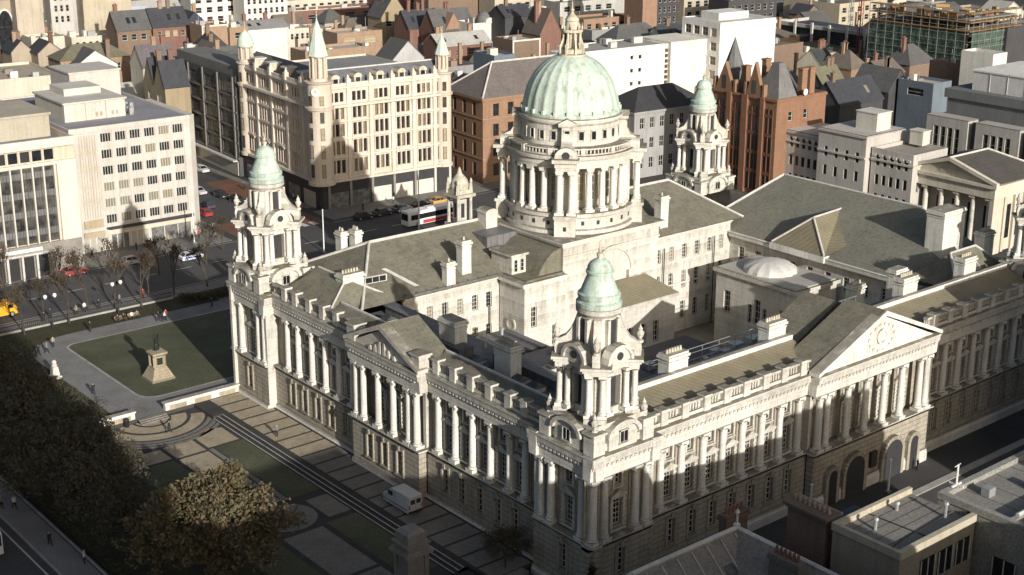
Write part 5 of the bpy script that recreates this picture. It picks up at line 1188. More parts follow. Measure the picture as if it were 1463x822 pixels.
# ---------------- long dark office block on the shopping street
t = building('office_block', 'long dark grey gridded office block running back along the shopping street', 'office block', 61.4, 182.6, -4, 18, 34, 22.2, (.1, .1, .1), None,
   dict(n=4, m=5, ml=.5, mr=.5, z1=4.5, fh=3.4, ww=7.3, wh=2.6, style='sash', nx=9, nz=2, glass='glass_panel', frame='dark_frame'), ('flat', 0, (.17, .17, .17)))
b = MB()
for i in range(5): b.box(-.3, -.005, 1+i*8.0, 1.5+i*8.0, 3.6, 22)
for z in (3.8, 7.3, 10.7, 14.1, 17.5): b.box(-.16, -.004, 0, 34, z, z+.35)
sub(t, 'facade_grid', b, 'wall', (.22, .21, .19))
b = MB(); b.box(.6, 8, .6, 33, 21.5, 24.0); sub(t, 'attic_storey', b, 'wall', (.2, .2, .19))
b = MB(); b.box(-.2, -.006, .5, 33.5, .1, 3.3, 0); b.box(-1.2, -.2, .5, 33.5, 3.3, 3.6, 1); sub(t, 'shopfront', b, ['shop_glass', 'lead_white'])

# ---------------- the ornate department store
RC = building('department_store', 'ornate cream stone store with copper pointed corner turrets, marked by the dome shadow', 'store', 60.3, 147.0, -3.6, 31, 35, 24.6, (.66, .585, .5),
   None, None, ('flat', 0, (.3, .3, .3)), parapet=.4)
for o in [o for o in RC.children if o.name.startswith('wall')]: bpy.data.objects.remove(o)
SB = [4.1+5.1*i for i in range(5)]; WB = [4.4+6.9*i for i in range(5)]
rowz = [(7.0, 2.7), (10.9, 2.7), (14.6, 2.5), (18.1, 2.2), (21.6, 1.9)]
b = MB(); hs = []
for (M, L, bays) in ((T(0, 0), 31, SB+[28.3]), (T(0, 35) @ RZ(-PI/2), 35, WB)):
    holes = []
    for u in bays:
        for z, hh in rowz:
            lights = (-1.15, 0, 1.15) if u < 27 or L > 32 else (0,)
            for du in lights:
                holes.append((u+du-.42, u+du+.42, z, z+hh)); hs.append((M, u+du, z, hh))
    facade(b, M, L, -.3, 24.6, holes, .35)
b.add([(31,0,-.3),(31,35,-.3),(31,35,24.6),(31,0,24.6)], [(0,1,2,3)]); b.add([(31,35,-.3),(0,35,-.3),(0,35,24.6),(31,35,24.6)], [(0,1,2,3)])
sub(RC, 'wall', b, 'wall', (.66, .585, .5))
for i, (M, u, z, hh) in enumerate(hs):
    o = place('window' if M == hs[0][0] else 'side_window', window_mesh(.84, hh, 'sash', 'dark_frame', 'glass_store', 1, 2), RC, M=M @ T(u, .33, z))
b = MB()
for M, L, bays in ((T(0, 0), 31, SB), (T(0, 35) @ RZ(-PI/2), 35, WB)):
    b.M = M
    for z, o, th in ((5.4, .7, .5), (10.2, .3, .3), (14.0, .3, .28), (17.5, .3, .28), (20.6, .9, .5), (24.3, .45, .4)): b.box(-.1, L, -o, -.003, z, z+th)
    sp = bays[1]-bays[0]
    for k in range(len(bays)+1):
        u = bays[0]-sp/2+k*sp
        if u > L: continue
        u = max(u, .45); b.box(u-.38, u+.38, -.35, -.004, 5.9, 24.29); b.box(u-.45, u+.45, -.6, .3, 24.7, 26.2); b.taper(u, -.15, .3, .3, 26.2, .05, .05, 27.0)
    for u in bays:
        for z, hh in rowz[:4]:
            for s in (-1, 1): b.box(u+s*.575-.11, u+s*.575+.11, -.16, -.005, z-.1, z+hh+.1); b.box(u+s*1.68-.1, u+s*1.68+.1, -.16, -.005, z-.1, z+hh+.1)
            b.box(u-1.85, u+1.85, -.24, -.006, z+hh+.12, z+hh+.3); b.box(u-1.8, u+1.8, -.26, -.006, z-.32, z-.12)
        n = 6
        for z in (9.85,):
            for i in range(n):
                a0, a1 = PI*i/n, PI*(i+1)/n
                b.yprism([(u+1.5*math.cos(a0), z+.4*math.sin(a0)), (u+1.8*math.cos(a0), z+.85*math.sin(a0)), (u+1.8*math.cos(a1), z+.85*math.sin(a1)), (u+1.5*math.cos(a1), z+.4*math.sin(a1))], -.4, -.01)
    b.box(0, L, -.3, .1, 24.72, 25.35)
b.M = Matrix.Identity(4); sub(RC, 'stonework', b, 'wall', (.72, .645, .55))
b = MB()
for M, L in ((T(0, 0), 31), (T(0, 35) @ RZ(-PI/2), 35)):
    b.M = M; b.box(0, L, -.3, -.004, -.2, 5.38, 0)
b.M = Matrix.Identity(4); sub(RC, 'shop_storey', b, 'dark_frame')
for i, u in enumerate((1.6, 6.6, 11.7, 16.9, 22.0)):
    b = MB(); b.box(u+.2, u+4.4, -.38, -.301, .0, 3.2, 0); b.box(u-.35, u+.15, -.55, -.302, -.2, 5.3, 1); sub(RC, 'shopfront', b, ['shop_glass' if i < 2 else 'plaster', 'granite'])
b = MB(); b.box(26.6, 27.1, -.55, -.302, -.2, 5.3); b.box(30.3, 30.8, -.55, -.302, -.2, 5.3); sub(RC, 'pier', b, 'plaster')
for k in range(5):
    b = MB(); b.box(-.38, -.301, 2+k*6.6, 7+k*6.6, 0, 3.3); sub(RC, 'shopfront', b, 'shop_glass')
# mansard with dormers along the two street fronts, low flats behind
b = MB(); b.add([(1,.8,24.7),(30,.8,24.7),(30,3.4,27.6),(3.4,3.4,27.6),(.8,1,24.7),(.8,34,24.7),(3.4,34,27.6),(30,6.2,25.0),(6.2,6.2,25.0),(6.2,34,25.0)], [(0,1,2,3),(4,3,6,5),(0,3,4),(3,2,7,8),(3,8,9,6)]); sub(RC, 'roof', b, 'roof_any', (.16, .165, .19))
b = MB(); b.box(5.5, 30.6, 5.5, 34.6, 22.6, 23.2); b.box(14, 18, 16, 20, 23.2, 25); b.box(22, 24, 14, 15.5, 23.2, 24.4); sub(RC, 'flat_roof', b, 'flat_any', (.3, .3, .3))
for u in SB:
    b = MB(); n = 8; b.box(u-.8, u+.8, .2, 2.6, 24.7, 26.2, 0); b.yprism([(u+1.0*math.cos(PI*i/n), 26.2+.9*math.sin(PI*i/n)) for i in range(n+1)][::-1], .1, 3.2, 0); b.box(u-.5, u+.5, .12, .199, 25.0, 26.2, 1); sub(RC, 'dormer', b, ['stone_gold', 'glass_dark'])
for u in (8, 15, 22, 29):
    b = MB(); b.box(.3, 3, u-.9, u+.9, 24.7, 26.8, 0); b.box(.2, .299, u-.6, u+.6, 25, 26.5, 1); b.box(.1, 3.4, u-1.2, u+1.2, 26.8, 27.05, 2); sub(RC, 'dormer', b, ['stone_gold', 'glass_dark', 'lead_white'])
b = MB(); b.box(3.3, 30, 3.3, 3.55, 27.5, 27.75); sub(RC, 'ridge_capping', b, 'lead_white')
# turrets (root corner, east end, north west end)
def turret(x, y, r, zb, z1, z2, ztip, oct_, clock=False):
    b = MB(); n = 16
    b.lathe(x, y, [(r*1.12, 5.3), (r*1.12, 5.9), (r, 6.0), (r, 20.5), (r*1.15, 20.6), (r*1.2, 21.1), (r, 21.15), (r, zb-.5), (r*1.15, zb-.3), (r*1.18, zb)], n)
    q = r*.62 if oct_ else r*.72
    b.lathe(x, y, [(q*1.15, zb), (q*1.15, zb+.6), (q*.75, zb+.7), (q*.75, z1-.4), (q*1.1, z1-.3), (q*1.22, z1)], n)
    for i in range(8):
        a = PI/8+i*PI/4; b.lathe(x+q*math.cos(a), y+q*math.sin(a), [(q*.17, zb+.6), (q*.15, z1-.3)], 6)
    o = sub(RC, 'turret', b, 'wall', (.64, .56, .47))
    for j, (z, hh) in enumerate(rowz):
        for k in range(2):
            a = PI*1.25+(k-.5)*.95
            place('window', window_mesh(.8, hh, 'sash', 'dark_frame', 'glass_blind', 1, 2), o, M=T(x, y) @ RZ(a+PI/2) @ T(0, -r-.03, z))
    if clock:
        b = MB(); b.M = T(x, y, zb-1.9) @ RZ(PI*1.25+PI/2) @ T(0, -r-.05) @ Matrix.Rotation(PI/2, 4, 'X'); b.lathe(0, 0, [(.85, 0), (.85, .12), (.7, .14)], 16, 0); b.M = T(x, y, zb-1.9) @ RZ(PI*1.25+PI/2)
        b.box(-.04, .04, -r-.24, -r-.2, 0, .6, 1); b.box(0, .4, -r-.24, -r-.2, -.04, .04, 1); b.build('clock', ['white_metal', 'iron'], o)
    c = MB()
    if oct_: c.lathe(x, y, [(q*1.35, z1), (q*1.25, z1+.4), (q*.95, z1+(z2-z1)*.35), (q*.5, z1+(z2-z1)*.75), (.12, z2), (.1, z2+.4)], 8, sm=False)
    else: c.lathe(x, y, [(q*1.3, z1), (q*1.3, z1+.5), (q*1.2, z1+(z2-z1)*.4), (q*.8, z1+(z2-z1)*.75), (.2, z2-.2), (.1, z2)], 14)
    c.build('copper_spire', 'copper_pale', o)
    c = MB(); c.tube((x, y, z2-.1), (x, y, ztip), .09, .04); c.lathe(x, y, [(.05, z2+.5), (.22, z2+.75), (.05, z2+1.0)], 8); c.build('finial', 'stone_gold', o)
turret(.6, .6, 2.5, 26.2, 31.2, 38.2, 41, True, True)
turret(29.6, .8, 1.9, 25.4, 29.0, 33.0, 34.2, True)
turret(.8, 33.6, 1.9, 25.6, 29.0, 32.4, 34.2, False)

# ---------------- red sandstone block with the hipped slate roof
t = building('brick_block', 'red sandstone warehouse with a hipped slate roof just left of the dome', 'building', 99.2, 144.0, -4, 34, 14.5, 18.8, (.33, .205, .135),
   dict(n=8, m=4, ml=1.5, mr=1.5, z1=1.5, fh=4.4, ww=1.5, wh=2.7, nx=2, nz=2, glass='glass_dark', frame='dark_frame'), dict(n=3, m=4, ml=1.5, mr=1.5, z1=1.5, fh=4.4, ww=1.3, wh=2.8, nx=1, nz=2, glass='glass_dark', frame='dark_frame'), ('hip', 6.2, (.19, .165, .155)), corn=(.4, 18.2, .6), matname='wall_brick')
b = MB()
for z in (5.3, 9.7, 14.1): b.box(-.15, 34, -.15, -.003, z, z+.3); b.box(-.15, -.003, -.003, 14.5, z, z+.3)
sub(t, 'string_course', b, 'wall_brick', (.37, .25, .17))
b = MB(); b.tube((-.2,-.2,18.9), (7.25,7.25,25.1), .22); b.tube((7.25,7.25,25.1), (26,7.25,25.1), .22); b.tube((-.2,14.7,18.9),(7.25,7.25,25.1),.2); sub(t, 'ridge_capping', b, 'lead_white')
# ---------------- long white block behind the dome, bright white tower
t = building('white_block', 'long bare white block with two columns of small square windows behind the dome', 'building', 152.5, 170.5, -4, 26.5, 12, 20.7, (.8, .78, .71), dict(n=2, m=4, ml=14, mr=7, z1=7.2, fh=3.4, ww=1.1, wh=1.1, glass='glass_dark', nx=1, nz=1), None, ('flat', 0, (.4, .39, .37)), parapet=.2)
b = MB(); b.box(-4, 0, 0, 10, -.3, 20.0); sub(t, 'end_bay', b, 'wall', (.8, .77, .68)); b = MB(); b.box(27.9, 41, -.8, 12, -.3, 21.0); sub(t, 'end_bay', b, 'wall', (.8, .77, .68))
b = MB(); b.box(26.5, 27.9, .3, 8, -.3, 20.6, 0)
for i in range(12): b.box(26.6, 27.8, .24, .299, 3+i*1.4, 3.9+i*1.4, 1)
sub(t, 'stair_strip', b, ['plaster', 'glass_blind'])
b = MB(); n = 8; b.yprism([(37.5+.8*math.cos(PI*i/n), 8+.8*math.sin(PI*i/n)) for i in range(n+1)][::-1], -.9, -.803); b.box(36.7, 38.3, -.9, -.803, 3, 7.98); sub(t, 'blocked_arch', b, 'terracotta')
for i in range(8):
    b = MB(); b.cbox(R.uniform(2, 24), R.uniform(3, 10), R.uniform(.5, 1.5), .6, 20.4, 20.7+R.uniform(.5, 1.5)); sub(t, 'roof_plant', b, 'paint', (.5, .48, .45))
t = building('white_tower', 'blank bright white tower block with grey windowed side', 'tower block', 192.6, 162.0, -4, 20.5, 15, 25.7, (.84, .83, .8), None, dict(n=4, m=6, ml=.8, mr=.8, z1=3.0, fh=3.75, ww=2.3, wh=2.3, glass='glass_blind', nx=2, nz=2), ('flat', 0, (.6, .59, .55)), parapet=.2)
b = MB(); b.box(4, 15, 5, 12, 25.5, 27.4); sub(t, 'plant_room', b, 'wall', (.8, .79, .74))
# ---------------- slate roofed stone offices behind the north east turret
t = building('stone_offices', 'shadowed grey stone offices with a black slate roof left of the rear turret', 'building', 128, 127, -4, 22, 12, 15, (.36, .36, .36), dict(n=7, m=3, ml=.8, mr=.8, z1=2, fh=4.5, ww=1.3, wh=2.5, nx=2, nz=2, glass='glass_dark'), None, ('hip', 4.2, (.06, .06, .065)), corn=(.4, 14.5, .5))
t = building('brick_gable', 'narrow red brick gabled house between the dome and the black slate roof', 'house', 123.5, 131, -4, 4.2, 10, 13.5, 'orange', dict(n=1, m=2, z1=6, fh=4, ww=1.2, wh=2, glass='glass_dark'), None, ('gable_ns', 3.6, 'brownroof'))
# ---------------- red gothic block
t = building('gothic_block', 'tall red brick gothic block with spired gables behind the rear turret', 'building', 133.4, 91.6, 0, 15.5, 17.5, 22.5, (.29, .165, .105), dict(n=2, m=1, ml=2, mr=4, z1=17.6, wh=2.0, ww=1.3, nx=1, nz=2, glass='glass_dark'), None, ('flat', 0, (.12, .12, .12)), corn=(.35, 21.9, .5), matname='wall_brick')
b = MB()
for y0, y1 in ((.8, 3.0), (4.0, 7.5), (9, 12), (13.2, 16.6)):
    b.box(-.14, -.004, y0, y1, 3, 20.2, 0)
    k = max(2, int((y1-y0)/.9))
    for i in range(k+1): y = y0+(y1-y0)*i/k; b.box(-.3, -.141, y-.1, y+.1, 3, 20.2, 1)
    for z in (6.5, 10.5, 14.5, 18.5): b.box(-.28, -.142, y0, y1, z, z+.7, 1)
sub(t, 'tall_window_bay', b, ['glass_dark', 'wall_brick'], (.2, .095, .055))
for y0, y1 in ((3.0, 4.0), (7.5, 9), (12, 13.2)):
    b = MB(); b.box(-.6, -.005, y0, y1, -.2, 22.4); sub(t, 'buttress', b, 'wall_brick', (.27, .14, .085))
for y, hw, hh in ((6, 2.2, 7.0), (14.2, 2.6, 6.0)):
    b = MB(); b.xprism([(y-hw, 22.4), (y+hw, 22.4), (y, 22.4+hh)], -.3, .6); b.box(-.4, .7, y-hw-.5, y-hw, 22.4, 25); b.box(-.4, .7, y+hw, y+hw+.5, 22.4, 25)
    g = sub(t, 'gable', b, 'wall_brick', (.3, .18, .115))
    b = MB(); b.box(-.36, -.301, y-.5, y+.5, 22.9, 25.6); b.build('window', 'glass_dark', g)
for (x, y, r, z) in ((3.4, 3.0, 2.9, 29.3), (4, 15.6, 2.0, 33.0)):
    b = MB(); b.add([(x-r,y-r,22.4),(x+r,y-r,22.4),(x+r,y+r,22.4),(x-r,y+r,22.4),(x-r*.3,y-r*.3,z),(x+r*.3,y-r*.3,z),(x+r*.3,y+r*.3,z),(x-r*.3,y+r*.3,z)], [(0,1,5,4),(1,2,6,5),(2,3,7,6),(3,0,4,7),(4,5,6,7)]) if r > 2.5 else b.lathe(x, y, [(r, 22.4), (r, 26.5), (r*1.1, 26.6), (.05, z)], 8, sm=False)
    sub(t, 'spire', b, 'roof_any', (.2, .2, .2))
for x, y in ((9, 1.2), (11.5, 1.2), (10, 9), (12.5, 14), (2.2, 10.5)):
    b = MB(); b.cbox(x, y, .8, .6, 22, 27.5); b.cbox(x, y, .95, .75, 27.5, 27.9); sub(t, 'chimney', b, 'wall_brick', (.3, .18, .115))
b = MB(); b.add([(6,2.5,22),(15,2.5,22),(15,15,22),(6,15,22),(10.5,8,27),(12,8,27)], [(0,1,5,4),(1,2,5),(2,3,4,5),(3,0,4)]); sub(t, 'roof', b, 'roof_any', (.13, .13, .135))
b = MB(); b.M = T(8.2, -.2, 23.2) @ Matrix.Rotation(PI/2, 4, 'X'); b.lathe(0, 0, [(.1, 0), (.6, .25), (.7, .3)], 12); sub(t, 'satellite_dish', b, 'white_metal')
# ---------------- pale classical offices in three blocks, roof boxes
CG = (.52, .5, .46)
def wspec(n, **k): return dict(n=n, m=4, ml=.7, mr=.7, z1=1.4, fh=3.75, ww=.85, wh=2.0, nx=1, nz=1, glass='glass_dark', frame='dark_frame', **k)
t = building('classical_offices', 'pale grey classical offices in three sections facing the hall roof', 'building', 137, 60.7, 0, 11, 9.6, 16, CG, dict(n=3, m=1, ml=1, mr=4, z1=8.5, ww=.8, wh=2.0, glass='glass_blind'), wspec(5), ('flat', 0, (.33, .31, .28)), corn=(.3, 13.6, .35))
for y0, L, hh, o, n in ((10.0, 11.6, 18.2, 1.4, 4), (21.8, 9.2, 16, 0, 5)):
    b = MB(); bay = (L-1.4)/n
    holes = [(.7+bay*(i+.5)-.43, .7+bay*(i+.5)+.43, 1.4+3.75*j, 3.4+3.75*j) for i in range(n) for j in range(4)]
    M = T(-o, y0+L) @ RZ(-PI/2); facade(b, M, L, -.3, hh, holes, .25)
    b.box(-o+.001, 11, y0, y0+.1, -.3, hh); b.box(-o+.001, 11, y0+L-.1, y0+L, -.3, hh); b.box(-o, 11, y0, y0+L, hh-.1, hh); b.box(-o-.3, -o-.002, y0, y0+L, 13.6, 13.95); b.box(-o-.3, 11, y0-.3, y0+L+.01, hh-.6, hh-.2)
    s = sub(t, 'block', b, 'wall', CG)
    for h4 in holes: place('window', window_mesh(.86, 2.0, 'sash', 'dark_frame', 'glass_dark', 1, 1), s, M=M @ T((h4[0]+h4[1])/2, .23, h4[2]))
for (x, y, a, c, z0, z1) in ((3.5, 11.5, 4.5, 5.0, 18.2, 21.6), (9, 4.5, 2.4, 3.0, 15.8, 18.5)):
    b = MB(); b.cbox(x+a/2, y+c/2, a/2, c/2, z0, z1); b.cbox(x+a/2, y+c/2, a/2+.15, c/2+.15, z1, z1+.2); sub(t, 'roof_box', b, 'wall', (.66, .64, .58))
# swags on the frieze
b = MB()
for y in [1.0+i*1.6 for i in range(6)]+[22.4+i*1.6 for i in range(5)]: b = MB(); b.cbox(-.08, y, .07, .45, 14.4, 14.9); sub(t, 'frieze_swag', b, 'wall', (.6, .58, .53))
# ---------------- modern grey offices at the right edge
MG = (.46, .45, .42)
t = building('modern_offices', 'modern grey offices with tall black windows and white roof box, right edge', 'office block', 161.2, 28, 0, 26, 46, 18.8, (.12, .12, .12), None, None, ('flat', 0, (.3, .3, .29)))
for y0, y1 in ((36.2, 45.9), (24.6, 34.4), (12.6, 22.8), (1, 11)):
    b = MB(); L = y1-y0; M = T(-1.6, y1) @ RZ(-PI/2)
    holes = [(L/2-3.1+i*1.65, L/2-3.1+i*1.65+1.15, 9.3, 17.2) for i in range(4)]+[(L/2-3.1+i*1.65, L/2-3.1+i*1.65+1.15, 1.0, 8.0) for i in range(4)]
    facade(b, M, L, -.3, 19.2, holes, .5); b.box(-1.599, 2, y0, y0+.1, -.3, 19.2); b.box(-1.599, 2, y1-.1, y1, -.3, 19.2); b.box(-1.6, 2, y0, y1, 19.1, 19.25)
    s = sub(t, 'bay', b, 'wall', MG)
    for h4 in holes: place('window', window_mesh(1.15, h4[3]-h4[2], 'sash', 'white_frame', 'glass_dark', 1, 4), s, M=M @ T((h4[0]+h4[1])/2, .45, h4[2]))
b = MB(); b.box(2.2, 24, 2, 44, 18.7, 22.6); b.box(1.7, 24, 1.5, 44.5, 22.6, 24.4); sub(t, 'attic_storey', b, 'wall', (.17, .18, .19))
b = MB(); b.box(4.5, 22, 0, 40, 24.4, 28.2); sub(t, 'plant_room', b, 'wall', (.62, .62, .62))
b = MB()
for i in range(10): b.box(4.42, 4.499, i*4, i*4+.1, 24.5, 28.1)
b.box(4.3, 22.2, -.2, 40.2, 28.2, 28.5); sub(t, 'plant_room_trim', b, 'wall', (.75, .74, .7))
# ---------------- church with pedimented west front
CS = (.6, .56, .46)
t = thing('church', 'small pedimented church with a row of columns below the modern offices', 'church', (139.2, 44.3, GZ))
b = MB(); b.box(3.2, 17.5, .6, 18.9, -.3, 12.2); sub(t, 'wall', b, 'wall', CS)
b = MB(); b.box(-.2, 18, -.2, 19.7, 10.4, 12.4); b.box(-.7, 18.4, -.7, 20.2, 12.4, 13.0); sub(t, 'cornice', b, 'wall', (.66, .61, .5))
b = MB(); b.xprism([(.3, 13.0), (19.2, 13.0), (9.75, 15.9)], .2, .8); b.box(.1, .199, 7.5, 12, 13.6, 14.3); sub(t, 'pediment', b, 'wall', CS)
b = MB(); b.xprism([(-.7, 13.0), (-.2, 13.0), (9.75, 16.0), (19.7, 13.0), (20.2, 13.0), (20.2, 13.5), (9.75, 16.7), (-.7, 13.5)], -.7, .199); sub(t, 'pediment_cornice', b, 'wall', (.66, .61, .5))
b = MB(); b.add([(-.5,-.6,13.3),(-.5,20.1,13.3),(-.5,9.75,16.5),(18.3,-.6,13.1),(18.3,20.1,13.1),(12,9.75,16.5)], [(0,3,5,2),(1,2,5,4),(3,4,5)]); sub(t, 'roof', b, 'roof_any', (.11, .105, .095))
b = MB(); b.tube((-.5,9.75,16.6),(12,9.75,16.6),.2); b.tube((12,9.75,16.6),(18.3,-.6,13.2),.2); b.tube((12,9.75,16.6),(18.3,20,13.2),.2); sub(t, 'ridge_capping', b, 'lead_white')
ccol = column_mesh(.55, -.2, 10.4, 12).mesh('column', ['stone'])
for i in range(6): place('column', ccol, t, (.7, 1.2+i*3.45, 0))
b = MB(); b.box(-.1, 3.2, -.1, .8, -.3, 10.4); b.box(17.0, 18, -.1, .6, -.3, 10.4)
for i in range(4): b.box(4+i*3.4, 4.8+i*3.4, .1, .598, -.3, 10.4)
sub(t, 'corner_pier', b, 'wall', CS)
for i in range(3): b = MB(); b.box(5.3+i*3.4, 6.9+i*3.4, .52, .597, 2, 8.5); sub(t, 'window', b, 'glass_dark')
for i in range(5): b = MB(); b.box(3.12, 3.198, 2.2+i*3.45, 3.8+i*3.45, .5, 8.0); sub(t, 'doorway', b, 'glass_dark')
# ---------------- scaffolded building under green nets
t = thing('scaffolded_building', 'unfinished building wrapped in green netting at the top right', 'building', (264.1, 133.7, GZ))
b = MB()
for i in range(8): b.box(0, 24, 0, 33, i*3.4-.2, i*3.4+.15)
for i in range(7):
    for j in range(4): b.cbox(1+j*7.3, 1+i*5.1, .3, .3, 0, 23.8)
sub(t, 'floor_slab', b, 'flat_any', (.3, .28, .24))
for i in range(6):
    z = i*3.4
    b = MB(); n = 16; vs = []; fs = []
    for side, L in ((0, 33), (1, 24)):
        for k in range(n+1):
            u = L*k/n
            for j in range(4):
                off = -1.2+R.uniform(-.18, .18); zz_ = z+j*1.1
                vs.append((off, L-u, zz_) if side == 0 else (u, off, zz_))
    for side in (0, 1):
        o = side*(n+1)*4
        for k in range(n):
            for j in range(3): a = o+k*4+j; fs.append((a, a+4, a+5, a+1))
    b.add(vs, fs); sub(t, 'debris_netting', b, 'netting')
b = MB()
for k in range(12): y = k*3.0; b.tube((-1.5, y, 0), (-1.5, y, 26.5), .07, n=4)
for k in range(9): b.tube((k*3, -1.5, 0), (k*3, -1.5, 26.5), .07, n=4)
for z in range(0, 27, 2): b.tube((-1.5, -1.5, z), (-1.5, 33, z), .06, n=4); b.tube((-1.5, -1.5, z), (24, -1.5, z), .06, n=4)
sub(t, 'scaffold_tubes', b, 'steel')
for i in range(3):
    b = MB(); b.box(-1.7, 1, -1.7, 33, 20.8+i*2.4, 21.0+i*2.4); b.box(1, 24, -1.7, 1, 20.8+i*2.4, 21.0+i*2.4); sub(t, 'scaffold_deck', b, 'timber')
for i in range(26):
    b = MB(); b.M = T(R.uniform(0, 22), R.uniform(0, 31), 24) @ RZ(R.uniform(0, 3)); b.box(0, R.uniform(1, 4), 0, R.uniform(.5, 2), 0, R.uniform(.3, 2.2)); sub(t, 'building_material', b, 'paint', R.choice([(.42,.25,.1), (.5,.33,.14), (.3,.12,.07), (.5,.47,.4), (.2,.2,.2)]))
# ---------------- car park frame
t = thing('car_park', 'open sided car park with a pale concrete frame at the upper right', 'car park', (288, 178.8, GZ))
b = MB(); b.box(1.0, 16, 0, 44, -.2, 11.5); sub(t, 'dark_interior', b, 'roof_dark')  # solid block coloured dark for the unlit inside of the open frame
b = MB()
for z in (5.2, 11.4): b.box(-.3, .9, 0, 44, z, z+1.1)
b.box(-.35, 16, 44, 44.3, 0, 12.5); sub(t, 'parapet_beam', b, 'wall', (.5, .49, .46))
for i in range(7): b = MB(); b.box(-.8, -.302, i*7.2, i*7.2+.8, -.2, 13.4); sub(t, 'column', b, 'wall', (.66, .65, .61))
b = MB(); b.box(-.2, 16, -4.5, -.01, -.2, 13); sub(t, 'stair_core', b, 'wall', (.42, .41, .39))
for (x, y, z, c, lab) in ((276, 180, 44, (.3, .06, .05), 'red lattice mast on the skyline beside the white tower'), (292, 196, 40, (.35, .36, .36), 'thin grey mast above the car park, nearer the red mast'), (300, 172, 40, (.35, .36, .36), 'thin grey mast above the right end of the car park')):
    b = MB()
    for dx, dy in ((-.5, -.5), (.5, -.5), (.5, .5), (-.5, .5)): b.tube((dx, dy, 0), (dx, dy, z), .1, n=4)
    for i in range(int(z/1.6)): b.tube((-.5, -.5, i*1.6), (.5, -.5, i*1.6+1.5), .06, n=4); b.tube((-.5, .5, i*1.6), (-.5, -.5, i*1.6+1.5), .06, n=4)
    tag(b.build('crane_mast', 'paint', None, (x, y, GZ), 0, c), lab, 'mast')

# ---------------- near roofs on the south side of the street
RG = (.3, .275, .245)
t = thing('slate_house', 'grey tiled house with pale ridge copings along the bottom edge', 'house', (0, 0, 0))
b = MB(); b.box(-15, 2.6, -27, -15.4, -.3, 14.4); b.box(-9, 2.6, -60, -27.01, -.3, 14.4); sub(t, 'wall', b, 'wall_brick', (.2, .16, .13))
b = MB(); b.add([(-15.4,-26.2,14.1),(-2.6,-26.2,14.1),(-2.4,-20.7,19.0),(-14.8,-20.7,19.0),(-15.4,-15.2,14.1),(2.9,-15.2,14.1),(2.9,-60,14.1),(-2.4,-60,19.0),(-8.2,-60,14.1),(-8.2,-26.2,14.1)],
                [(0,9,2,3),(3,2,5,4),(2,7,6,5),(9,8,7,2),(0,3,4)]); sub(t, 'roof', b, 'roof_any', RG)
for p, q in (((-14.8,-20.7,19.05),(-2.4,-20.7,19.05)), ((-2.4,-20.7,19.05),(-2.4,-60,19.05)), ((-14.8,-20.7,19.05),(-15.4,-15.2,14.2))):
    b = MB(); b.tube(p, q, .22); sub(t, 'ridge_coping', b, 'lead_white')
for (x, y) in ((-6.0, -23.2), (-11, -23.8)):
    b = MB(); z = 19.0+(y+20.7)*.89; b.add([(x,y-.7,z-.5),(x+1.1,y-.7,z-.5),(x+1.1,y+.6,z+.66),(x,y+.6,z+.66)], [(0,1,2,3)]); b.M = T(0,0,0); sub(t, 'skylight', b, 'glass_panel')
b = MB(); b.lathe(-2.4, -20.7, [(.3, 19), (.3, 19.4), (.1, 19.5), (.1, 20.3), (.22, 20.5), (.05, 20.8)], 8); sub(t, 'finial', b, 'lead_white')
b = MB()
for i in range(7): b.add([(-13.5+i*1.75,-25.0,15.26),(-13.4+i*1.75,-25.0,15.26),(-13.4+i*1.75,-21.0,18.85),(-13.5+i*1.75,-21.0,18.85)], [(0,1,2,3)])
sub(t, 'roof_seam', b, 'lead_white')
def stack(t, x, y, w, d, z0, z1, n, col):
    b = MB(); b.cbox(x, y, w/2, d/2, z0, z1-.5); b.cbox(x, y, w/2+.15, d/2+.15, z1-.5, z1-.2); b.cbox(x, y, w/2+.05, d/2+.05, z1-.2, z1); s = sub(t, 'chimney', b, 'wall_brick', col)
    for i in range(n):
        u = (i+.5)/n-.5; p = MB(); p.lathe(x+(w*.9*u if w > d else 0), y+(d*.9*u if d >= w else 0), [(.16, z1), (.12, z1+.6), (.15, z1+.65)], 7); p.build('chimney_pot', 'terracotta', s)
stack(t, -3.9, -27.5, .9, 3.0, 15, 19.6, 6, (.2, .18, .16)); stack(t, .9, -17.4, 2.8, .9, 13, 18.2, 5, (.17, .13, .1)); stack(t, -6.5, -33, .9, 2.6, 14, 18.8, 4, (.2, .18, .16))
t = thing('flat_roofed_block', 'flat roofed building with cream front and big brick chimney, lower right corner', 'building', (0, 0, 0))
b = MB(); b.box(1.7, 12.2, -34.3, -27.6, -.3, 20.3); sub(t, 'wall', b, 'wall', (.33, .3, .23))
b = MB(); b.box(2.1, 12.1, -33.9, -27.9, 20.3, 20.42); sub(t, 'roof', b, 'flat_any', (.27, .255, .225))
b = MB()
for (x0, x1, y0, y1) in ((1.6, 12.25, -27.9, -27.5), (1.6, 2.0, -33.9, -27.9), (1.6, 12.25, -34.4, -33.9)): b.box(x0, x1, y0, y1, 20.3, 20.95)
sub(t, 'parapet', b, 'wall', (.52, .47, .36))
b = MB(); b.cbox(2.4, -24.8, .75, 2.0, 8, 20.6); b.cbox(2.4, -24.8, .9, 2.15, 20.6, 20.85); b.cbox(2.4, -24.8, 1.1, 2.35, 20.85, 21.1); s = sub(t, 'chimney', b, 'wall_brick', (.2, .145, .12))
for i in range(8): p = MB(); p.lathe(2.4, -26.6+i*.52, [(.15, 21.1), (.11, 21.5), (.14, 21.55)], 7); p.build('chimney_pot', 'slab_sand', s)
b = MB(); b.box(3.2, 12.2, -27.5, -22, -.3, 17.0); sub(t, 'lower_block', b, 'wall', (.2, .18, .16))
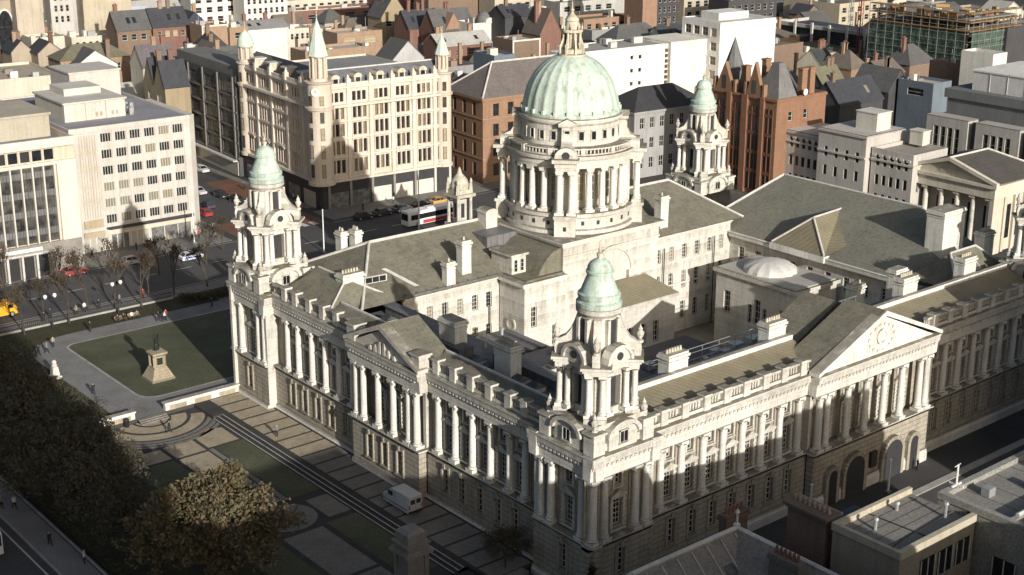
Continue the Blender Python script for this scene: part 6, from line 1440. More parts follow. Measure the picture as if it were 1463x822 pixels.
b = MB(); b.box(3.3, 12.1, -27.49, -22.1, 17.0, 17.1); sub(t, 'lower_roof', b, 'roof_dark')
for i in range(3):
    b = MB(); u = 4.6+i*2.5; b.box(u, u+2.0, -34.38, -34.303, 17.0, 19.2, 0)
    for k in range(3): b.box(u+k*.95, u+k*.95+.1, -34.44, -34.381, 17, 19.2, 1)
    sub(t, 'window', b, ['glass_dark', 'white_frame'])
for (x, y, hh) in ((4.2, -30, .9), (8.5, -29, .6), (10.6, -32.4, 1.2)):
    b = MB(); b.lathe(x, y, [(.16, 20.4), (.16, 20.4+hh), (.26, 20.45+hh), (.2, 20.65+hh)], 8); sub(t, 'roof_vent', b, 'steel')
b = MB(); b.tube((2.4, -32.8, 20.52), (11.8, -32.2, 20.52), .05, n=5); b.tube((6, -28, 20.52), (6.4, -33.6, 20.52), .04, n=5); sub(t, 'roof_cable', b, 'iron')
b = MB()
for i in range(5): b.box(2.2, 12.0, -33.6+i*1.2, -33.54+i*1.2, 20.421, 20.435)
sub(t, 'felt_seam', b, 'roof_dark')
b = MB(); b.box(6.5, 8.2, -26.5, -24.5, 17.1, 17.6); b.box(9.5, 10.3, -25.8, -24.8, 17.1, 18.2); sub(t, 'roof_plant', b, 'steel')
t = thing('rendered_block', 'big pebbledashed block with a raised roof edge at the right edge of the foreground', 'building', (0, 0, 0))
b = MB(); b.box(12.4, 36, -58, -30.5, -.3, 20.9); sub(t, 'wall', b, 'pebbledash')
b = MB(); b.box(12.9, 35.5, -57.5, -31.0, 20.9, 21.0); sub(t, 'roof', b, 'flat_any', (.29, .275, .25))
b = MB()
for (x0, x1, y0, y1) in ((12.3, 36, -31.0, -30.4), (12.3, 12.9, -58, -31.0), (12.9, 36, -37.6, -37.1)): b.box(x0, x1, y0, y1, 20.9, 21.5)
sub(t, 'parapet', b, 'pebbledash')
b = MB()
for i in range(9): b.box(13+i*2.4, 13.06+i*2.4, -36.9, -31.1, 21.001, 21.015)
sub(t, 'felt_seam', b, 'roof_dark')
for (x, y) in ((16, -33), (20, -35), (15, -40)): b = MB(); b.cbox(x, y, .5, .4, 21, 21.8); sub(t, 'roof_plant', b, 'steel')
b = MB(); b.tube((12.33, -33.5, 10), (12.33, -33.5, 20.8), .08, n=6); sub(t, 'downpipe', b, 'iron')
b = MB(); b.tube((13.5, -37.35, 21.65), (35, -37.35, 21.65), .2); sub(t, 'coping', b, 'lead_white')
for i in range(4):
    b = MB(); y = -36.2-i*3.2; b.box(12.32, 12.399, y-2.2, y, 15.0, 17.8, 0); b.box(12.26, 12.319, y-2.2, y-2.1, 15.0, 17.8, 1); b.box(12.26, 12.319, y-.1, y, 15.0, 17.8, 1); b.box(12.26, 12.319, y-1.15, y-1.05, 15.0, 17.8, 1); sub(t, 'window', b, ['glass_dark', 'white_frame'])
# taller blocks further down the side streets; they throw the long shadows across the square
for (x0, x1, h, lab) in ((-118, -63, 50, 'tall grey office slab west of the foreground roofs'), (-62, -45, 39.0, 'brown office slab south west of the square'), (-44.5, -20.5, 38.0, 'stone office block south of the parked van'),
                    (-20, -4.2, 34.4, 'brick office block beyond the grey tiled house'), (-4, 18, 28.4, 'lower brick block behind the flat roofed building'), (18.5, 32.8, 33.2, 'stone block on the west corner of the side street'), (46.5, 112, 39.5, 'stone block on the east corner of the side street'), (-98, -61, 82, 'tall tower slab behind the viewpoint')):
    t = building('office_block', lab, 'office block', x0, -78 if h < 60 else -126, 0, x1-x0, 20 if h < 60 else 30, h, R.choice(['tan', 'brown', 'lightgrey']), dict(n=max(3, int((x1-x0)/4)), m=6, z1=2, fh=4.2, ww=1.5, wh=2.2, glass='glass_dark'), None, ('flat', 0, 'grey'), z0=0, parapet=.5)
t = building('office_block', 'grey office block along the south side street, beyond the rendered block', 'office block', 63, -48, 0, 50, 28, 28.5, 'lightgrey', None, dict(n=6, m=5, z1=2, fh=4.4, ww=1.6, wh=2.3, glass='glass_dark'), ('flat', 0, 'grey'), z0=0)
# stone tower of the memorial in the near garden
t = thing('memorial_pylon', 'square stone memorial pylon with a stepped block on top, at the bottom edge', 'memorial', (-13.6, 11.6, .6)); t.scale = (.84, .84, .82)
b = MB(); b.cbox(0, 0, 2.6, 2.6, -.2, .9); b.cbox(0, 0, 2.1, 2.1, .9, 1.8); b.taper(0, 0, 1.5, 1.5, 1.8, 1.25, 1.25, 8.0)
for sx in (-1, 1):
    for sy in (-1, 1): b.cbox(sx*1.2, sy*1.2, .3, .3, 1.8, 8.0)
sub(t, 'shaft', b, 'granite')
b = MB(); b.cbox(0, 0, 1.9, 1.9, 8.0, 8.35); b.cbox(0, 0, 1.7, 1.7, 8.35, 8.6); sub(t, 'cornice', b, 'granite')
b = MB(); b.cbox(0, 0, 1.45, 1.45, 8.6, 9.2); b.cbox(0, 0, 1.7, 1.7, 9.2, 9.45); b.taper(0, 0, 1.35, 1.35, 9.45, 1.3, 1.3, 10.7); b.taper(0, 0, 1.3, 1.3, 10.7, .85, .85, 11.1); sub(t, 'cap_block', b, 'granite')
# carved stone canopy monument north of the main wing, its foot hidden by the roof
t = thing('stone_canopy', 'weathered stone canopy monument with columns and carved top beside the coach', 'monument', (73.3, 118.2, 1.3))
b = MB(); b.cbox(0, 0, 2.6, 2.6, -.1, .6); b.cbox(0, 0, 2.1, 2.1, .6, 1.6); b.cbox(0, 0, .95, .95, 1.6, 6.2); sub(t, 'base', b, 'stone')
for sx in (-1, 1):
    for sy in (-1, 1): b = MB(); b.lathe(sx*1.5, sy*1.5, [(.42, 1.6), (.33, 2.1), (.3, 6.3), (.45, 6.8)], 10); sub(t, 'column', b, 'stone')
b = MB(); b.cbox(0, 0, 2.2, 2.2, 6.8, 7.4); b.cbox(0, 0, 1.8, 1.8, 7.4, 8.2)
for k in range(4): b.M = RZ(k*PI/2+PI/4); b.taper(2.2, 0, .35, .35, 7.4, .22, .22, 9.4); b.lathe(2.2, 0, [(.2, 9.4), (.3, 9.8), (.05, 10.4)], 6)
b.M = Matrix.Identity(4); b.lathe(0, 0, [(1.75, 8.2), (1.85, 9.0), (1.5, 10.0), (.95, 10.7), (.5, 11.2), (.35, 11.8), (.1, 12.4)], 12); sub(t, 'carved_top', b, 'stone_gold')
v = MB(); v.box(-.4, .4, -.99, -.952, 2.6, 5.4)
for k in range(4): place('niche', v.mesh('niche', ['dark_frame']), t, M=RZ(k*PI/2))

# ================================================================== GROUND
def sheet(name, pts, z, mat, st=True):
    b = MB(); n = len(pts); b.add([(x, y, z) for x, y in pts], [tuple(range(n))]); o = b.build(name, mat)
    return struct(o) if st else o
def rect(x0, x1, y0, y1): return [(x0,y0),(x1,y0),(x1,y1),(x0,y1)]
b = MB(); ys = [(-900, 0), (-4, 0), (12, .85), (71.9, .85), (71.95, 1.3), (2500, 1.3)]
b.add([(x, y, z) for y, z in ys for x in (-1500, 2500)], [(2*i, 2*i+1, 2*i+3, 2*i+2) for i in range(5)])
struct(b.build('ground', 'town_ground'))
Q = .004
def rounded(x0, x1, y0, y1, rs, n=6):
    pts = []
    for (cx, cy, sx, sy, a0), r in zip(((x1, y0, -1, 1, -PI/2), (x1, y1, -1, -1, 0), (x0, y1, 1, -1, PI/2), (x0, y0, 1, 1, PI)), rs):
        ox, oy = cx+sx*r, cy+sy*r
        pts += [(ox+r*math.cos(a0+PI/2*k/n), oy+r*math.sin(a0+PI/2*k/n)) for k in range(n+1)] if r > 0 else [(cx, cy)]
    return pts
# north gardens
sheet('garden_ground', rect(-60, 95, 72, 114.4), 1.3+Q, 'dirt_grass')
sheet('garden_path', rounded(-16.6, 18, 72, 108.8, (0, 0, 8, 2)), 1.3+2*Q, 'path')
sheet('lawn_edge', rounded(-11.3, 17, 77.2, 104.4, (0, 0, 1.8, 2.6)), 1.3+3*Q, 'kerb')
sheet('lawn', rounded(-10.95, 17, 77.55, 104.05, (0, 0, 1.6, 2.4)), 1.3+4*Q, 'grass')
sheet('garden_path', rect(1.5, 3.2, 72.0, 77.2), 1.3+5*Q, 'path')
sheet('forecourt', rect(17, 92, 73.3, 112), 1.3+3*Q, 'pavement')
# streets
sheet('road', rect(-160, 110, 118.6, 138.4), 1.3+2*Q, 'asphalt'); sheet('road', rect(37.5, 56.5, 138.4, 420), 1.3+2*Q, 'asphalt')
sheet('road', rect(110, 124, -60, 420), 1.3+3*Q, 'asphalt')
sheet('brick_crossing', rect(37.5, 56.5, 139.5, 150), 1.3+3*Q, 'brick_paving')
sheet('brick_paving', [(51, 152), (59.5, 150), (60.5, 182), (52.5, 182)], 1.3+4*Q, 'brick_paving')
def kerbed(name, x0, x1, y0, y1, z, mat='pavement'):
    b = MB(); b.box(x0, x1, y0, y1, z-.2, z+.12); struct(b.build(name, mat))
    return z+.12
kerbed('pavement', -60, 60, 114.6, 118.4, 1.3); kerbed('pavement', -60, 35.5, 138.6, 147, 1.3); kerbed('pavement', 58.0, 110, 138.9, 147, 1.3)
kerbed('pavement', 34.4, 37.5, 147.01, 300, 1.3); kerbed('pavement', 58.6, 60.2, 150, 300, 1.3)
b = MB()
for i in range(40): b.box(-150+i*6.5, -147+i*6.5, 128.4, 128.6, 1.3+3*Q-.001, 1.3+3*Q)
for i in range(7): b.box(40+i*2.2, 41.2+i*2.2, 138.6, 141.0, 1.3+5*Q-.001, 1.3+5*Q)
for i in range(9): b.box(-40+i*1.1, -39.5+i*1.1, 119, 122, 1.3+3*Q-.001, 1.3+3*Q)
b.box(-150, 100, 119.2, 119.32, 1.3+3*Q-.001, 1.3+3*Q); b.box(-150, 36, 137.7, 137.82, 1.3+3*Q-.001, 1.3+3*Q); b.box(57, 100, 137.7, 137.82, 1.3+3*Q-.001, 1.3+3*Q)
for i in range(20): b.box(46.9, 47.1, 190+i*6, 193+i*6, 1.3+3*Q-.001, 1.3+3*Q)
struct(b.build('road_markings', 'road_paint'))
# west side street
sheet('road', rect(-54, -38.3, -300, 117), .85+2*Q, 'asphalt') 
kerbed('pavement', -38.1, -34.9, -55, 71.8, .85, 'path'); sheet('pavement', rect(-38.1, -34.9, 72.2, 114.4), 1.3+3*Q, 'path')
b = MB(); b.box(-38.3, -38.08, -55, 71.8, .7, 1.0); struct(b.build('kerb', 'kerb'))
b = MB(); b.box(-54, -53, -55, 71, .86, .861); b.box(-39.3, -39.1, -55, 71, .855, .862); struct(b.build('road_markings', 'road_paint'))
sheet('garden_ground', rect(-34.4, -21.9, 12.5, 71.9), .85+Q, 'dirt_grass')
# south side street
sheet('road', rect(-54, 130, -13.5, -5), Q, 'asphalt'); b = MB(); b.box(-20, 110, -5, -4, -.1, .12); struct(b.build('kerb', 'kerb'))
sheet('forecourt', rect(-30, 95, -4, -.4), Q*3, 'path')
# memorial plaza: dark bands with pale slabs laid between them
PZ = .85
sheet('plaza', rect(-22, -6.0, 12.2, 71.9), PZ+Q, 'band_dark')
def slab(pts, mat='slab_sand'): sheet('paving_slab', pts, PZ+2*Q, mat)
slab(rect(-15.8, -11.8, 58.5, 62.4)); slab([(-11.3, 58.9), (-7.0, 58.9), (-7.0, 63.6), (-8.6, 64.2), (-11.3, 62.3)])
slab(rect(-15.8, -11.8, 30+16.8, 58.0)); slab(rect(-11.5, -10.9, 40.2, 58.4), 'slab_grey'); slab(rect(-15.8, -11.8, 40.4, 46.4), 'slab_grey')
slab(rect(-21.5, -16.3, 58.8, 62.2), 'slab_sand')
sheet('grass_bed', rect(-10.6, -6.6, 40.2, 58.4), PZ+2*Q, 'grass'); sheet('grass_bed', rect(-21.5, -16.4, 40.2, 58.2), PZ+2*Q, 'grass')
sheet('grass_bed', rect(-10.6, -6.6, 16.5, 32.4), PZ+2*Q, 'grass'); sheet('grass_bed', rect(-21.5, -17.2, 14, 32.0), PZ+2*Q, 'grass')
slab([(-13.4+3.4*math.cos(2*PI*k/28), 36.2+3.4*math.sin(2*PI*k/28)) for k in range(28)], 'slab_grey')
slab(rect(-9.6, -6.7, 33.4, 38.6), 'slab_grey'); slab(rect(-16.4, -11.4, 21.0, 32.0), 'slab_grey'); slab(rect(-16.4, -11.4, 14.0, 20.4), 'slab_grey'); slab(rect(-21.4, -17.6, 33, 39), 'slab_grey')
AC = (-12.9, 71.7)
for r0, r1, mat, a0, a1 in ((0, 2.2, 'slab_sand', PI, 2*PI), (2.6, 4.6, 'slab_sand', PI, 2*PI-.15), (5.1, 6.9, 'slab_sand', PI, 1.9*PI), (7.3, 7.9, 'slab_grey', PI, 2*PI), (8.1, 8.7, 'slab_grey', PI*1.05, 1.93*PI), (8.9, 9.4, 'slab_grey', 1.1*PI, 1.9*PI)):
    n = 24; an = [a0+(a1-a0)*k/n for k in range(n+1)]
    o = [(AC[0]+r1*math.cos(a), AC[1]+r1*math.sin(a)) for a in an]; i = [(AC[0]+r0*math.cos(a), AC[1]+r0*math.sin(a)) for a in an[::-1]] if r0 else [AC]
    o = [p for p in o+i]
    slab([(max(-21.9, min(-6.3, x)), y) for x, y in o], mat)
b = MB()
for i in range(3): b.box(-6.6+i*.6, -4.7, 14, 66.5, PZ-.1, PZ+.15*(i+1))
struct(b.build('steps', 'band_dark'))
b = MB()
for i in range(3): b.box(-6.6+i*.6, -6.42+i*.6, 14, 66.5, PZ+.15*(i+1)-.02, PZ+.15*(i+1)+.004)
struct(b.build('step_nosing', 'kerb'))
b = MB(); b.box(-4.72, 1.6, 9.6, 71.9, .5, 1.3+Q); b.box(-6.6, -4.72, 66.5, 71.9, .5, 1.3+Q); struct(b.build('terrace', 'band_dark'))
y = 10.2; k = 0
while y < 70:
    b = MB(); b.box(-4.3, .9, y, y+2.55, 1.28, 1.3+2*Q); struct(b.build('paving_slab', 'slab_sand' if y > 46 else 'slab_grey')); y += 2.95
b = MB(); b.box(-4.4, -1, 8.4, 9.5, .8, 1.7)
for k in range(9): a = -PI/2*k/8; b.cbox(-1+1.9*math.cos(a+PI/2)*0, 9.5, .01, .01, .8, .81)
struct(b.build('terrace_kerb', 'granite'))
b = MB()
for i in range(3): b.box(-14.7, -10.8, 71.3-.35*i, 72.2, PZ-.1, PZ+.15*(3-i)-.01)
struct(b.build('steps', 'slab_grey'))
# low white garden walls
def garden_wall(x0, x1, lab):
    t = thing('garden_wall', lab, 'wall', (0, 0, 0))
    b = MB(); b.box(x0, x1, 72.05, 72.75, PZ-.05, 2.2); b.build('wall', 'stone_clean', t)
    b = MB(); b.box(x0-.12, x1+.12, 71.92, 72.88, 2.2, 2.42); b.build('coping', 'stone_clean', t)
    n = max(1, int((x1-x0)/3.4)); L = (x1-x0)/n
    for i in range(n): b = MB(); b.box(x0+i*L+.6, x0+(i+1)*L-.6, 71.99, 72.048, 1.15, 1.95); b.build('panel', 'slab_sand', t)
garden_wall(-10.6, .3, 'long low white stone wall with three panels running to the corner of the hall')
garden_wall(-19.6, -14.9, 'short low white stone wall with a dark bin in front of it')

# fallen leaves under the trees, uncountable
b = MB(); rnd = random.Random(77)
for (cx, cy, r, n, z) in ((-14, 50, 4.5, 420, .872), (-20, 36, 6, 500, .872), (-23, 55, 5, 300, .872), (-14, 76, 3, 120, 1.325), (-13.5, 95, 5, 160, 1.325), (2, 106, 8, 220, 1.325), (0, 83, 9, 160, 1.325), (-2, 50, 6, 100, 1.315)):
    for i in range(n):
        a = rnd.uniform(0, 6.28); q = r*math.sqrt(rnd.random()); x, y = cx+q*math.cos(a), cy+q*math.sin(a); s = rnd.uniform(.06, .13); t_ = rnd.uniform(0, 3)
        b.add([(x+s*math.cos(t_+k*PI/2), y+s*math.sin(t_+k*PI/2), z+rnd.uniform(0, .02)) for k in range(4)], [(0, 1, 2, 3)])
o = b.build('fallen_leaves', 'leaf_autumn'); tag(o, 'brown fallen leaves scattered on the paving, paths and lawn', 'leaves'); o['kind'] = 'stuff'

# ================================================================== TREES, PEOPLE, VEHICLES, SMALL THINGS
def limbs(b, p, d, L, r, depth, rnd, tips, spread=.55, up=.25):
    q = p+d*L; b.tube(p, q, r, r*.68, n=6 if r > .06 else 4)
    if depth == 0: tips.append((q, d)); return
    for i in range(3 if depth > 1 else rnd.choice((2, 3))):
        v = Vector((rnd.uniform(-1, 1), rnd.uniform(-1, 1), rnd.uniform(-.4, 1)))*spread
        nd = (d+v+Vector((0, 0, up))).normalized()
        limbs(b, p+d*L*rnd.uniform(.7, 1), nd, L*rnd.uniform(.62, .8), r*.62, depth-1, rnd, tips, spread, up)
def leaf_quads(b, c, n, rad, size, rnd, mi=0, flat=.75):
    for i in range(n):
        while True:
            v = Vector((rnd.uniform(-1, 1), rnd.uniform(-1, 1), rnd.uniform(-1, 1)))
            if v.length < 1: break
        p = c+Vector((v.x*rad, v.y*rad, v.z*rad*flat)); s = size*rnd.uniform(.6, 1.3)
        a = Vector((rnd.uniform(-1, 1), rnd.uniform(-1, 1), rnd.uniform(-.6, .6))).normalized(); t = a.orthogonal().normalized()
        t = (Matrix.Rotation(rnd.uniform(0, 6.3), 3, a) @ t); u = a.cross(t)
        b.add([tuple(p-t*s), tuple(p+u*s*.45), tuple(p+t*s), tuple(p-u*s*.45)], [(0, 1, 2, 3)], mi)
# (crowns)
def leafy_tree(name, h, r, seed, clumps, per, size, mat):
    rnd = random.Random(seed); tr = MB(); tips = []
    limbs(tr, Vector((0, 0, -.3)), Vector((0, 0, 1)), h*.34, h*.026, 3, rnd, tips, .75, .2)
    cr = MB(); cz = h*.58
    for i in range(clumps):
        a = rnd.uniform(0, 6.28); e = rnd.uniform(-.75, 1); k = rnd.uniform(.5, 1)**.6
        ce = math.sqrt(max(0, 1-e*e)); lump = 1+.22*math.sin(a*3+seed)+.16*math.sin(a*7+e*5); c = Vector((math.cos(a)*ce*r*k*lump, math.sin(a)*ce*r*k*lump, cz+e*h*.37*k*(1+.14*math.sin(a*5+seed))))
        leaf_quads(cr, c, per, r*rnd.uniform(.09, .2), size, rnd)
    return tr.mesh('trunk', ['bark']), cr.mesh('crown', [mat])
def bare_tree(h, seed, mat='leaf_brown', leaves=260):
    rnd = random.Random(seed); tr = MB(); tips = []
    limbs(tr, Vector((0, 0, -.3)), Vector((rnd.uniform(-.08, .08), rnd.uniform(-.08, .08), 1)).normalized(), h*.36, h*.017, 3, rnd, tips, .6, .3)
    cr = MB()
    for p, d in tips:
        for i in range(8):
            v = (d+Vector((rnd.uniform(-1, 1), rnd.uniform(-1, 1), rnd.uniform(-.5, 1)))*.8).normalized(); q = p+v*rnd.uniform(.5, 1.2)*h*.1
            cr.tube(p, q, .035, .014, n=3)
    for i in range(leaves):
        p, d = rnd.choice(tips); leaf_quads(cr, p+d*.3, 1, .9, .14, rnd, 1)
    return tr.mesh('trunk', ['bark']), cr.mesh('crown', ['twig', mat])
def put_tree(meshes, x, y, z, lab, rz=0, s=1, group=None, name='tree', cat='tree'):
    t = thing(name, lab, cat, (x, y, z), rz, group); t.scale = (s, s, s)
    place('trunk', meshes[0], t); place('crown', meshes[1], t); return t
AUT = leafy_tree('autumn', 13.0, 8.0, 5, 400, 46, .27, 'leaf_autumn')
put_tree(AUT, -26.6, 28.4, .85, 'large tree with thinning olive and orange autumn leaves at the bottom left', 0, .93)
def thin_tree(h, r, seed, clumps):
    a = bare_tree(h, seed, leaves=0); rnd = random.Random(seed+1); tr = MB(); tips = []
    limbs(tr, Vector((0, 0, -.3)), Vector((0, 0, 1)), h*.34, h*.022, 4, rnd, tips, .62, .22)
    cr = MB()
    for p, d in tips:
        for i in range(4):
            v = (d+Vector((rnd.uniform(-1, 1), rnd.uniform(-1, 1), rnd.uniform(-.5, 1)))*.8).normalized(); cr.tube(p, p+v*rnd.uniform(.4, 1.0)*h*.09, .04, .015, n=3, mi=1)
        leaf_quads(cr, p, 16, r*.2, .26, rnd)
    for i in range(clumps):
        a = rnd.uniform(0, 6.28); el_ = rnd.uniform(-.5, 1); ce = math.sqrt(1-el_*el_); k = rnd.uniform(.45, 1)*(1+.2*math.sin(3*a+seed)); leaf_quads(cr, Vector((math.cos(a)*ce*r*k, math.sin(a)*ce*r*k, h*.6+el_*h*.36*k)), 24, r*.17, .25, rnd)
    return tr.mesh('trunk', ['bark']), cr.mesh('crown', ['leaf_dark', 'twig'])
DK = [thin_tree(12.5, 6.2, 21, 230), thin_tree(11.0, 5.6, 22, 190)]
for i, (x, y, s, lab) in enumerate(((-30.8, 81.5, 1.0, 'dark leafed tree beside the curved garden path, behind the white marker'), (-32.0, 70, .95, 'dark leafed tree between the short white wall and the street'), (-27.6, 62.5, .78, 'smaller dark tree overhanging the ringed paving'),
      (-29.2, 55, .95, 'dark tree behind the autumn tree, nearer the curved paving'), (-31.5, 45.5, .85, 'dark tree touching the left side of the autumn tree'), (-33.2, 61, .8, 'dark tree leaning over the street pavement fence'), (-34, 90, .9, 'dark tree at the left edge above the garden path'), (-25.2, 53.5, .6, 'low dark bushy tree at the edge of the sandy paving'), (-29.5, 75.5, .8, 'dark tree just outside the short white wall'), (-33.5, 52, .85, 'dark tree over the railing opposite the walker in black'), (-35, 78, 1.0, 'dark tree on the far left beyond the garden path'), (-30.5, 38, .7, 'dark low tree behind the trunk of the autumn tree'))):
    put_tree(DK[i % 2], x, y, .85 if y < 72 else 1.3, lab, i*1.1, s)
BT = [bare_tree(8.5, 31), bare_tree(9.5, 32, leaves=420), bare_tree(7.5, 33, leaves=180)]
for i, (x, y, s, lab) in enumerate(((-13.8, 112.6, .95, 'bare street tree nearest the yellow truck'), (-6.5, 113.4, .9, 'bare street tree left of the twin globe lamp row'), (-9.2, 116.2, .85, 'bare street tree at the kerb behind the garden fence, left side'), (2.0, 115.8, 1.0, 'bare street tree between the two garden benches'),
      (5.7, 113.8, .9, 'bare street tree behind the seated people'), (12.4, 115.9, 1.05, 'bare twin stemmed street tree near the dark shrubs'), (18.7, 116.2, .9, 'bare street tree closest to the corner turret'), (-1.6, 117.5, 1.0, 'leafier bare tree at the kerb opposite the cream shopfront'),
      (9.0, 118, .9, 'brown leaved street tree opposite the bank corner'), (24.5, 128, .95, 'bare tree on the crossing island by the police car'), (-18, 116.5, .9, 'bare street tree at the left edge above the truck'), (31, 134, .8, 'bare tree at the mouth of the shopping street'), (15.5, 127.5, .8, 'small bare tree in front of the white block canopy'), (-10, 129.5, .9, 'bare tree in front of the dark bank, left side'), (-1, 130.5, .85, 'bare tree in front of the dark bank, nearer the white block'), (8.2, 131, .85, 'brownish bare tree between the red and the silver car'))):
    put_tree(BT[i % 3], x, y, 1.3, lab, i*.9, s*1.22)
# small conifers and the clipped tree by the near corner
def conifer(h, r, seed):
    rnd = random.Random(seed); tr = MB(); tr.tube((0, 0, -.2), (0, 0, h*.8), .09, .03); cr = MB()
    for i in range(70):
        t = rnd.uniform(.05, 1); a = rnd.uniform(0, 6.3); leaf_quads(cr, Vector((math.cos(a)*r*(1-t)*.8, math.sin(a)*r*(1-t)*.8, h*t)), 12, .28, .17, rnd)
    return tr.mesh('trunk', ['bark']), cr.mesh('crown', ['leaf_conifer'])
CF = conifer(6.5, 1.2, 41)
put_tree(CF, -2.2, -2.6, 0, 'tall yellow green conifer against the near corner of the hall', 0, 1.25, None, 'conifer', 'conifer'); put_tree(CF, 4.4, -2.8, 0, 'slim conifer under the south pavilion window', 1, .85, None, 'conifer', 'conifer'); put_tree(CF, -4.6, 1.4, 0, 'short conifer at the foot of the west pavilion', 2, .8, None, 'conifer', 'conifer')
put_tree(DK[0], -1.9, 11.2, .85, 'small round dark tree at the end of the terrace', 2, .42)
SH = []
for k in range(3):
    rnd = random.Random(50+k); b = MB()
    for i in range(40): leaf_quads(b, Vector((rnd.uniform(-.8, .8), rnd.uniform(-.8, .8), rnd.uniform(.1, 1.0))), 14, .35, .14, rnd)
    SH.append(b.mesh('foliage', ['leaf_dark']))
def shrub(x, y, z, s, lab, group):
    t = thing('shrub', lab, 'shrub', (x, y, z), R.uniform(0, 6), group); t.scale = (s, s, s); place('foliage', SH[R.randrange(3)], t)
    b = MB(); b.tube((0, 0, -.1), (0, 0, .6), .05, n=5); b.build('stem', 'bark', t)
for i in range(12): shrub(12.5+i*.95, 110.8+R.uniform(-.8, 1.2), 1.3, R.uniform(.9, 1.3), 'dark shrub in the bed between the forecourt path and the street fence', 'shrubs in the dark bed by the street fence')
for i in range(9): shrub(-17.8-R.uniform(0, 1.2), 79+i*1.8, 1.3, R.uniform(.6, 1.0), 'low shrub bordering the outer edge of the curved garden path', 'shrubs along the curved path')
t = thing('hedge', 'dark clipped hedge behind the pavement fence on the left', 'hedge', (-33.9, 0, .85)); b = MB(); rnd = random.Random(9)
for i in range(520): leaf_quads(b, Vector((rnd.uniform(-.45, .45), 12+i*.112, rnd.uniform(.1, 1.3))), 9, .3, .15, rnd)
b.build('foliage', 'leaf_dark', t)
def fence(pts, h, lab, z):
    t = thing('fence', lab, 'fence', (pts[0][0], pts[0][1], z)); (x0, y0), (x1, y1) = pts; L = math.hypot(x1-x0, y1-y0); t.rotation_euler = (0, 0, math.atan2(y1-y0, x1-x0))
    b = MB(); b.box(0, L, -.15, .15, -.1, .3); b.build('plinth', 'kerb', t)
    b = MB(); b.box(0, L, -.03, .03, h-.1, h); b.box(0, L, -.03, .03, .45, .52)
    for i in range(int(L/.3)): b.box(i*.3, i*.3+.05, -.025, .025, .3, h+.1)
    b.build('railing', 'iron', t)
fence(((-34.55, -6), (-34.55, 71.5)), 1.3, 'iron railing on a pale plinth between the left pavement and the hedge', .85)
fence(((-60, 114.45), (11.5, 114.45)), 1.2, 'iron railing along the north edge of the gardens', 1.3)
# statue
t = thing('statue', 'dark bronze robed figure on a stepped stone pedestal in the middle of the lawn', 'statue', (-6.0, 83.6, 1.3))
b = MB(); b.cbox(0, 0, 1.7, 1.7, -.1, .35); b.taper(0, 0, 1.6, 1.6, .35, 1.0, 1.0, 1.7); b.cbox(0, 0, .75, .75, 1.7, 3.6); b.cbox(0, 0, .95, .95, 1.7, 1.9); b.taper(0, 0, .8, .8, 3.4, 1.1, 1.1, 3.75); b.cbox(0, 0, 1.1, 1.1, 3.75, 4.0)
for k in range(4): b.M = RZ(k*PI/2+PI/4); b.box(.75, 1.15, -.22, .22, 1.9, 3.5)
b.M = Matrix.Identity(4); p_ = b.build('pedestal', 'slab_sand', t)
b = MB()
for k in range(4): b.M = RZ(k*PI/2); b.box(-.42, .42, -.78, -.752, 2.2, 3.2)
b.build('plaque', 'bronze', p_)
sv = [(0,0,1.55),(0,0,2.1),(0,0,2.45),(0,-.02,2.62),(0,-.03,2.85),(.34,0,2.35),(.48,-.05,1.9),(.34,-.32,1.65),(-.34,0,2.35),(-.5,0,1.9),(-.42,-.1,1.5),(.14,0,.9),(.16,-.05,.1),(-.14,0,.9),(-.16,.02,.1),(0,.1,.9),(0,.16,.1)]
se = [(0,1),(1,2),(2,3),(3,4),(2,5),(5,6),(6,7),(2,8),(8,9),(9,10),(0,11),(11,12),(0,13),(13,14),(0,15),(15,16)]
place('figure', skinned('figure', sv, se, [.3,.32,.22,.1,.15,.15,.12,.08,.15,.12,.08,.27,.3,.27,.3,.28,.34], ['bronze'], lambda c: 0, 2), t, (0, 0, 4.0), DEG(20))
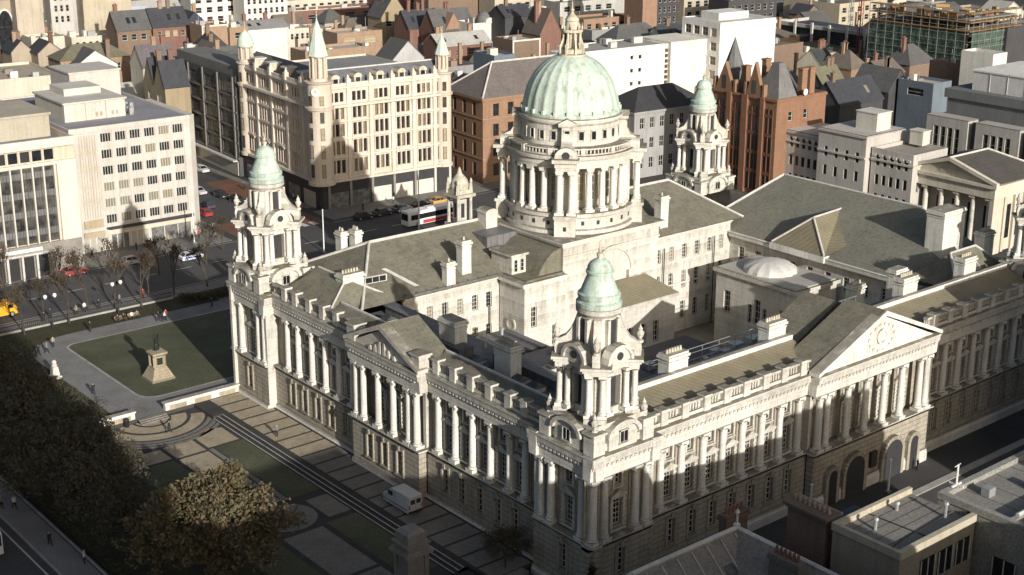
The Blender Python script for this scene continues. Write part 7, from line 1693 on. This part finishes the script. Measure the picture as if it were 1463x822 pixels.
# people: one continuous body each
def person_mesh(pose, seed):
    rnd = random.Random(seed)
    if pose == 'walk': leg = [(.09,-.12,.5),(.1,-.3,.07),(.1,-.42,.04),(-.09,.1,.5),(-.1,.34,.12),(-.1,.24,.04)]; arm = [(.25,.12,1.15),(.24,.0,.9),(-.25,-.1,1.15),(-.22,-.28,.95)]
    elif pose == 'stand': leg = [(.1,0,.5),(.11,.02,.07),(.12,-.14,.04),(-.1,0,.5),(-.11,.02,.07),(-.12,-.14,.04)]; arm = [(.26,.02,1.15),(.25,-.06,.88),(-.26,.02,1.15),(-.2,-.22,1.02)]
    if pose != 'sit':
        v = [(0,0,.95),(0,0,1.2),(0,0,1.42),(0,-.01,1.53),(0,-.03,1.66),(.18,0,1.4)]+arm[:2]+[(-.18,0,1.4)]+arm[2:]+leg[:3]+leg[3:]
    else:
        v = [(0,.1,.48),(0,.14,.75),(0,.1,.98),(0,.06,1.08),(0,.02,1.21),(.18,.1,.95),(.25,.02,.72),(.15,-.2,.6),(-.18,.1,.95),(-.25,.02,.72),(-.15,-.2,.6),(.1,-.32,.5),(.1,-.36,.08),(.1,-.5,.05),(-.1,-.32,.5),(-.1,-.36,.08),(-.1,-.5,.05)]
    e = [(0,1),(1,2),(2,3),(3,4),(2,5),(5,6),(6,7),(2,8),(8,9),(9,10),(0,11),(11,12),(12,13),(0,14),(14,15),(15,16)]
    r = [.15,.14,.13,.06,.105,.075,.055,.04,.075,.055,.04,.085,.05,.045,.085,.05,.045]
    hz = v[4][2]
    def pick(c):
        if c.z > hz+.02 or (c.z > hz-.06 and c.y > v[4][1]+.03): return 3
        if c.z > hz-.16: return 2
        if c.z < .1: return 4
        if c.z < (.86 if pose != 'sit' else .42) or (pose == 'sit' and c.y < -.05 and c.z < .56): return 1
        return 0
    return skinned('person', v, e, r, ['cloth', 'trousers', 'skin', 'hair', 'rubber'], pick, 1)
PM = {p: person_mesh(p, 1) for p in ('walk', 'stand', 'sit')}
def person(pose, x, y, z, rz, c, lab, group=None):
    o = place('person', PM[pose], None, (x, y, z), rz, c); return tag(o, lab, 'person', group)
BLK, WHT, NAV, RED, GRY, TAN = (.03,.03,.035), (.75,.74,.7), (.04,.05,.09), (.35,.05,.04), (.2,.2,.2), (.35,.28,.18)
P_ = person
P_('walk', -15.6, 102.6, 1.312, .5, BLK, 'person in a black coat at the outer bend of the garden path'); P_('walk', -14.3, 102.7, 1.312, .6, GRY, 'person in grey beside the black coated one at the path bend')
P_('stand', -5.6, 107.6, 1.312, 2, BLK, 'person in black alone on the north garden path'); P_('walk', -15.6, 83.4, 1.312, 3, BLK, 'person in black at the lower edge of the curved path')
P_('walk', 4.6, 105.4, 1.312, 1.2, BLK, 'person in black at the lawn corner, left of the pair'); P_('walk', 5.4, 105.0, 1.312, 1.3, WHT, 'person in white at the lawn corner'); P_('stand', 5.9, 105.6, 1.312, 0, RED, 'person in a dark red top at the lawn corner')
P_('walk', 14.3, 106.4, 1.312, 1.6, NAV, 'person walking past the shadowed part of the lawn')
for i, (x, c, lab) in enumerate(((.6, BLK, 'person in black sitting at the left end of the garden bench row'), (1.9, WHT, 'person in white sitting on the right hand bench'), (2.8, GRY, 'person in grey sitting beside the one in white'), (-.4, NAV, 'person in navy sitting on the left bench'))): P_('sit', x, 109.2, 1.3, PI*0, c, lab)
P_('walk', -.3, 116.4, 1.424, 1.5, BLK, 'person in black on the street pavement behind the benches'); P_('walk', -4.2, 116.0, 1.424, -1.5, TAN, 'person in a tan coat on the street pavement'); P_('stand', -2.6, 116.6, 1.424, 0, WHT, 'person in white on the street pavement beside the tan coat'); P_('walk', -9.4, 116.1, 1.424, 1.5, BLK, 'person in black on the pavement near the left lamp')
P_('walk', -3.0, 140.6, 1.424, 1.4, WHT, 'person in white outside the dark bank'); P_('walk', .8, 142.0, 1.424, -1.4, GRY, 'person in grey outside the dark bank, nearer its corner'); P_('stand', 2.0, 141.2, 1.424, .3, BLK, 'person in black by the bank doors')
for i, (x, y, c, lab) in enumerate(((40.5, 143, RED, 'person in red crossing at the mouth of the shopping street'), (43.2, 145.5, BLK, 'person in black crossing below the brick paving'), (46.0, 142, NAV, 'person in navy on the brick crossing'), (48.2, 146.8, TAN, 'person in tan on the brick crossing by the store'), (44.6, 149.2, GRY, 'person in grey behind those crossing the street'), (52.4, 158.2, BLK, 'person in black on the red paving by the store'), (55.2, 165.0, WHT, 'person in white on the red paving by the store'), (56.3, 171.5, NAV, 'person in navy far up the red paving'))):
    P_('walk' if i % 2 else 'stand', x, y, 1.325, i*1.3, c, lab)
P_('walk', -36.3, 57.6, .972, .2, WHT, 'person in a white top on the dark left pavement'); P_('walk', -36.6, 46.6, .972, 3.2, BLK, 'person in black walking on the dark left pavement'); P_('walk', -37.4, 58.6, .972, 0, GRY, 'person in grey on the left pavement beside the kerb'); P_('stand', -35.3, 40.6, .972, 1, WHT, 'person in a pale jacket by the left railing')
P_('stand', 53.9, -.9, .012, 1, BLK, 'person in black outside the small arch of the south portico')
for i, (x, y, c, lab) in enumerate(((-12.6, 104.6, TAN, 'person in tan on the garden path left of the lawn edge'), (-8.0, 117, NAV, 'person in navy at the kerb by the left lamp'), (3.4, 116.8, GRY, 'person in grey on the street pavement right of the lamp'), (7.6, 117.2, RED, 'person in dark red on the street pavement before the shrubs'),
      (10.4, 143.6, BLK, 'person in black under the white block canopy, left end'), (13.2, 144.4, WHT, 'person in white under the white block canopy'), (18.6, 143.2, NAV, 'person in navy under the middle of the canopy'), (25.2, 143.8, TAN, 'person in tan near the right end of the canopy'), (29.4, 142.6, BLK, 'person in black at the bank corner'), (31.2, 143.4, RED, 'person in red at the bank corner beside the one in black'), (33.4, 141.2, GRY, 'person in grey stepping off the bank corner'),
      (35.8, 146.4, WHT, 'person in white on the left pavement of the shopping street'), (36.2, 154, BLK, 'person in black farther along the left pavement of the shopping street'), (59.4, 156.5, TAN, 'person in tan by the store side windows'), (59.3, 163, BLK, 'person in black by the store side windows, farther back'), (66.4, 141.4, NAV, 'person in navy on the pavement before the store'), (74.2, 142, WHT, 'person in white on the pavement before the bright shop windows'), (-7.4, 141.6, TAN, 'person in tan at the left edge outside the dark bank'),
      (-3.4, 55.6, GRY, 'person in grey walking on the slabbed terrace'), (-13.0, 66.2, BLK, 'person in black on the ringed paving'))):
    P_('walk' if i % 3 else 'stand', x, y, 1.43 if 114.6 < y < 118.4 or y > 138.6 else 1.315 if y > 72 else (1.31 if x > -4.7 else .86), i*1.7, c, lab)
# benches
t0 = None
for i, (x, lab) in enumerate(((.1, 'dark garden bench, left of two on the north path'), (2.3, 'dark garden bench, right of two on the north path'))):
    if i == 0:
        t0 = thing('bench', lab, 'bench', (x, 109.3, 1.3))
        b = MB(); b.box(-.95, .95, -.25, .25, .4, .46); b.build('seat', 'timber', t0)
        b = MB(); b.box(-.95, .95, .22, .28, .5, .9); b.build('backrest', 'timber', t0)
        for sx in (-1, 1): b = MB(); b.box(sx*.8-.05, sx*.8+.05, -.25, .28, 0, .399); b.build('leg', 'iron', t0)
    else: dup(t0, (x, 109.3, 1.3), 0, lab)
b = MB(); b.lathe(0, 0, [(.3, 0), (.34, .1), (.34, .95), (.38, 1.0), (.3, 1.15), (.1, 1.22)], 12); t = thing('litter_bin', 'black litter bin standing before the short white wall', 'bin', (-16.4, 71.4, .85)); b.build('body', 'iron', t)
b = MB(); b.lathe(0, 0, [(.34, .96), (.345, 1.0)], 12); b.build('rim', 'steel', t)
t = thing('marker_stone', 'small white stone marker at the dark outer edge of the curved path', 'monument', (-17.2, 92.6, 1.3)); b = MB(); b.cbox(0, 0, .7, .7, -.1, .4); b.build('base', 'stone_clean', t); b = MB(); b.taper(0, 0, .5, .5, .4, .38, .38, 1.7); b.lathe(0, 0, [(.4, 1.7), (.45, 1.9), (.3, 2.1), (.36, 2.4), (.2, 2.7)], 10); b.build('top', 'stone_clean', t)
# lamps, poles
lp = None
for i, (x, y, lab) in enumerate(((-9.2, 113.2, 'twin globe street lamp on the left of the garden railing'), (1.4, 112.9, 'twin globe street lamp near the middle of the garden railing'))):
    if lp is None:
        lp = thing('street_lamp', lab, 'street lamp', (x, y, 1.3)); b = MB(); b.lathe(0, 0, [(.18, -.1), (.16, .8), (.07, 1.0), (.06, 4.9)], 8); b.tube((-.75, 0, 4.7), (.75, 0, 4.7), .04); b.build('post', 'iron', lp)
        for s in (-1, 1): b = MB(); b.lathe(s*.75, 0, [(.08, 4.7), (.26, 4.9), (.32, 5.1), (.26, 5.32), (.02, 5.42)], 10); b.build('globe', 'lamp_white', lp)
    else: dup(lp, (x, y, 1.3), .2, lab)
for x, y, z, h, lab in ((44.6, 121.2, 1.3, 8.0, 'white flagpole beside the north west corner turret'), (66.8, 122.6, 1.3, 11.8, 'white flagpole in front of the bus'), (93, 119, 1.3, 12, 'white pole standing right of the dome'), (32, -1.8, 0, 5.2, 'white pole in front of the south wing basement'), (46.2, -2.2, 0, 4.2, 'shorter white pole beside the south portico'), (29, 141, 1.4, 7.5, 'pale pole at the mouth of the shopping street')):
    t = thing('flagpole', lab, 'pole', (x, y, z)); b = MB(); b.tube((0, 0, -.1), (0, 0, h), .14, .1, n=8); b.lathe(0, 0, [(.14, h), (.16, h+.1), (.02, h+.25)], 8); b.build('pole', 'white_metal', t); b = MB(); b.cbox(0, 0, .3, .3, -.1, .25); b.build('base', 'granite', t)
t = thing('roof_aerial', 'white aerial with a cross arm on the rendered block roof', 'aerial', (14.6, -30.7, 20.9)); b = MB(); b.tube((0, 0, .5), (0, 0, 2.6), .09); b.tube((-.5, 0, 2.5), (.5, .1, 2.5), .04); b.build('mast', 'white_metal', t); b = MB(); b.box(-.7, .7, -.08, .08, .6, .75); b.box(-.08, .08, -.7, .7, .6, .75); b.build('foot', 'white_metal', t)
# vehicles: front looks along -y
def wheel_mesh(r=.33, w=.22):
    b = MB(); b.M = Matrix.Rotation(PI/2, 4, 'Y'); b.lathe(0, 0, [(r*.55, -w/2), (r*.95, -w/2), (r, -w*.35), (r, w*.35), (r*.95, w/2), (r*.55, w/2)], 14, 0); b.lathe(0, 0, [(r*.6, -w/2-.005), (r*.6, w/2+.005)], 10, 1); return b.mesh('wheel', ['rubber', 'steel'])
WH = wheel_mesh(); WB_ = wheel_mesh(.48, .3)
def loft(b, secs, mi=0):
    """closed body through rings of equal length"""
    n = len(secs[0]); vs = [p for s in secs for p in s]; fs = []
    for j in range(len(secs)-1):
        for i in range(n): fs.append((j*n+i, j*n+(i+1) % n, (j+1)*n+(i+1) % n, (j+1)*n+i))
    fs += [tuple(range(n))[::-1], tuple(range((len(secs)-1)*n, len(secs)*n))]
    b.add(vs, fs, mi, True)
def car_root(kind='car'):
    t = bpy.data.objects.new('parked_car', None); COL.objects.link(t)
    body = MB(); hw = .86
    prof = [(-2.1, .3, .62), (-2.0, .24, .74), (-1.1, .22, .88), (-.95, .22, .92), (1.6, .22, .96), (2.0, .26, .9), (2.1, .34, .8)]
    loft(body, [[(-hw*k, y, z0), (hw*k, y, z0), (hw*k*1.02, y, (z0+z1)/2), (hw*k*.94, y, z1), (-hw*k*.94, y, z1), (-hw*k*1.02, y, (z0+z1)/2)] for (y, z0, z1), k in zip(prof, (.88, .95, 1, 1, 1, .97, .9))])
    o = body.build('body', 'paint', t); o['tint'] = 1
    cab = MB(); loft(cab, [[(-.78, y0, .9), (.78, y0, .9), (.62, y1, 1.42), (-.62, y1, 1.42)] for y0, y1 in ((-.95, -.3), (1.75, 1.25))]); cab.build('windows', 'glass_dark', t)
    rf = MB(); loft(rf, [[(-.63, y, 1.4), (.63, y, 1.4), (.55, y, 1.47), (-.55, y, 1.47)] for y in (-.35, 1.28)])
    for sx in (-1, 1):
        for y0, y1 in ((-.95, -.3), (.35, .35), (1.75, 1.25)): rf.tube((sx*.79, y0, .9), (sx*.63, y1, 1.42), .045, n=4)
    o = rf.build('roof', 'paint', t); o['tint'] = 1
    for sx in (-1, 1):
        for y in (-1.3, 1.3): place('wheel', WH, t, (sx*.76, y, .33))
        b = MB(); b.box(sx*.62-.18, sx*.62+.18, -2.1, -2.0, .56, .7); b.build('headlight', 'lamp_white', t)
        b = MB(); b.box(sx*.62-.16, sx*.62+.16, 2.02, 2.12, .62, .78); b.build('tail_light', 'lamp_red', t)
    return t
car0 = None
cars = [(14.8, 136.6, PI/2, (.42,.43,.44), 'silver car outside the white block canopy'), (4.4, 136.9, PI/2, (.3,.04,.035), 'dark red car outside the dark bank'), (43.2, 163, PI*.97, (.05,.06,.09), 'dark blue car on the left of the shopping street'), (39.9, 158, PI, (.35,.05,.05), 'red car at the left kerb of the shopping street'),
  (47.2, 174.5, .05, (.5,.51,.53), 'silver car far up the shopping street'), (50.0, 163.2, .03, (.03,.03,.035), 'black car beside the red paving'), (49.4, 168.8, .03, (.04,.04,.045), 'second black car behind the first one beside the red paving'),
  (63.2, 136.3, PI/2, (.03,.03,.035), 'black car at the left end of the row before the store'), (67.9, 136.4, PI/2, (.05,.05,.06), 'dark grey car, second from left in the row before the store'), (72.6, 136.5, PI/2, (.06,.065,.07), 'charcoal car, third in the row before the store'), (77.3, 136.5, PI/2, (.03,.03,.035), 'black car near the right end of the row before the store'), (82.0, 136.6, PI/2, (.5,.3,.1), 'orange tan car at the right end of the row before the store'),
  (57.0, 192, .03, (.6,.6,.58), 'white car farthest up the shopping street'), (41.5, 170, PI, (.07,.12,.22), 'blue car at the left kerb farther up the shopping street')]
for x, y, rz, c, lab in cars:
    if car0 is None:
        car0 = car_root(); tag(car0, lab, 'car', 'cars parked round the square'); car0.location = (x, y, 1.312); car0.rotation_euler = (0, 0, rz)
        for ch in car0.children:
            if ch.get('tint'): ch.color = (*c, 1)
    else: dup(car0, (x, y, 1.312), rz, lab, 'cars parked round the square', c)
pc_ = dup(car0, (24.0, 132.6, 1.312), PI/2+.05, 'white police car with blue markings at the corner of the square', None, (.75, .76, .78)); pc_.name = 'police_car'; pc_['category'] = 'police car'
if 'group' in pc_: del pc_['group']
b = MB(); 
for sx in (-1, 1): b.box(sx*.885-.01, sx*.885+.01, -1.6, 1.7, .5, .72)
b.build('side_stripe', 'paint', pc_, color=(.05, .12, .45)); b = MB(); b.box(-.5, .5, .3, .5, 1.47, 1.58); b.build('light_bar', 'paint', pc_, color=(.05, .15, .6))
def van(x, y, z, rz, lab, c, L=5.3):
    t = thing('van', lab, 'van', (x, y, z), rz); b = MB(); hw = .98
    pr = [(-L/2, .4, .95, .9), (-L/2+.12, .3, 1.12, .97), (-L/2+.75, .28, 1.3, 1), (-L/2+1.45, .28, 2.1, 1), (-L/2+1.9, .28, 2.28, 1), (L/2-.08, .28, 2.28, 1), (L/2, .4, 2.2, .97)]
    loft(b, [[(-hw*k, yy, z0), (hw*k, yy, z0), (hw*k*1.02, yy, z0+(z1-z0)*.5), (hw*k*.92, yy, z1), (-hw*k*.92, yy, z1), (-hw*k*1.02, yy, z0+(z1-z0)*.5)] for yy, z0, z1, k in pr]); b.build('body', 'paint', t, color=c)
    b = MB(); b.box(-.96, .96, -L/2-.05, -L/2+.12, .32, .6); b.build('bumper', 'rubber', t); b = MB(); b.box(-.96, .96, L/2-.05, L/2+.05, .32, .52); b.build('bumper', 'rubber', t)
    b = MB(); b.box(-.012, .012, L/2-.01, L/2+.012, .55, 2.1); b.box(-.7, -.1, L/2-.01, L/2+.015, 1.35, 1.9); b.box(.1, .7, L/2-.01, L/2+.015, 1.35, 1.9); b.build('rear_window', 'glass_dark', t)
    b = MB(); b.box(-1.01, 1.01, -.02, .01, .45, 1.95); b.box(-1.01, 1.01, -L/2+.2, L/2-.3, .62, .72); b.build('side_trim', 'roof_lead', t)
    b = MB(); b.add([(-.82, -L/2+.78, 1.36), (.82, -L/2+.78, 1.36), (.78, -L/2+1.42, 2.1), (-.78, -L/2+1.42, 2.1)], [(0, 1, 2, 3)]); b.M = T(0, -.03, .03); b.build('windscreen', 'glass_dark', t, (0, -.04, .04))
    for s in (-1, 1):
        b = MB(); b.box(s*1.0-.01, s*1.0+.01, -L/2+1.3, -L/2+2.2, 1.4, 1.95); b.build('side_window', 'glass_dark', t)
        for yy in (-L/2+.95, L/2-1.0): place('wheel', WH, t, (s*.86, yy, .33))
        b = MB(); b.box(s*.75-.15, s*.75+.15, -L/2-.02, -L/2+.1, .7, .9); b.build('headlight', 'lamp_white', t); b = MB(); b.box(s*.85-.08, s*.85+.08, L/2-.04, L/2+.02, .8, 1.3); b.build('tail_light', 'lamp_red', t)
    return t
van(-2.2, 29.6, 1.31, PI, 'white van parked on the dark terrace below the west portico', (.5, .52, .54))
van(39.6, 164.5, 1.312, PI, 'white van at the left kerb of the shopping street', (.7, .7, .7), 5.0)
def bus(x, y, z, rz, lab, L, c, c2):
    t = thing('bus', lab, 'bus', (x, y, z), rz); b = MB(); hw = 1.25
    loft(b, [[(-hw*k, yy, .35), (hw*k, yy, .35), (hw*k, yy, 2.7), (hw*k*.9, yy, 3.05), (-hw*k*.9, yy, 3.05), (-hw*k, yy, 2.7)] for yy, k in ((-L/2, .94), (-L/2+.25, 1), (L/2-.2, 1), (L/2, .95))]); b.build('body', 'paint', t, color=c)
    for s in (-1, 1):
        b = MB(); b.box(s*1.255-.012, s*1.255+.012, -L/2+.6, L/2-.5, 1.45, 2.45); b.build('side_window', 'glass_dark', t)
        b = MB(); b.box(s*1.26-.012, s*1.26+.012, -L/2+3.5, L/2-.3, .45, 1.1); b.build('side_stripe', 'paint', t, color=c2)
        for yy in (-L/2+2.2, L/2-2.8): place('wheel', WB_, t, (s*1.1, yy, .48))
        b = MB(); b.box(s*.9-.15, s*.9+.15, -L/2-.03, -L/2+.1, .7, .95); b.build('headlight', 'lamp_white', t)
    b = MB(); b.box(-1.05, 1.05, -L/2-.02, -L/2+.02, 1.35, 2.65); b.build('windscreen', 'glass_dark', t)
    b = MB(); b.box(-.6, .6, -1, .8, 3.05, 3.3); b.build('roof_vent', 'paint', t, color=(.6, .6, .6))
bus(72.0, 126.3, 1.312, -PI/2+.02, 'white coach with a red flank waiting behind the flagpole', 12, (.78, .77, .74), (.45, .06, .05))
bus(-42.4, 52.6, .86, 0, 'white bus entering at the left edge of the dark street', 10, (.7, .7, .7), (.1, .1, .12))
t = thing('truck', 'yellow truck with a pale windscreen at the left edge of the square', 'truck', (-14.0, 122.8, 1.312), PI/2)
b = MB(); b.box(-1.1, 1.1, -1.0, 3.6, .7, 2.0); b.box(-1.0, 1.0, -2.6, 3.5, .45, .7); b.build('load_body', 'paint', t, color=(.75, .38, .03))
b = MB(); loft(b, [[(-1.05*k, yy, .5), (1.05*k, yy, .5), (1.05*k, yy, z1*.8), (.92*k, yy, z1), (-.92*k, yy, z1), (-1.05*k, yy, z1*.8)] for yy, z1, k in ((-2.75, 1.5, .95), (-2.6, 1.7, 1), (-2.1, 2.5, 1), (-1.05, 2.55, 1))]); b.build('cab', 'paint', t, color=(.78, .4, .03))
b = MB(); b.box(-.85, .85, -2.5, -2.36, 1.75, 2.3); b.build('windscreen', 'glass_dark', t, (0, -.06, 0))
for s in (-1, 1):
    b = MB(); b.box(s*1.055-.01, s*1.055+.01, -2.1, -1.3, 1.5, 2.1); b.build('side_window', 'glass_dark', t)
    for yy in (-1.8, 2.3): place('wheel', WB_, t, (s*.92, yy, .48))

FPX, PPX, PPY = 2026.34, 47.75, -40.94
CAMV = ([-85.8642, -92.4988, 75.9991], [0.760425, -0.649352, 0.009777], [0.182422, 0.228026, 0.956413], [-0.623278, -0.725497, 0.291853])
# ================================================================== camera, sun, sky
cam = bpy.data.cameras.new('Camera'); co = bpy.data.objects.new('Camera', cam); COL.objects.link(co)
_c, _r, _u, _b = CAMV
co.matrix_world = Matrix(((_r[0],_u[0],_b[0],_c[0]),(_r[1],_u[1],_b[1],_c[1]),(_r[2],_u[2],_b[2],_c[2]),(0,0,0,1)))
cam.sensor_width = 36; cam.lens = 36*FPX/1463; cam.shift_x = -PPX/1463; cam.shift_y = PPY/1463
cam.clip_start = 1; cam.clip_end = 5000
SC.camera = co
az, el = DEG(191.2), DEG(18.7)
sun = bpy.data.lights.new('Sun', 'SUN'); sun.energy = 5.4; sun.angle = DEG(.5); sun.color = (1, .955, .885)
so_ = bpy.data.objects.new('Sun', sun); COL.objects.link(so_)
d = Vector((math.sin(az)*math.cos(el), math.cos(az)*math.cos(el), math.sin(el)))
so_.rotation_euler = d.to_track_quat('Z', 'Y').to_euler(); so_.location = d*300
w = bpy.data.worlds.new('World'); SC.world = w; w.use_nodes = True
nt = w.node_tree
sky = nt.nodes.new('ShaderNodeTexSky'); sky.sky_type = 'NISHITA'; sky.sun_disc = False
sky.sun_elevation = el; sky.sun_rotation = az; sky.altitude = 50; sky.dust_density = 4.0
bg = nt.nodes['Background']; nt.links.new(sky.outputs[0], bg.inputs[0]); bg.inputs[1].default_value = .098
SC.view_settings.view_transform = 'Standard'; SC.view_settings.look = 'None'; SC.view_settings.exposure = 0
SC.render.engine = 'CYCLES'
SC.cycles.max_bounces = 5; SC.cycles.diffuse_bounces = 3; SC.cycles.use_denoising = True
